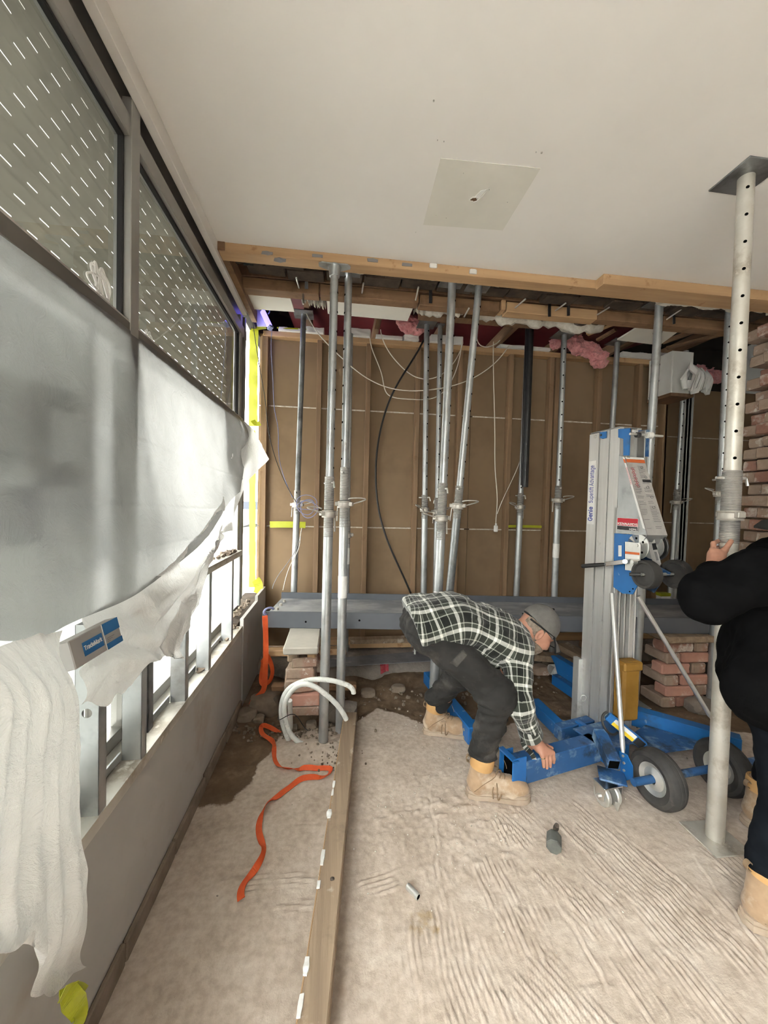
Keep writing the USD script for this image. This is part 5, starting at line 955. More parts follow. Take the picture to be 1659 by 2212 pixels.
# bright torn tail in front of the under layer
PT, ut, vt = lattice([[(395, 1290, -.56), (410, 1285, -.555), (425, 1270, -.56)], [(372, 1335, -.555), (395, 1330, -.545), (412, 1318, -.56)], [(356, 1378, -.55), (368, 1385, -.54), (392, 1392, -.56)], [(352, 1388, -.55), (372, 1418, -.545), (398, 1428, -.565)]], 40, 26)
n_, d_ = wrinkle(PT, .03, 18, 33); obj('torn_tail', grid_mesh(PT + n_ * d_[..., None]), 'polythene_layers', sheet, smooth=True)
# gathered bunch: pleats run down from the neck to the floor on the left
cols = 9; L_ = lambda pts: pts
bt = [[(-520 + 82 * i, 1405 - max(0, i - 6) * 22, -.560) for i in range(cols)],
      [(-380 + 66 * i, 1455 - max(0, i - 7) * 10, -.528) for i in range(cols)],
      [(-300 + 59 * i, 1520, -.518) for i in range(cols)],
      [(-330 + 62 * i, 1640, -.515) for i in range(cols)],
      [(-380 + 69 * i, 1800, -.510) for i in range(cols)],
      [(-430 + 77 * i, 1950, -.505) for i in range(cols)],
      [(-470 + 82 * i, 2060, -.51) for i in range(cols)],
      [(-480 + 83 * i, 2130 + 30 * (i % 2), -.51) for i in range(cols)]]
PB, ub, vb = lattice(bt, 150, 200); n_, d_ = wrinkle(PB, .034, 9, 19, (1, 2.4, .5))
pl = .007 * np.sin(vb[None] * 84 + 1.0 * np.sin(ub[:, None] * 3) + 3 * meshkit.fbm(np.stack([vb * 6, 0 * vb, 0 * vb], 1), 3, 3)[None]) * np.clip(ub[:, None] * 3, .2, 1) * (1 - .4 * ub[:, None])
dB = d_ * .8 + pl + .05 * np.clip((ub[:, None] - .72) * 2, 0, 1) * np.sin(vb[None] * 17 + 8 * ub[:, None])
hem = (meshkit.fbm(np.stack([vb * 8, 0 * vb, 0 * vb], 1), 3, 14) - .4)[None, :, None] * np.clip(ub[:, None, None] * 5 - 4, 0, 1) * V(0, 0, .16)
sgn = np.sign(n_[..., :1]); PB = PB + sgn * n_ * dB[..., None] + hem; obj('gathered_bunch', grid_mesh(PB), 'polythene_layers', sheet, smooth=True)
tp = [onx(150, 2128, -.50), onx(160, 2165, -.495), onx(172, 2190, -.49), onx(150, 2240, -.49)]
obj('yellow_tape', band(spline(tp, 24), np.tile(V(1, -.5, .2), (24, 1)) + .3 * np.stack([np.zeros(24), np.sin(np.arange(24) * .5), np.cos(np.arange(24) * .4)], 1), .035, .0015), 'tape_yellow', sheet, label='scrap of fluorescent yellow tape on the hem')
obj('yellow_tape', band(spline([onx(134, 2148, -.50), onx(150, 2140, -.50), onx(180, 2146, -.50)], 12), np.tile(V(1, -.5, .1), (12, 1)), .022, .0015), 'tape_yellow', sheet, label='scrap of fluorescent yellow tape on the hem')
# carton caught in the sheet
ca, cb = onx(178, 1404, -.540), onx(259, 1358, -.534); cu = (cb - ca) / np.linalg.norm(cb - ca); cn = V(1, -.25, .25); cn -= cu * (cn @ cu); cn /= np.linalg.norm(cn); cv = np.cross(cn, cu)
CL = np.linalg.norm(cb - ca); ch = .062
ct = thing('carton', 'blue and grey printed carton caught in the folds of the plastic sheet', 'carton', ca)
def cpl(u0, u1, v0, v1, e, m_, nm='print'): obj(nm, put(cham(u1 - u0, v1 - v0, .0008, .0002), ca + cu * (u0 + u1) / 2 + cv * (v0 + v1) / 2 + cn * e, cu, cv), m_, ct)
obj('box', put(cham(CL + .03, ch, .03, .002), ca + cu * (CL - .03) / 2 - cn * .015, cu, cv), 'label_grey', ct)
cpl(CL * .56, CL * .995, .004, ch / 2, .0006, 'label_blue'); cpl(CL * .56, CL * .995, -ch / 2, -.017, .0006, 'label_blue'); cpl(.002, CL * .50, -.016, .014, .0006, 'label_blue'); cpl(CL * .53, CL * .55, -ch / 2, ch / 2, .0008, 'sticker_white')
tx_ = meshkit.text_mesh('TradeMark', .0098, .0006, bold=True); tx_.vertices[:, 0] *= (CL * .44) / tx_.bounds[1][0]
obj('lettering', put(tx_, ca + cu * CL * .03 + cv * -.004 + cn * .0012, cu, cv), 'sticker_white', ct)
for k in range(3): cpl(CL * .60, CL * (.80 - .06 * k), -.006 - k * .004, -.0045 - k * .004, .0008, 'print_grey')

# ============================================================ MATERIAL LIFT
PSI = math.radians(5.0); e1, e2, e3 = V(math.cos(PSI), math.sin(PSI), 0), V(-math.sin(PSI), math.cos(PSI), 0), V(0, 0, 1)
LO = V(1.553, 1.978, 0)
def lp(a, b, z): return LO + e1 * a + e2 * b + e3 * z
def onl(x, y, a): d = ray(x, y); return CAM + d * (((LO - CAM) @ e1 + a) / (d @ e1))      # on the plane across the lift
def onb(x, y, b): d = ray(x, y); return CAM + d * (((LO - CAM) @ e2 + b) / (d @ e2))
def lbox(a0, a1, b0, b1, z0, z1, c=.002): return put(cham(a1 - a0, b1 - b0, z1 - z0, c), lp((a0 + a1) / 2, (b0 + b1) / 2, (z0 + z1) / 2), e1, e2)
def lquad(pts, th, nrm):
    p = np.array(pts); return trimesh.convex.convex_hull(np.vstack([p, p + np.asarray(nrm) * th]))
lift = thing('material_lift', 'blue and aluminium hand-winched material lift with a tall nested mast', 'lift', LO)
MT = onl(1325, 925, 0)[2]
secs = [(0.0, .068, .004, 0), (.073, .14, .0, .0), (.147, .222, -.004, -.008)]
for i, (b0, b1, ao, dz) in enumerate(secs):
    P_ = sbox(ao, b0, .15 - ao, b1).difference(sbox(.03, b0 - .01, .12, b0 + .024)).difference(sbox(.03, b1 - .024, .12, b1 + .01))
    if i == 0: P_ = P_.difference(sbox(.045, -.01, .06, .05)).difference(sbox(.09, -.01, .105, .05))
    obj('mast_section', extr(P_, MT + dz - (.10 if i < 2 else .03), lp(0, 0, .10 if i < 2 else .03), e1, e2), 'alu', lift)
obj('mast_rear_rib', [lbox(.004 + .036 * k, .012 + .036 * k, -.006, .02, .12, MT - .45, .001) for k in range(5)], 'alu', lift)
obj('mast_web', lbox(.012, .14, .022, .05, .12, MT - .02), 'alu_dark', lift)
obj('fork_guide', lbox(-.03, -.002, .21, .262, .03, onl(1262, 1425, 0)[2], .002), 'alu', lift)
for (x, y, a_, m_, r) in ((1286, 943, 0, 'zinc', .010), (1299, 940, 0, 'print_black', .007)):
    p = onl(x, y, -.006); obj('mast_bolt', cyl(p - e1 * .004, p + e1 * .02, r, 10), m_, lift)
bp_ = [onl(x, y, -.0035) for x, y in ((1297, 934), (1311, 932), (1310, 946), (1303, 948), (1297, 946))]; obj('top_bracket', lquad(bp_, .004, -e1), 'lift_blue', lift)
obj('top_cap', lbox(-.002, .15, .0, .22, MT - .004, MT + .003), 'alu_dark', lift)
# white decal with blue lettering up the front section
d0 = onl(1283, 1133, -.0085); d1 = onl(1286, 995, -.0085); wd = .054
bm = float((d0 - LO) @ e2) - .002; z0d, z1d = d0[2], d1[2]
obj('name_decal', lbox(-.0055, -.0042, .160, .216, z0d, z1d, .0003), 'sticker_white', lift)
tg = meshkit.text_mesh('Genie', .034, .0006, bold=True); tg.vertices[:, 0] *= .088 / tg.bounds[1][0]
obj('lettering', put(tg, lp(-.0062, .173, z0d + .018), e3, e2), 'print_blue', lift)
ts = meshkit.text_mesh('Superlift Advantage', .034, .0006, bold=False); ts.vertices[:, 0] *= (z1d - z0d - .155) / ts.bounds[1][0]
obj('lettering', put(ts, lp(-.0062, .173, z0d + .128), e3, e2), 'print_blue', lift)
# head of the rear carriage: blue plates, roller
TP = [onl(x, y, .004) for x, y in ((1336, 927), (1361, 925), (1359, 984), (1347, 984), (1347, 948), (1336, 945))]
obj('head_plate', extr(Polygon([((p - LO) @ e2, p[2]) for p in TP]), .006, LO + e1 * .002, e2, e3), 'lift_blue', lift)
TP2 = [(float((p - LO) @ e2), p[2]) for p in TP]; obj('head_plate', extr(Polygon(TP2), .006, LO + e1 * .125, e2, e3), 'lift_blue_worn', lift)
rl = onl(1388, 934, .0); rb = float((rl - LO) @ e2)
obj('roller_shaft', cyl(lp(-.01, rb * .55, rl[2] + .003), lp(.20, rb * .55, rl[2] + .003), .007, 12), 'zinc', lift)
obj('roller', cyl(lp(.10, rb * .55, rl[2] + .003), lp(.13, rb * .55, rl[2] + .003), .017, 20), 'white_plastic', lift); obj('roller', cyl(lp(.03, rb * .55, rl[2]), lp(.05, rb * .55, rl[2]), .014, 20), 'black_plastic', lift)
obj('carriage_channel', [lbox(.006, .03, -.05, .0, onl(1336, 1262, 0)[2], MT - .02), lbox(.12, .144, -.05, .0, onl(1336, 1262, 0)[2], MT - .02)], 'alu_dark', lift)
# galvanised triangular side cover and the printed rear cover
A0, A1, A2, A3 = [onl(x, y, -.004) for x, y in ((1337, 984), (1349, 987), (1398, 1156), (1332, 1152))]
obj('side_cover', lquad([A0, A1, A2, A3], .003, e1), 'galv', lift)
W_ = .125; B1, B2 = A1 + e1 * W_, A2 + e1 * W_
obj('rear_cover', lquad([A1, B1, B2, A2], .003, e2), 'sticker_grey', lift)
obj('rear_cover_lip', lquad([A2, B2, B2 - e3 * .05 + e2 * .02, A2 - e3 * .03 + e2 * .02], .003, e2), 'galv', lift)
u_ = e1; dn = (A2 - A1); Ls = np.linalg.norm(dn); dn /= Ls; nn_ = np.cross(e1, -dn); nn_ = nn_ if nn_ @ e2 < 0 else -nn_
def on_cover(s0, s1, t0, t1, e, m_, nm='print'):
    """patch on the sloping printed cover: s down (0..1), t across (0..1)"""
    w_ = (t1 - t0) * W_; h_ = (s1 - s0) * Ls; c_ = A1 + dn * Ls * (s0 + s1) / 2 + e1 * W_ * (t0 + t1) / 2 + nn_ * (e + .0014); obj(nm, put(cham(w_, h_, .0006, .0001), c_, e1, -dn), m_, lift)
on_cover(.03, .075, .02, .98, .0012, 'print_orange', 'warning_stripe'); on_cover(.0, .03, .02, .98, .0012, 'sticker_white', 'warning_panel'); on_cover(.30, .335, .56, .98, .0012, 'print_black', 'warning_stripe')
lr_ = np.random.default_rng(3); prt = []
for s0 in np.arange(.10, .92, .021):
    for (ta, tb) in ((.06, .42), (.52, .92)):
        if lr_.random() < .68 and not (.28 < s0 < .35 and ta > .5):
            w_ = (tb - ta) * W_ * lr_.uniform(.5, 1); c_ = A1 + dn * Ls * s0 + e1 * (W_ * ta + w_ / 2) + nn_ * .0024; prt.append(put(cham(w_, .0022, .0005, .0001), c_, e1, -dn))
obj('fine_print', prt, 'print_grey', lift, kind='stuff')
rings_ = []
for k in range(10):
    c_ = A1 + dn * Ls * (.16 + .026 * k) + e1 * W_ * (.20 + .05 * (k % 2)) + nn_ * .0026; a_ = np.linspace(0, 2 * math.pi, 13); rings_.append(tube([c_ + e1 * .007 * math.cos(t) - dn * .006 * math.sin(t) for t in a_], .0008, 4))
for k in range(5):
    c_ = A1 + dn * Ls * (.14 + .13 * k) + e1 * W_ * (.72 + .06 * (k % 2)) + nn_ * .0026; a_ = np.linspace(0, 2 * math.pi, 13); rings_.append(tube([c_ + e1 * .008 * math.cos(t) - dn * .007 * math.sin(t) for t in a_], .0009, 4))
obj('warning_icon', rings_[:10], 'print_red', lift, kind='stuff'); obj('warning_icon', rings_[10:], 'print_grey', lift, kind='stuff')
# white tape strip down the folded edge
ed = [A1 + (A2 - A1) * s for s in (0.0, .93)]; sw = -e2 * 0 + (A0 - A1) / np.linalg.norm(A0 - A1)
obj('edge_sticker', lquad([ed[0] - e1 * .0012, ed[1] - e1 * .0012, ed[1] + sw * .016 - e1 * .0012, ed[0] + sw * .013 - e1 * .0012], .0006, e1), 'sticker_white', lift); obj('warning_stripe', lquad([A1 + (A2 - A1) * s + sw * w - e1 * .0018 for s, w in ((.035, 0), (.085, 0), (.085, .013), (.035, .013))], .0006, e1), 'print_orange', lift)
er = []
for k in range(9):
    c_ = A1 + (A2 - A1) * (.16 + .025 * k) + sw * .007 - e1 * .0019; a_ = np.linspace(0, 2 * math.pi, 11); er.append(tube([c_ + sw * .004 * math.cos(t) + e3 * .005 * math.sin(t) for t in a_], .0006, 4))
obj('warning_icon', er, 'print_red', lift, kind='stuff')
# hire plate on the side cover
h0, h1, h2 = onl(1334, 1118, -.0065), onl(1379, 1121, -.0065), onl(1378, 1147, -.0065); hx = (h1 - h0); hx[2] *= .2; hw = np.linalg.norm(hx); hx /= hw; hh = h1[2] - h2[2] + .004
hc_ = lambda u0, u1, v0, v1, e, m_, nm: obj(nm, put(cham(u1 - u0, v1 - v0, .0008, .0002), h0 + hx * (u0 + u1) / 2 - e3 * (v0 + v1) / 2 - e1 * e, hx, e3), m_, lift)
hc_(-.001, hw, 0, hh, .0, 'sticker_white', 'hire_plate'); hc_(.001, hw - .002, .0015, hh * .62, .0006, 'print_red', 'hire_plate_panel'); hc_(.001, hw - .002, hh * .66, hh - .0015, .0006, 'print_black', 'hire_plate_panel')
tk = meshkit.text_mesh('KENNARDS', .0125, .0006, bold=True); tk.vertices[:, 0] *= (hw - .006) / tk.bounds[1][0]; obj('lettering', put(tk, h0 + hx * .003 - e3 * hh * .57 - e1 * .0012, hx, e3), 'sticker_white', lift)
th_ = meshkit.text_mesh('HIRE', .0095, .0006, bold=True); th_.vertices[:, 0] *= (hw * .36) / th_.bounds[1][0]; obj('lettering', put(th_, h0 + hx * hw * .60 - e3 * (hh - .004) - e1 * .0012, hx, e3), 'sticker_white', lift)
# winch: blue frame, white bracket, drum, crank
WZ = lambda y: onl(1360, y, 0)[2]
obj('winch_frame', extr(Polygon([((p - LO) @ e2, p[2]) for p in [onl(x, y, .0) for x, y in ((1327, 1152), (1380, 1156), (1380, 1175), (1352, 1175), (1352, 1228), (1380, 1236), (1378, 1262), (1366, 1284), (1344, 1282), (1325, 1268))]]), .006, LO + e1 * .0, e2, e3), 'lift_blue', lift)
obj('winch_frame', extr(Polygon([((p - LO) @ e2, p[2]) for p in [onl(x, y, .0) for x, y in ((1327, 1160), (1375, 1160), (1380, 1262), (1366, 1282), (1325, 1262))]]), .006, LO + e1 * .135, e2, e3), 'lift_blue_worn', lift)
for (x, y) in ((1360, 1278), (1367, 1272)): p = onl(x, y, -.0015); obj('bracket_hole', cyl(p - e1 * .0005, p + e1 * .004, .004, 10), 'hole_black', lift)
sbp = [onl(x, y, -.01) for x, y in ((1336, 1178), (1343, 1178), (1343, 1202), (1336, 1202))]; obj('serial_label', lquad(sbp, .001, -e1), 'sticker_white', lift)
bl_ = [onl(x, y, -.008) for x, y in ((1334, 1171), (1349, 1172), (1349, 1229), (1334, 1228))]; obj('side_plate', lquad(bl_, .003, e1), 'lift_blue', lift)
wp = [onl(x, y, -.03) for x, y in ((1350, 1170), (1382, 1173), (1384, 1178), (1382, 1218), (1365, 1233), (1350, 1231))]; obj('bracket', lquad(wp, .004, e1), 'zinc', lift)
ws = [onl(x, y, -.0312) for x, y in ((1350, 1191), (1381, 1194), (1381, 1199), (1350, 1196))]; obj('warning_stripe', lquad(ws, .0008, e1), 'print_orange', lift); ws = [onl(x, y, -.0311) for x, y in ((1350, 1197), (1381, 1200), (1381, 1208), (1350, 1206))]; obj('warning_panel', lquad(ws, .0008, e1), 'sticker_white', lift)
dc = onl(1380, 1180, .01); dr = .068; db, dz_ = float((dc - LO) @ e2), dc[2]
obj('winch_drum', [lathe([(0, 0), (dr - .004, 0), (dr, .002), (dr, .006), (.03, .007), (.03, .09), (dr, .091), (dr, .097), (0, .098)], lp(.0, db, dz_), e1, 40)], 'zinc', lift)
obj('drum_hole', [cyl(lp(-.0012, db + .042 * math.cos(t), dz_ + .042 * math.sin(t)), lp(.002, db + .042 * math.cos(t), dz_ + .042 * math.sin(t)), .006, 10) for t in (.3, 1.4, 2.5, 3.9, 5.2)], 'hole_black', lift)
obj('gear', lathe([(0, 0), (.072, 0), (.075, .003), (.075, .010), (0, .011)], lp(.105, db - .005, dz_), e1, 44), 'black_plastic', lift)
k0, k1, k2 = onl(1372, 1214, -.045), onl(1308, 1219, -.05), onl(1259, 1223, -.055)
obj('crank_hub', cyl(k0 + e1 * .02, k0 - e1 * .02, .011, 16), 'zinc', lift); obj('crank_hub', cyl(onl(1350, 1213, -.062), onl(1350, 1213, -.045), .012, 16), 'zinc', lift)
obj('crank_arm', bar(onl(1352, 1213, -.048), k1, .008, .024, e3, .002), 'chrome', lift); obj('crank_grip', tube([k1, k1 * .55 + k2 * .45, k2], [.0095, .012, .0125], 14), 'black_plastic', lift); obj('crank_tip', cyl(k2, k2 + (k2 - k1) * .02, .006, 10), 'print_yellow', lift)
bo_ = onl(1375, 1178, -.034); obj('bracket_bolt', cyl(bo_, bo_ + e1 * .008, .008, 6), 'zinc', lift)
ta = onl(1405, 1140, .05); tb_ = onl(1419, 1221, .05); obj('label_tab', lquad([onl(x, y, .05) for x, y in ((1388, 1137), (1405, 1135), (1428, 1218), (1424, 1224), (1412, 1222))], .002, e1), 'sticker_grey', lift)
for (pp_, m_) in ((((1399, 1137), (1411, 1137), (1414, 1152), (1403, 1153)), 'print_black'), (((1408, 1174), (1416, 1173), (1420, 1187), (1411, 1188)), 'print_black'), (((1413, 1192), (1418, 1192), (1423, 1210), (1418, 1211)), 'print_grey')): obj('print', lquad([onl(x, y, .0488) for x, y in pp_], .0008, e1), m_, lift)
# loading wheels on the back of the mast
def solid_wheel(c, r, w, nm):
    obj(nm, lathe([(.012, 0), (r * .55, .004), (r * .72, .006), (r * .8, -.004), (r * .95, -.004), (r, .004), (r, w - .004), (r * .95, w + .003), (r * .8, w + .003), (r * .7, w - .005), (.012, w - .003)], c, e1, 40), 'rubber', lift)
w1 = onl(1389, 1241, -.035); w2 = onl(1452, 1240, .12)
solid_wheel(w1, .072, .045, 'loading_wheel'); solid_wheel(w2, .072, .05, 'loading_wheel')
obj('loading_axle', cyl(w1 - e1 * .012, w2 + e1 * .07, .008, 12), 'zinc', lift); obj('loading_axle_grip', cyl(w1 - e1 * .014, w1 - e1 * .052 + e2 * .03 - e3 * .004, .009, 12), 'black_plastic', lift); obj('loading_bracket', bar(w1 + e1 * .06, lp(.02, -.02, w1[2] + .05), .02, .02), 'lift_blue_worn', lift); obj('loading_bracket', bar(w2 - e1 * .02, lp(.13, -.02, w2[2] + .05), .02, .02), 'lift_blue_worn', lift)
# braces
f0 = onl(1322, 1282, -.006); f1 = onz(1346, 1626, .21); g0 = onl(1378, 1288, .15); g1 = onz(1537, 1552, .24)
obj('brace', tube([f0, f0 * .5 + f1 * .5, f1 + (f0 - f1) * .03, f1], [.0115, .0115, .0115, .007], 16), 'alu', lift); obj('brace', tube([g0, g0 * .5 + g1 * .5, g1 + (g0 - g1) * .03, g1], [.0115, .0115, .0115, .007], 16), 'alu', lift)
# base: cross beam held by the worker, straddle legs, rear arms, axle
X0, X1 = onz(1092, 1668, .11), onz(1285, 1612, .115); xd = (X1 - X0); xd[2] = 0; xl = np.linalg.norm(xd); xd /= xl; xn = V(-xd[1], xd[0], 0)
def cb(u0, u1, v0, v1, z0, z1, c=.002): return put(cham(u1 - u0, v1 - v0, z1 - z0, c), X0 + xd * (u0 + u1) / 2 + xn * (v0 + v1) / 2 + e3 * ((z0 + z1) / 2 - X0[2]), xd, xn)
obj('cross_beam', cb(.03, xl, -.04, .04, .055, .165, .004), 'lift_blue_worn', lift)
obj('leg_socket', [cb(.0, .08, -.05, -.043, .075, .20), cb(.0, .08, .043, .05, .06, .185), cb(.01, .08, -.05, .05, .05, .058), cb(.0, .03, -.06, .06, .185, .195)], 'lift_blue', lift)
obj('socket_mouth', cb(.022, .029, -.042, .042, .060, .17), 'hole_black', lift)
obj('corner_block', [cb(xl - .005, xl + .16, -.075, .075, .06, .155, .004)], 'lift_blue', lift); obj('corner_plate', cb(xl - .05, xl + .20, -.10, .10, .157, .165), 'lift_blue_worn', lift)
L0, L1 = onz(1024, 1588, .06), onz(924, 1462, .06); obj('straddle_leg', bar(L0, L1, .07, .085, c=.004), 'lift_blue', lift); obj('straddle_leg_cap', bar(L0 + (L0 - L1) * .012, L0 + (L1 - L0) * .10, .082, .10, c=.006), 'lift_blue', lift)
ld = (L1 - L0) / np.linalg.norm(L1 - L0); lb = L0 + ld * .03 + V(.042, -.03, 0)
ln_ = np.cross(ld, e3); lb = L0 + ld * .035 - ln_ * 0; sidep = lb + ln_ * .043 if (ln_ @ (CAM - lb)) > 0 else lb - ln_ * .043
for dz2 in (.018, -.028): obj('leg_bolt', cyl(sidep + e3 * dz2 - ln_ * .003, sidep + e3 * dz2 + ln_ * .006 * np.sign(ln_ @ (CAM - lb)), .009, 6), 'cast_steel', lift)
M0, M1 = onz(1214, 1580, .07), onz(1166, 1533, .07); obj('straddle_leg', bar(M0, M1 + (M1 - M0) * .3, .065, .075, c=.003), 'lift_blue', lift); obj('leg_mouth', bar(onz(1206, 1588, .065) , onz(1216, 1588, .065), .05, .06), 'lift_blue_worn', lift)
N0, N1 = onz(1205, 1583, .075), onz(1262, 1568, .08); obj('side_rail', bar(N0, N1 + (N1 - N0) * .25, .06, .08, c=.003), 'lift_blue_worn', lift); obj('side_rail_flange', bar(onz(1255, 1583, .08), onz(1263, 1581, .08), .09, .10), 'lift_blue', lift)
R0, R1 = onz(1262, 1508, .07), onz(1200, 1466, .07); rdv = (R0 - R1) / np.linalg.norm(R0 - R1)
obj('stowed_leg', bar(R1, R0 + rdv * .10, .07, .075, c=.003), 'lift_blue', lift); U0, U1 = onz(1208, 1432, .165), onz(1262, 1470, .165); obj('stowed_leg', extr(Polygon([(0, .045), (.03, .06), (.42, .06), (.42, -.055), (.08, -.055), (.05, .0)]), .05, R1 + e3 * .135 + V(-.0, 0, 0), rdv, e3), 'lift_blue', lift)
rc = onz(1194, 1446, .115); obj('front_roller', cyl(rc - e1 * .02, rc + e1 * .02, .038, 24), 'white_plastic', lift); rcp = rc - e1 * .024; obj('roller_plate', lquad([rcp + rdv * .05 + e3 * .04, rcp - rdv * .01 + e3 * .035, rcp - rdv * .025 - e3 * .02, rcp + rdv * .01 - e3 * .03], .004, e1), 'zinc', lift)
pinr = onl(1260, 1508, -.035); obj('safety_pin', tube([pinr + V(.018 * math.cos(t), 0, .018 * math.sin(t)) for t in np.linspace(0, 2 * math.pi, 16)], .002, 6), 'zinc', lift)
# rear left arm with castor
K0, K1 = onz(1300, 1598, .20), onz(1326, 1652, .16); kd = (K1 - K0) / np.linalg.norm(K1 - K0); hcol = bar(K0 - kd * .04, K1, .06, .06, c=.003)
obj('rear_arm', hcol, 'lift_blue_worn', lift); obj('arm_mouth', bar(K1 - kd * .012, K1 + kd * .0012, .046, .046, c=.001), 'hole_black', lift)
obj('arm_plate', lquad([onl(x, y, float((f1 - LO) @ e1) + .01) for x, y in ((1338, 1622), (1353, 1630), (1365, 1655), (1366, 1682), (1353, 1686), (1340, 1676))], .006, e1), 'lift_blue', lift)
ap = float((f1 - LO) @ e1) + .008
for (x, y) in ((1347, 1633), (1349, 1648), (1349, 1664)): p = onl(x, y, ap); obj('plate_bolt', cyl(p, p - e1 * .006, .006, 6), 'cast_steel', lift)
obj('castor_plate', bar(onz(1292, 1668, .105), onz(1352, 1684, .105), .10, .008), 'lift_blue_worn', lift)
cw = onz(1311, 1737, 0); CWc = cw + V(.0, .0, .047)
for s in (-1, 1): obj('castor_wheel', lathe([(.01, 0), (.030, .001), (.044, .003), (.047, .008), (.047, .020), (.044, .025), (.01, .026)], CWc + e1 * (s * .026 - .013), e1, 28), 'zinc', lift)
obj('castor_fork', [lquad([CWc + e1 * s * .046 + q for q in (e2 * .035 + e3 * .052, -e2 * .035 + e3 * .052, -e2 * .030 - e3 * .005, -e2 * .005 - e3 * .018, e2 * .02 - e3 * .01)], .004, e1) for s in (-1, 1)] + [put(cham(.10, .075, .006), CWc + e3 * .054, e1, e2)], 'chrome', lift)
obj('castor_bolt', cyl(CWc - e1 * .056, CWc - e1 * .044, .009, 6), 'cast_steel', lift); obj('castor_brake', lquad([CWc + q for q in (-e2 * .045 + e3 * .0, -e2 * .06 - e3 * .035, -e2 * .04 - e3 * .02, e1 * .02 - e2 * .05 - e3 * .01)], .004, e1), 'cast_steel', lift)
# axle and pneumatic wheels
AX0, AX1 = onz(1368, 1690, .128), onz(1600, 1649, .128); axd = (AX1 - AX0) / np.linalg.norm(AX1 - AX0)
def tyre(c, nm):
    R_ = .126; obj(nm, lathe([(.068, .004), (.078, -.006), (.098, -.012), (.115, -.006), (.124, .008), (R_, .02), (.1245, .022), (R_, .026), (R_, .038), (.1245, .042), (R_, .046), (.124, .058), (.115, .072), (.098, .078), (.078, .072), (.068, .062)], c, axd, 48), 'rubber', lift)
    obj('wheel_hub', lathe([(0, .010), (.018, .008), (.020, .0), (.032, .006), (.050, .012), (.060, .008), (.069, .001), (.071, .004), (.071, .062), (.05, .05), (0, .05)], c, axd, 40), 'zinc', lift)
tw1 = onz(1421, 1681, .128); tyre(tw1 - axd * .035, 'pneumatic_tyre')
tw2 = onz(1528, 1652, .128); t_ = (tw2 - AX0) @ axd; tyre(AX0 + axd * (t_ + .03), 'pneumatic_tyre')
obj('axle', cyl(AX0, AX0 + axd * .80, .017, 18), 'lift_blue_worn', lift)
# right rear arm, tray and labelled kick-down bar
T0, T1 = onz(1378, 1548, .11), onz(1600, 1612, .11); obj('rear_arm', bar(T0 - (T1 - T0) * .2, T1, .07, .10, c=.003), 'lift_blue', lift)
tr_ = [onz(x, y, .10) for x, y in ((1395, 1568), (1540, 1612), (1420, 1628), (1345, 1600))]; obj('base_tray', extr(Polygon([tuple(p[:2]) for p in tr_]), .008, (0, 0, .098)), 'lift_blue_worn', lift)
S0, S1 = onz(1312, 1546, .32), onz(1392, 1612, .20); obj('kick_bar', bar(S0, S1, .03, .045, e3, .006), 'lift_blue', lift)
sdv = (S1 - S0) / np.linalg.norm(S1 - S0); up_ = e3 - sdv * (sdv @ e3); up_ /= np.linalg.norm(up_); fn_ = np.cross(up_, sdv); fn_ = fn_ if fn_ @ (CAM - S0) > 0 else -fn_
def kick(t0, t1, v0, v1, m_): Lk = np.linalg.norm(S1 - S0); obj('kick_label', put(cham((t1 - t0) * Lk, v1 - v0, .0008, .0002), S0 + sdv * Lk * (t0 + t1) / 2 + up_ * (v0 + v1) / 2 + fn_ * .0158, sdv, np.cross(fn_, sdv)), m_, lift)
kick(.15, .72, -.001, .018, 'sticker_white'); kick(.15, .72, -.018, -.001, 'print_yellow'); kick(.74, .95, -.018, .018, 'print_black')
obj('kick_loop', tube(spline([S0 + e3 * .02, S0 - e1 * .03 - e3 * .01, S0 - e1 * .03 - e3 * .05 - e2 * .02, S0 + sdv * .06 - e3 * .04], 20), .006, 8), 'black_plastic', lift)
# ochre bag strapped to the back of the mast
bg0, bg1 = onl(1322, 1552, -.012), onl(1380, 1452, -.012); bb0, bb1 = sorted([float((bg0 - LO) @ e2), float((bg1 - LO) @ e2)])
bag = thing('tool_bag', 'ochre yellow bag strapped behind the mast of the lift', 'bag', lp(.06, -.05, bg0[2]))
obj('body', rough_block((-.055, -.04, 0), (.055, .04, bg1[2] - bg0[2]), 6, .006, 8, .014).apply_transform(np.r_[np.c_[np.array([e1, e2, e3]).T, lp(.065, -.05, bg0[2])], [[0, 0, 0, 1]]]), 'ochre_bag', bag)
obj('flap', rough_block((-.06, -.047, 0), (.06, .03, .05), 8, .005, 8, .008).apply_transform(np.r_[np.c_[np.array([e1, e2, e3]).T, lp(.065, -.05, bg1[2] - .052)], [[0, 0, 0, 1]]]), 'ochre_bag', bag)

# ============================================================ PEOPLE
def hit(x, y, f, t0=.6, t1=4.0):
    d = ray(x, y); d = d / np.linalg.norm(d); t = t0
    for _ in range(160):
        v = float(f((CAM + d * t)[None])[0])
        if v < .0008 or t > t1: break
        t += max(v * .7, .0006)
    return CAM + d * t
def cloth_patch(quad, f, e=.003, n=10, th=.0025):
    """piece of cloth lying on the body surface f, corners given in order round"""
    q = np.array(quad, float); P = np.array([[hit(*((q[0] * (1 - u) + q[1] * u) * (1 - v) + (q[3] * (1 - u) + q[2] * u) * v), f) for v in np.linspace(0, 1, n)] for u in np.linspace(0, 1, n)])
    vd = CAM - P; vd /= np.linalg.norm(vd, axis=-1, keepdims=True); edge = np.minimum.outer(np.minimum(np.arange(n), n - 1 - np.arange(n)), np.full(n, 99)); ed = np.minimum(edge, edge.T)
    return grid_mesh(P + vd * np.where(ed > 0, e, -.001)[..., None])
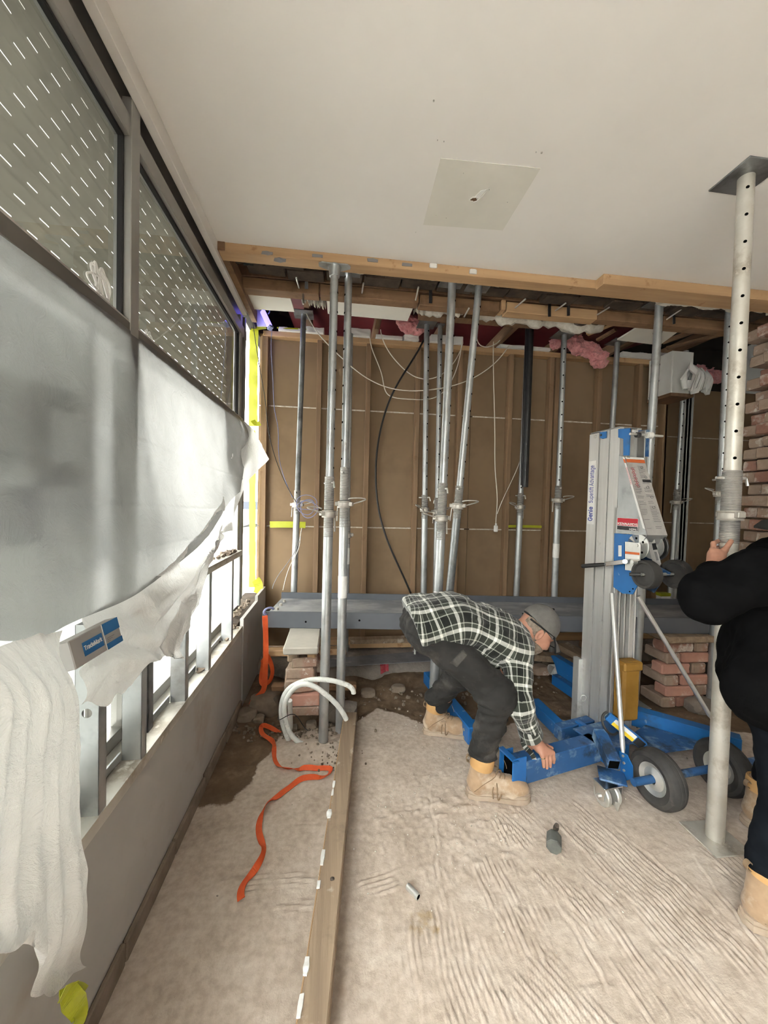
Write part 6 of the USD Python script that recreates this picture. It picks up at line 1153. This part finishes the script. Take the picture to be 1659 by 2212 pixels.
def scaled(f, c, s):
    c, s = np.asarray(c, float), np.asarray(s, float); return lambda p: f((p - c) * s + c)
def flatseg(a, b, ra, rb, sy, ax=1):
    a = np.asarray(a, float); s = np.ones(3); s[ax] = sy; b_ = a + (np.asarray(b, float) - a) * s; g = seg(a, b_, ra, rb); return lambda p: g(a + (p - a) * s) * .92
def hand_sdf(wrist, palm, knuck, tips, thumb, r=.0088, mids=None):
    fs = [seg(wrist, palm, .026, .028)]
    for i, (k, t) in enumerate(zip(knuck, tips)):
        k, t = np.asarray(k, float), np.asarray(t, float); m_ = np.asarray(mids[i], float); m2 = m_ * .5 + t * .5
        fs.append(seg(np.asarray(palm) * .55 + np.asarray(wrist) * .45, k, .016, .012)); fs.append(seg(k, m_, r + .0012, r)); fs.append(seg(m_, t, r, r - .0014))
    palmf = union(fs[:1] + fs[1::3], .018); fing = [union([a, b], .004) for a, b in zip(fs[2::3], fs[3::3])]
    th1 = union([seg(thumb[0], thumb[1], .014, .0115), seg(thumb[1], thumb[2], .0110, .0092)], .006)
    base = palmf
    def f(p):
        d = base(p)
        for g in fing: d = smin(d, g(p), .005)
        return smin(d, th1(p), .010)
    return f
def boot(parent, heel, d, L, cuff_z, lean, seed):
    """work boot: heel point on the floor, heading, length; parts under parent"""
    d = np.asarray(d, float); d = d / np.linalg.norm(d); s = V(-d[1], d[0], 0); heel = np.asarray(heel, float); k = L / .30; Wp = lambda x, y, z_: heel + d * x * k + s * y + V(0, 0, z_)
    up = Wp(.075, 0, cuff_z) + V(*lean)
    sole = [(0, .0), (.008, .026), (.04, .038), (.10, .036), (.16, .042), (.23, .050), (.275, .044), (.297, .022), (.302, 0)]; pl_ = Polygon([(x * k, y) for x, y in sole] + [(x * k, -y) for x, y in sole[::-1]]).buffer(.004).simplify(.001)
    e_ = extr(pl_, .022, heel + V(0, 0, .002), d, s); e2_ = extr(pl_.buffer(-.004), .016, heel + V(0, 0, .022), d, s)
    up_f = union([ell(Wp(.235, 0, .045), (.066 * k, .047, .044), np.array([d, s, V(0, 0, 1)])), seg(Wp(.06, 0, .052), Wp(.20, 0, .046), .041, .041), seg(Wp(.05, 0, .07), up, .043, .050), seg(Wp(.12, 0, .075), Wp(.19, 0, .058), .040, .034)], .035)
    uf = lambda p: np.maximum(np.maximum(up_f(p) + (meshkit.fbm(p * 30, 3, seed) - .5) * .010, (heel[2] + .020) - p[:, 2]), (p - up) @ np.array([0, 0, 1.0]) - 0)
    lo_, hi_ = np.minimum(Wp(-.06, 0, 0), Wp(.36, 0, 0)) - V(.08, .08, 0), np.maximum(Wp(-.06, 0, 0), Wp(.36, 0, 0)) + V(.08, .08, cuff_z + .08)
    b_ = obj('boot', nets(uf, lo_, hi_, .0052), 'boot_suede', parent, smooth=True)
    obj('sole', [e_, e2_], 'boot_sole', b_, smooth=40)
    cd = up - Wp(.06, 0, .08); cd /= np.linalg.norm(cd)
    obj('cuff', lathe([(.043, -.045), (.0535, -.043), (.0555, -.02), (.056, .0), (.053, .008), (.045, .006), (.044, -.01)], up - cd * .006, cd, 30), 'boot_cuff', b_)
    lc = []
    for i in range(5):
        c0 = Wp(.115 + .022 * i * 0 + .018 * (4 - i), 0, .088 + .016 * i); w = .022; lc.append(tube(spline([c0 - s * w * 1.3 + V(0, 0, -.012), c0 + d * .012, c0 + s * w * 1.3 + V(0, 0, -.012)], 9), .0032, 6))
    kn_ = Wp(.135, -.02 if s @ (heel - CAM) > 0 else .02, .085); sg_ = -1 if s @ (heel - CAM) > 0 else 1
    lc += [tube(spline([kn_, kn_ + s * sg_ * .03 + V(0, 0, -.012), kn_ + s * sg_ * .038 + d * .006 + V(0, 0, -.06), kn_ + s * sg_ * .026 + d * .02 + V(0, 0, -.045), kn_ + d * .01], 22), .003, 6), tube(spline([kn_, kn_ + s * sg_ * .032 - d * .02 + V(0, 0, -.02), kn_ + s * sg_ * .036 - d * .018 + V(0, 0, -.055)], 16), .003, 6)]
    obj('lace', lc, 'lace', b_)
    pt = Wp(.016, 0, cuff_z - .012) + V(*lean) * .9; obj('pull_tab', band(spline([pt, pt - d * .014 + V(0, 0, .010), pt - d * .020 + V(0, 0, -.004), pt - d * .006 + V(0, 0, -.018)], 14), np.tile(-d, (14, 1)) + np.linspace(.8, -.8, 14)[:, None] * V(0, 0, 1), .016, .003), 'lace', b_)
    st_ = []
    for pth in ([(.03, -.06), (.075, -.02), (.12, .0), (.165, .02)], [(.19, .03), (.185, .05), (.175, .07)]):
        q_ = []
        for (x_, z_) in [tuple(v) for v in spline(np.array([(a, 0, b) for a, b in pth]), 9)[:, [0, 2]]]:
            p_ = Wp(x_, 0, .105 + z_) ; sd_ = s * (-1 if s @ (heel - CAM) > 0 else 1); t_ = .10
            while t_ > .0 and uf((p_ + sd_ * t_)[None])[0] > .0006: t_ -= .001
            q_.append(p_ + sd_ * t_)
        st_.append(tube(np.array(q_), .0016, 5))
    obj('seam', st_, 'lace', b_)
    return b_

# ---- worker bending to the cross beam
p1 = thing('person', 'person in checked shirt and dark work trousers bending over to the blue cross beam', 'person', (.70, 1.93, 0))
HN, HF, KN, KF, AN, AF = V(.475, 1.865, .735), V(.475, 2.04, .735), V(.775, 1.705, .488), V(.74, 2.10, .43), V(.706, 1.712, .13), V(.610, 2.208, .13)
PEL, WST, CHS, NKB = V(.475, 1.95, .745), V(.62, 1.95, .785), V(.83, 1.95, .700), V(.975, 1.95, .660)
SN, EN, WN = V(.905, 1.79, .650), V(.872, 1.685, .440), V(.972, 1.742, .243)
SF, EF, WF_ = V(.93, 2.10, .650), V(.93, 2.11, .42), V(1.00, 1.97, .25)
# head frame
hf = V(.74, -.05, -.66); hf /= np.linalg.norm(hf); hs = np.cross(V(0, 0, 1), hf); hs /= np.linalg.norm(hs); hu = np.cross(hf, hs); HR = np.array([hf, hs, hu])   # hs points away from the camera
EAR = V(1.062, 1.885, .700); HC = EAR + hs * .072 + hf * .008 + hu * .035
hp3 = lambda x, y, z_: HC + hf * x + hs * y + hu * z_
head_f = union([ell(HC + hu * .012, (.098, .077, .100), HR), ell(hp3(.035, 0, -.055), (.068, .058, .070), HR), ell(hp3(.052, 0, -.105), (.034, .034, .026), HR)], .035)
nose_f = union([seg(hp3(.094, 0, -.012), hp3(.113, 0, -.052), .010, .014), seg(hp3(.103, .011, -.055), hp3(.103, -.011, -.055), .010)], .012)
brow_f = seg(hp3(.084, -.034, .006), hp3(.084, .034, .006), .013); chk = union([ell(hp3(.070, s_ * .040, -.045), (.026, .022, .022), HR) for s_ in (-1, 1)], .01)
lips = union([seg(hp3(.096, -.018, -.082), hp3(.096, .018, -.082), .007), seg(hp3(.093, -.014, -.092), hp3(.093, .014, -.092), .008)], .003)
def face(p):
    d = smin(head_f(p), nose_f(p), .014); d = smin(d, brow_f(p), .015); d = smin(d, chk(p), .02); d = smin(d, lips(p), .006)
    for s_ in (-1, 1): d = np.maximum(d, -(np.linalg.norm(p - hp3(.094, s_ * .032, -.012), axis=1) - .014))
    for s_ in (-1, 1): d = np.minimum(d, np.linalg.norm(p - hp3(.080, s_ * .032, -.013), axis=1) - .0135)
    return d
ear_f = []
for s_ in (-1, 1):
    ec = hp3(-.008, s_ * .079, -.030); er_ = ell(ec, (.019, .008, .033), HR); ei = ell(ec + hs * s_ * .008 + hf * .003, (.011, .007, .021), HR); ear_f.append((er_, ei))
def ears(p): return np.minimum(*[np.maximum(a(p), -b(p)) for a, b in ear_f])
neck = seg(NKB, hp3(-.045, 0, -.055), .062, .056)
# right hand: over the beam, fingers down the near face; left hand beyond it
xb = lambda u, v, z_: X0 + xd * u + xn * v + V(0, 0, z_ - .11)
pn_ = xb(.195, -.008, .192); kk = [xb(.175 + .0215 * i, -.046, .188 - .003 * abs(i - 1)) for i in range(4)]
mm = [xb(.178 + .0215 * i, -.0515, .160 - .002 * i) for i in range(4)]; tt = [xb(.183 + .0205 * i, -.0500, (.128, .117, .120, .134)[i]) for i in range(4)]
hN = hand_sdf(WN, pn_, kk, tt, [pn_ + xd * .022, xb(.245, .004, .184), xb(.268, -.012, .178)], mids=mm)
pf_ = xb(.215, .030, .190); hF = hand_sdf(WF_, pf_, [xb(.185 + .02 * i, .046, .186) for i in range(4)], [xb(.187 + .02 * i, .051, .125) for i in range(4)], [pf_ - xd * .02, xb(.16, .02, .180), xb(.14, .015, .177)], mids=[xb(.186 + .02 * i, .052, .158) for i in range(4)])
core = union([flatseg(PEL, WST, .10, .095, .62), flatseg(WST, CHS, .095, .105, .62), flatseg(CHS, NKB, .10, .065, .62), seg(SN, V(.86, 1.95, .70), .06, .08), seg(SF, V(.86, 1.95, .70), .06, .08)], .05)
armN = union([seg(SN, EN, .050, .040), seg(EN, WN, .040, .028)], .02); armF = union([seg(SF, EF, .050, .040), seg(EF, WF_, .040, .028)], .02)
legs = union([seg(HN, KN, .072, .050), seg(KN, AN, .050, .030), seg(HF, KF, .072, .050), seg(KF, AF, .050, .030)], .03)
feet = union([seg(AN, AN + V(0, 0, -.06), .029, .020), seg(AN + V(0, 0, -.07), AN + V(.13, -.036, -.088), .022, .016), seg(AF, AF + V(0, 0, -.06), .029, .020), seg(AF + V(0, 0, -.07), AF + V(.12, -.026, -.088), .022, .016)], .01)
def body1(p):
    d = smin(core(p), legs(p), .05); d = smin(d, armN(p), .03); d = smin(d, armF(p), .03); d = smin(d, neck(p), .03); d = smin(d, feet(p), .01)
    d = smin(d, face(p), .018); d = smin(d, ears(p), .006); d = smin(d, hN(p), .010); return smin(d, hF(p), .010)
body = obj('body', nets(body1, (.30, 1.55, .0), (1.26, 2.32, .90), .0042), 'skin', p1, smooth=True)
rg0 = mm[0] * .55 + kk[0] * .45; rgd = mm[0] - kk[0]; obj('ring', lathe([(.0095, -.002), (.0112, -.002), (.0112, .002), (.0095, .002)], rg0, rgd, 20), 'gold', body)
obj('hair', nets(lambda p: np.maximum(head_f(p) - .0035 + (meshkit.fbm(p * 90, 2, 3) - .5) * .006, np.maximum(np.abs((p - HC) @ hf + .040) - .050, (p - HC) @ hu + .0 - .02)), HC - .16, HC + .16, .004), 'hair_grey', p1, smooth=True)
obj('beard', nets(lambda p: np.maximum(union([head_f], .01)(p) - .003 + (meshkit.fbm(p * 110, 2, 5) - .5) * .006, np.maximum(np.maximum((p - HC) @ hu + .070, -((p - HC) @ hf) + .004), -(np.linalg.norm(p - hp3(.10, 0, -.086), axis=1) - .022))), HC - .18, HC + .18, .004), 'hair_grey', p1, smooth=True)
# cap: crown shell, band, peak
cap_f = ell(HC + hu * .020 - hf * .002, (.108, .088, .108), HR); slope = lambda p: -((p - HC) @ hu) + .008 - .10 * ((p - HC) @ hf)
cap = obj('cap', nets(lambda p: np.maximum(cap_f(p) + (meshkit.fbm(p * 40, 2, 6) - .5) * .003, slope(p) - .0), HC - .17, HC + .17, .0045), 'cap_grey', p1, smooth=True)
gp_ = []
for i, u in enumerate(np.linspace(-1, 1, 17)):
    r0_ = hp3(.098 * math.sqrt(max(0, 1 - (u * .80) ** 2)) , .083 * u, .006 + .006); tip = hp3(.098 * math.sqrt(max(0, 1 - (u * .8) ** 2)) * .6 + .098 * .4 + .078 * (1 - .38 * u * u), .080 * u, -.012 - .030 * u * u); gp_.append([r0_, r0_ * .5 + tip * .5 + hu * .006, tip])
gp_ = np.array(gp_); top_ = grid_mesh(gp_ + hu * .0025); bot_ = grid_mesh(gp_[::-1] - hu * .0025); obj('peak', [top_, bot_], 'cap_grey', cap, smooth=True)
rim = np.vstack([gp_[0], gp_[1:-1, 2], gp_[-1][::-1]]); obj('peak_edge', tube(rim, .0042, 6), 'cap_dark', cap); obj('cap_band', tube([hp3(.104 * math.cos(t) - .002, .085 * math.sin(t), .010 + .010 * math.cos(t)) for t in np.linspace(-2.5, 2.5, 40)], .0045, 6), 'cap_dark', cap)
obj('back_strap', tube(spline([hp3(-.085, -.045, .02), hp3(-.103, 0, .016), hp3(-.085, .045, .02)], 14), .006, 6), 'cap_dark', cap); obj('cap_button', stone(hp3(-.002, 0, .129), .008, 3), 'cap_dark', cap)
# checked shirt
tor = union([flatseg(V(.435, 1.95, .765), WST, .116, .112, .60), flatseg(WST, CHS, .112, .122, .60), flatseg(CHS, V(.955, 1.95, .672), .120, .088, .58), seg(SN, V(.87, 1.93, .70), .072, .09), seg(SF, V(.87, 1.97, .70), .072, .09), seg(V(.78, 1.84, .62), V(.66, 1.84, .70), .05, .04), seg(V(.42, 1.845, .775), V(.62, 1.835, .775), .092, .085), seg(V(.42, 2.055, .775), V(.62, 2.065, .775), .092, .085)], .045)
slN = union([seg(SN, EN, .066, .060), seg(EN, EN * .30 + WN * .70, .060, .050)], .03); slF = union([seg(SF, EF, .066, .058), seg(EF, EF * .3 + WF_ * .7, .058, .048)], .03)
def shirt0(p): return smin(smin(tor(p), slN(p), .03), slF(p), .03)
def shirt(p):
    w = (meshkit.fbm(p * V(11, 16, 11), 3, 4) - .5) * .030 + (meshkit.fbm(p * V(34, 30, 34), 2, 8) - .5) * .008
    cut = np.maximum(.372 - p[:, 0] + .10 * (p[:, 2] - .8), 0); hem = .395 - p[:, 0] - .35 * (p[:, 2] - .76)
    nk = (p - hp3(-.05, 0, -.085)) @ (-(NKB - CHS) / np.linalg.norm(NKB - CHS)) * -1
    return np.maximum(np.maximum(shirt0(p) + w, hem), np.where(np.abs(p[:, 1] - 1.95) < .12, nk, -1))
sm_ = nets(shirt, (.32, 1.58, .24), (1.10, 2.24, .95), .0075); v_ = sm_.vertices
spine = spline([V(.35, 1.95, .74), PEL, WST, CHS, NKB, NKB + (NKB - CHS)], 90); sl_ = np.r_[0, np.cumsum(np.linalg.norm(np.diff(spine, axis=0), axis=1))]; dd = ((v_[:, None, [0, 2]] - spine[None][:, :, [0, 2]]) ** 2).sum(-1); idx = dd.argmin(1); tgs = np.gradient(spine, axis=0); tgs /= np.linalg.norm(tgs, axis=1, keepdims=True); nrm_ = np.stack([-tgs[:, 2], np.zeros(90), tgs[:, 0]], 1)
ht = ((v_ - spine[idx]) * nrm_[idx]).sum(1); uvT = np.stack([(sl_[idx] + ((v_ - spine[idx]) * tgs[idx]).sum(1)) / .092, np.arctan2(v_[:, 1] - 1.95, ht + .03) * .150 / .092], 1)
def arm_uv(a, b, c):
    cv_ = spline([a + (a - b) * .4, a, b, c, c + (c - b) * .4], 70); L_ = np.r_[0, np.cumsum(np.linalg.norm(np.diff(cv_, axis=0), axis=1))]; k_ = ((v_[:, None] - cv_[None]) ** 2).sum(-1).argmin(1); tg_ = np.gradient(cv_, axis=0); tg_ /= np.linalg.norm(tg_, axis=1, keepdims=True)
    q = v_ - cv_[k_]; t_ = (q * tg_[k_]).sum(1); x_ = V(1, 0, 0) - tg_ * tg_[:, :1]; x_ /= np.linalg.norm(x_, axis=1, keepdims=True); y_ = np.cross(tg_, x_)
    return np.stack([np.arctan2(-(q * x_[k_]).sum(1), (q * y_[k_]).sum(1)) * .062 / .092, (L_[k_] + t_) / .092], 1)
fa, fb, ft_ = slN(v_), slF(v_), tor(v_); dN_, dF_ = (EN - SN) / np.linalg.norm(EN - SN), (EF - SF) / np.linalg.norm(EF - SF); reg = np.where(((v_ - SN) @ dN_ > .045) & (fa < fb) & (fa < .03), 1, np.where(((v_ - SF) @ dF_ > .045) & (fb < .03), 2, 0))
uvs = [uvT, arm_uv(SN, EN, WN), arm_uv(SF, EF, WF_)]; fr = np.sort(reg[sm_.faces], axis=1)[:, 1]; NV, NF, NU = [], [], []; off_ = 0; wrapc = [2 * math.pi * .150 / .092, 2 * math.pi * .062 / .092, 2 * math.pi * .062 / .092]
for r_ in range(3):
    F_ = sm_.faces[fr == r_]; U_ = uvs[r_][F_]; ax_ = 1 if r_ == 0 else 0; a_ = U_[..., ax_]; far_ = (a_.max(1, keepdims=True) - a_) > wrapc[r_] / 2
    key = F_ * 2 + far_; uq, inv = np.unique(key.ravel(), return_inverse=True); vi = uq // 2; uu_ = uvs[r_][vi].copy(); uu_[:, ax_] += (uq % 2) * wrapc[r_]
    NV.append(v_[vi]); NU.append(uu_); NF.append(inv.reshape(-1, 3) + off_); off_ += len(vi)
sh_ = obj('shirt', trimesh.Trimesh(np.vstack(NV), np.vstack(NF), process=False), 'check_shirt', p1, uv=np.vstack(NU))
vn_ = sm_.vertex_normals; nall = np.vstack([vn_[np.unique((sm_.faces[fr == r_] * 2 + ((uvs[r_][sm_.faces[fr == r_]][..., 1 if r_ == 0 else 0].max(1, keepdims=True) - uvs[r_][sm_.faces[fr == r_]][..., 1 if r_ == 0 else 0]) > wrapc[r_] / 2)).ravel()) // 2] for r_ in range(3)])
UsdGeom.Mesh(stage.GetPrimAtPath(sh_)).GetNormalsAttr().Set(Vt.Vec3fArray.FromNumpy(nall.astype(np.float32)))
col = [NKB + (NKB - CHS) / np.linalg.norm(NKB - CHS) * .012 + V(0, .068 * math.sin(t), 0) + np.cross(V(0, 1, 0), (NKB - CHS) / np.linalg.norm(NKB - CHS)) * .064 * math.cos(t) for t in np.linspace(0, 2 * math.pi, 30)]
cm = tube(np.array(col), .014, 10, caps=False); obj('collar', cm, 'check_shirt', sh_, uv=np.stack([np.arange(len(cm.vertices)) // 10 * .12, np.arange(len(cm.vertices)) % 10 * .1], 1))
cw = EN * .28 + WN * .72; cdv = (WN - EN) / np.linalg.norm(WN - EN); cfm = lathe([(.045, -.03), (.052, -.025), (.054, .0), (.057, .035), (.054, .04), (.050, .0), (.044, -.02)], cw, cdv, 24); obj('cuff', cfm, 'check_shirt', sh_, uv=np.stack([np.arange(len(cfm.vertices)) % 24 * .11, np.arange(len(cfm.vertices)) // 24 * .16], 1))
cfl = band(spline([cw + cdv * .03 + V(-.045, -.02, 0), cw + cdv * .06 + V(-.045, -.025, -.03), V(.955, 1.71, .185), V(.965, 1.705, .155)], 14), np.tile(V(0, -1, 0), (14, 1)), .022, .003); obj('cuff_tail', cfl, 'check_shirt', sh_, uv=np.stack([np.arange(len(cfl.vertices)) % 4 * .1, np.arange(len(cfl.vertices)) // 4 * .14], 1))
# work trousers
tro = union([flatseg(V(.455, 1.95, .745), V(.55, 1.95, .765), .108, .098, .60), seg(HN, KN, .098, .078), seg(KN, AN + V(0, 0, .085), .076, .060), seg(HF, KF, .098, .076), seg(KF, AF + V(0, 0, .085), .076, .060)], .05)
def trousers(p):
    kn = np.exp(-(np.linalg.norm(p - KN - V(-.05, 0, -.04), axis=1) / .11) ** 2) + np.exp(-(np.linalg.norm(p - AN - V(0, 0, .08), axis=1) / .09) ** 2) * 1.2 + np.exp(-(np.linalg.norm(p - AF - V(0, 0, .10), axis=1) / .10) ** 2) * 1.2
    w = (meshkit.fbm(p * V(9, 12, 15), 3, 14) - .5) * .036 + (meshkit.fbm(p * V(30, 30, 44), 2, 16) - .5) * .012 + np.sin((p[:, 2] * 1.0 - p[:, 0] * .35) * 150 + 5 * meshkit.fbm(p * 9, 2, 2)) * .0062 * kn
    return np.maximum(tro(p) + w, .196 - p[:, 2] + .004 * np.sin(p[:, 0] * 60))
tr_m = obj('trousers', nets(trousers, (.28, 1.56, .12), (.96, 2.32, .92), .0062), 'trouser_grey', p1, smooth=True)
obj('cargo_pocket', cloth_patch([(968, 1436), (1005, 1398), (1060, 1440), (1025, 1478)], trousers, .004), 'trouser_grey', tr_m); obj('pocket_flap', cloth_patch([(971, 1432), (1000, 1402), (1014, 1413), (987, 1444)], trousers, .010), 'trouser_dusty', tr_m)
obj('side_pocket', cloth_patch([(915, 1385), (940, 1392), (936, 1397), (913, 1391)], trousers, .003, 6), 'trouser_grey', tr_m); obj('knee_patch', cloth_patch([(1040, 1510), (1080, 1478), (1108, 1500), (1075, 1545)], trousers, .003), 'trouser_grey', tr_m)
for A_, nm in ((AN, 'sock'), (AF, 'sock')): K_ = KN if nm == 'sock' and A_ is AN else KF; obj('sock', tube([A_ + V(0, 0, .03), A_ + (K_ - A_) * .16, A_ + (K_ - A_) * .36], [.042, .046, .048], 20), 'sock_black', p1)
hb1 = onz(1005, 1713); boot(p1, V(hb1[0], hb1[1] - .012, .004), onz(1140, 1722) - hb1, .292, .190, (.0, .0, 0), 3)
hb2 = onz(914, 1584); boot(p1, V(hb2[0], hb2[1] + .01, .004), V(1, -.22, 0), .285, .185, (.006, .0, 0), 9)

# ---- worker at the right edge, steadying the prop
p2 = thing('person', 'person in black jacket and dark jeans holding the closest prop at the right edge', 'person', (1.55, 1.15, 0))
h2, k2, a2 = ony(1692, 1555, 1.17), ony(1722, 1720, 1.08), ony(1662, 1900, 1.075)
h2b, k2b, a2b = V(1.80, 1.33, .72), V(2.02, 1.40, .47), V(1.90, 1.42, .13)
hipc, chest2, neck2 = V(1.66, 1.22, .80), V(1.76, 1.27, 1.06), V(1.80, 1.33, 1.19)
s2 = ony(1640, 1245, 1.17); e2_ = ony(1530, 1285, 1.22); w2_ = ony(1543, 1222, 1.325); s2b, e2b, w2b = V(1.86, 1.45, 1.10), V(1.95, 1.42, .86), V(1.88, 1.40, .66)
pc_ = ony(1572, 1190, 1.405); pm = ony(1549, 1201, 1.352)
hd2 = V(1.95, 1.40, 1.27); H2R = np.array([V(.8, .2, -.56) / np.linalg.norm(V(.8, .2, -.56)), V(-.24, .97, 0), V(.54, .13, .83)])
head2 = union([ell(hd2, (.098, .077, .105), H2R), ell(hd2 + H2R[0] * .035 - H2R[2] * .06, (.066, .057, .066), H2R), seg(hd2 + H2R[0] * .095 - H2R[2] * .01, hd2 + H2R[0] * .112 - H2R[2] * .05, .009, .014)], .03)
ears2 = union([ell(hd2 + H2R[1] * s_ * .078 - H2R[2] * .03 - H2R[0] * .005, (.018, .008, .032), H2R) for s_ in (-1, 1)], .004)
px3 = lambda x, y, Y: ony(x, y, Y)
hand2 = hand_sdf(w2_, pm, [px3(1541, 1192, 1.362), px3(1539, 1200, 1.368), px3(1539, 1208, 1.372), px3(1540, 1214, 1.374)], [px3(1552, 1168, 1.432), px3(1552, 1182, 1.442), px3(1553, 1196, 1.446), px3(1554, 1208, 1.446)], [px3(1553, 1208, 1.345), px3(1566, 1188, 1.348), px3(1579, 1169, 1.358)], r=.0095,
                 mids=[px3(1541, 1174, 1.392), px3(1538, 1187, 1.402), px3(1537, 1198, 1.406), px3(1538, 1208, 1.406)])
hand2b = hand_sdf(w2b, w2b + V(-.01, 0, -.07), [w2b + V(-.03 + .02 * i, -.01, -.10) for i in range(4)], [w2b + V(-.03 + .02 * i, -.02, -.165 + .008 * abs(i - 1)) for i in range(4)], [w2b + V(-.03, 0, -.05), w2b + V(-.05, -.02, -.08), w2b + V(-.055, -.03, -.11)], mids=[w2b + V(-.03 + .02 * i, -.025, -.135) for i in range(4)])
bod2 = union([flatseg(hipc, chest2, .12, .13, .7), flatseg(chest2, neck2, .12, .08, .7), seg(neck2, hd2 - H2R[2] * .05, .06), seg(s2, chest2, .06, .08), seg(s2b, chest2, .06, .08), seg(s2, e2_, .05, .042), seg(e2_, w2_, .040, .028), seg(s2b, e2b, .05, .042), seg(e2b, w2b, .04, .028), seg(h2, k2, .08, .055), seg(k2, a2, .055, .04), seg(h2b, k2b, .08, .055), seg(k2b, a2b, .055, .04), seg(a2, V(a2[0], a2[1], .06), .034, .022), seg(a2b, V(a2b[0], a2b[1], .06), .034, .022)], .03)
def body2(p): return smin(smin(smin(smin(bod2(p), head2(p), .015), ears2(p), .006), hand2(p), .010), hand2b(p), .010)
bd2 = obj('body', nets(body2, (1.25, .90, .0), (2.25, 1.70, 1.48), .0046), 'skin', p2, smooth=True)
jk0 = union([flatseg(hipc + V(.0, -.03, -.08), chest2, .172, .165, .74), flatseg(chest2, neck2, .150, .10, .72), seg(ony(1665, 1500, 1.15), hipc + V(0, 0, .1), .135, .13), seg(s2, chest2 + V(.02, 0, .02), .085, .12), seg(s2b, chest2, .085, .11), seg(s2, e2_ + V(.01, 0, -.01), .078, .082), seg(e2_ + V(0, 0, -.012), e2_ * .25 + w2_ * .75, .074, .052), seg(s2b, e2b, .078, .07), seg(e2b, w2b, .065, .048)], .05)
def jacket(p): return np.maximum(jk0(p) + (meshkit.fbm(p * V(10, 10, 8), 3, 24) - .5) * .035 + (meshkit.fbm(p * 30, 2, 3) - .5) * .006, (.640 - p[:, 2]))
obj('jacket', nets(jacket, (1.15, .90, .60), (2.25, 1.70, 1.40), .0075), 'jacket_black', p2, smooth=True)
jn = union([flatseg(hipc + V(0, -.03, -.10), hipc + V(0, 0, -.06), .12, .12, .75), seg(h2, k2, .100, .080), seg(k2, a2 + V(0, 0, .06), .080, .066), seg(h2b, k2b, .105, .08), seg(k2b, a2b + V(0, 0, .06), .08, .066)], .05)
def jeans(p): return np.maximum(jn(p) + (meshkit.fbm(p * V(10, 10, 16), 3, 34) - .5) * .028, .165 - p[:, 2])
obj('jeans', nets(jeans, (1.25, .90, .12), (2.25, 1.70, .90), .0075), 'jeans_dark', p2, smooth=True)
cp2 = obj('cap', nets(lambda p: np.maximum(ell(hd2 + H2R[2] * .02, (.108, .088, .108), H2R)(p), -((p - hd2) @ H2R[2]) + .008), hd2 - .17, hd2 + .17, .005), 'cap_dark', p2, smooth=True)
br_ = [ony(x, y, Y) for x, y, Y in ((1628, 1140, 1.30), (1645, 1128, 1.34), (1672, 1124, 1.40), (1700, 1150, 1.36), (1672, 1148, 1.30))]; obj('peak', trimesh.convex.convex_hull(np.vstack([np.array(br_), np.array(br_) + V(0, 0, .008)])), 'cap_dark', cp2)
boot(p2, V(a2[0] - .075, a2[1] + .012, .004), V(1, -.16, 0), .30, .215, (.0, 0, 0), 13); boot(p2, V(1.80, 1.44, .004), V(1, -.1, 0), .30, .20, (.0, 0, 0), 23)
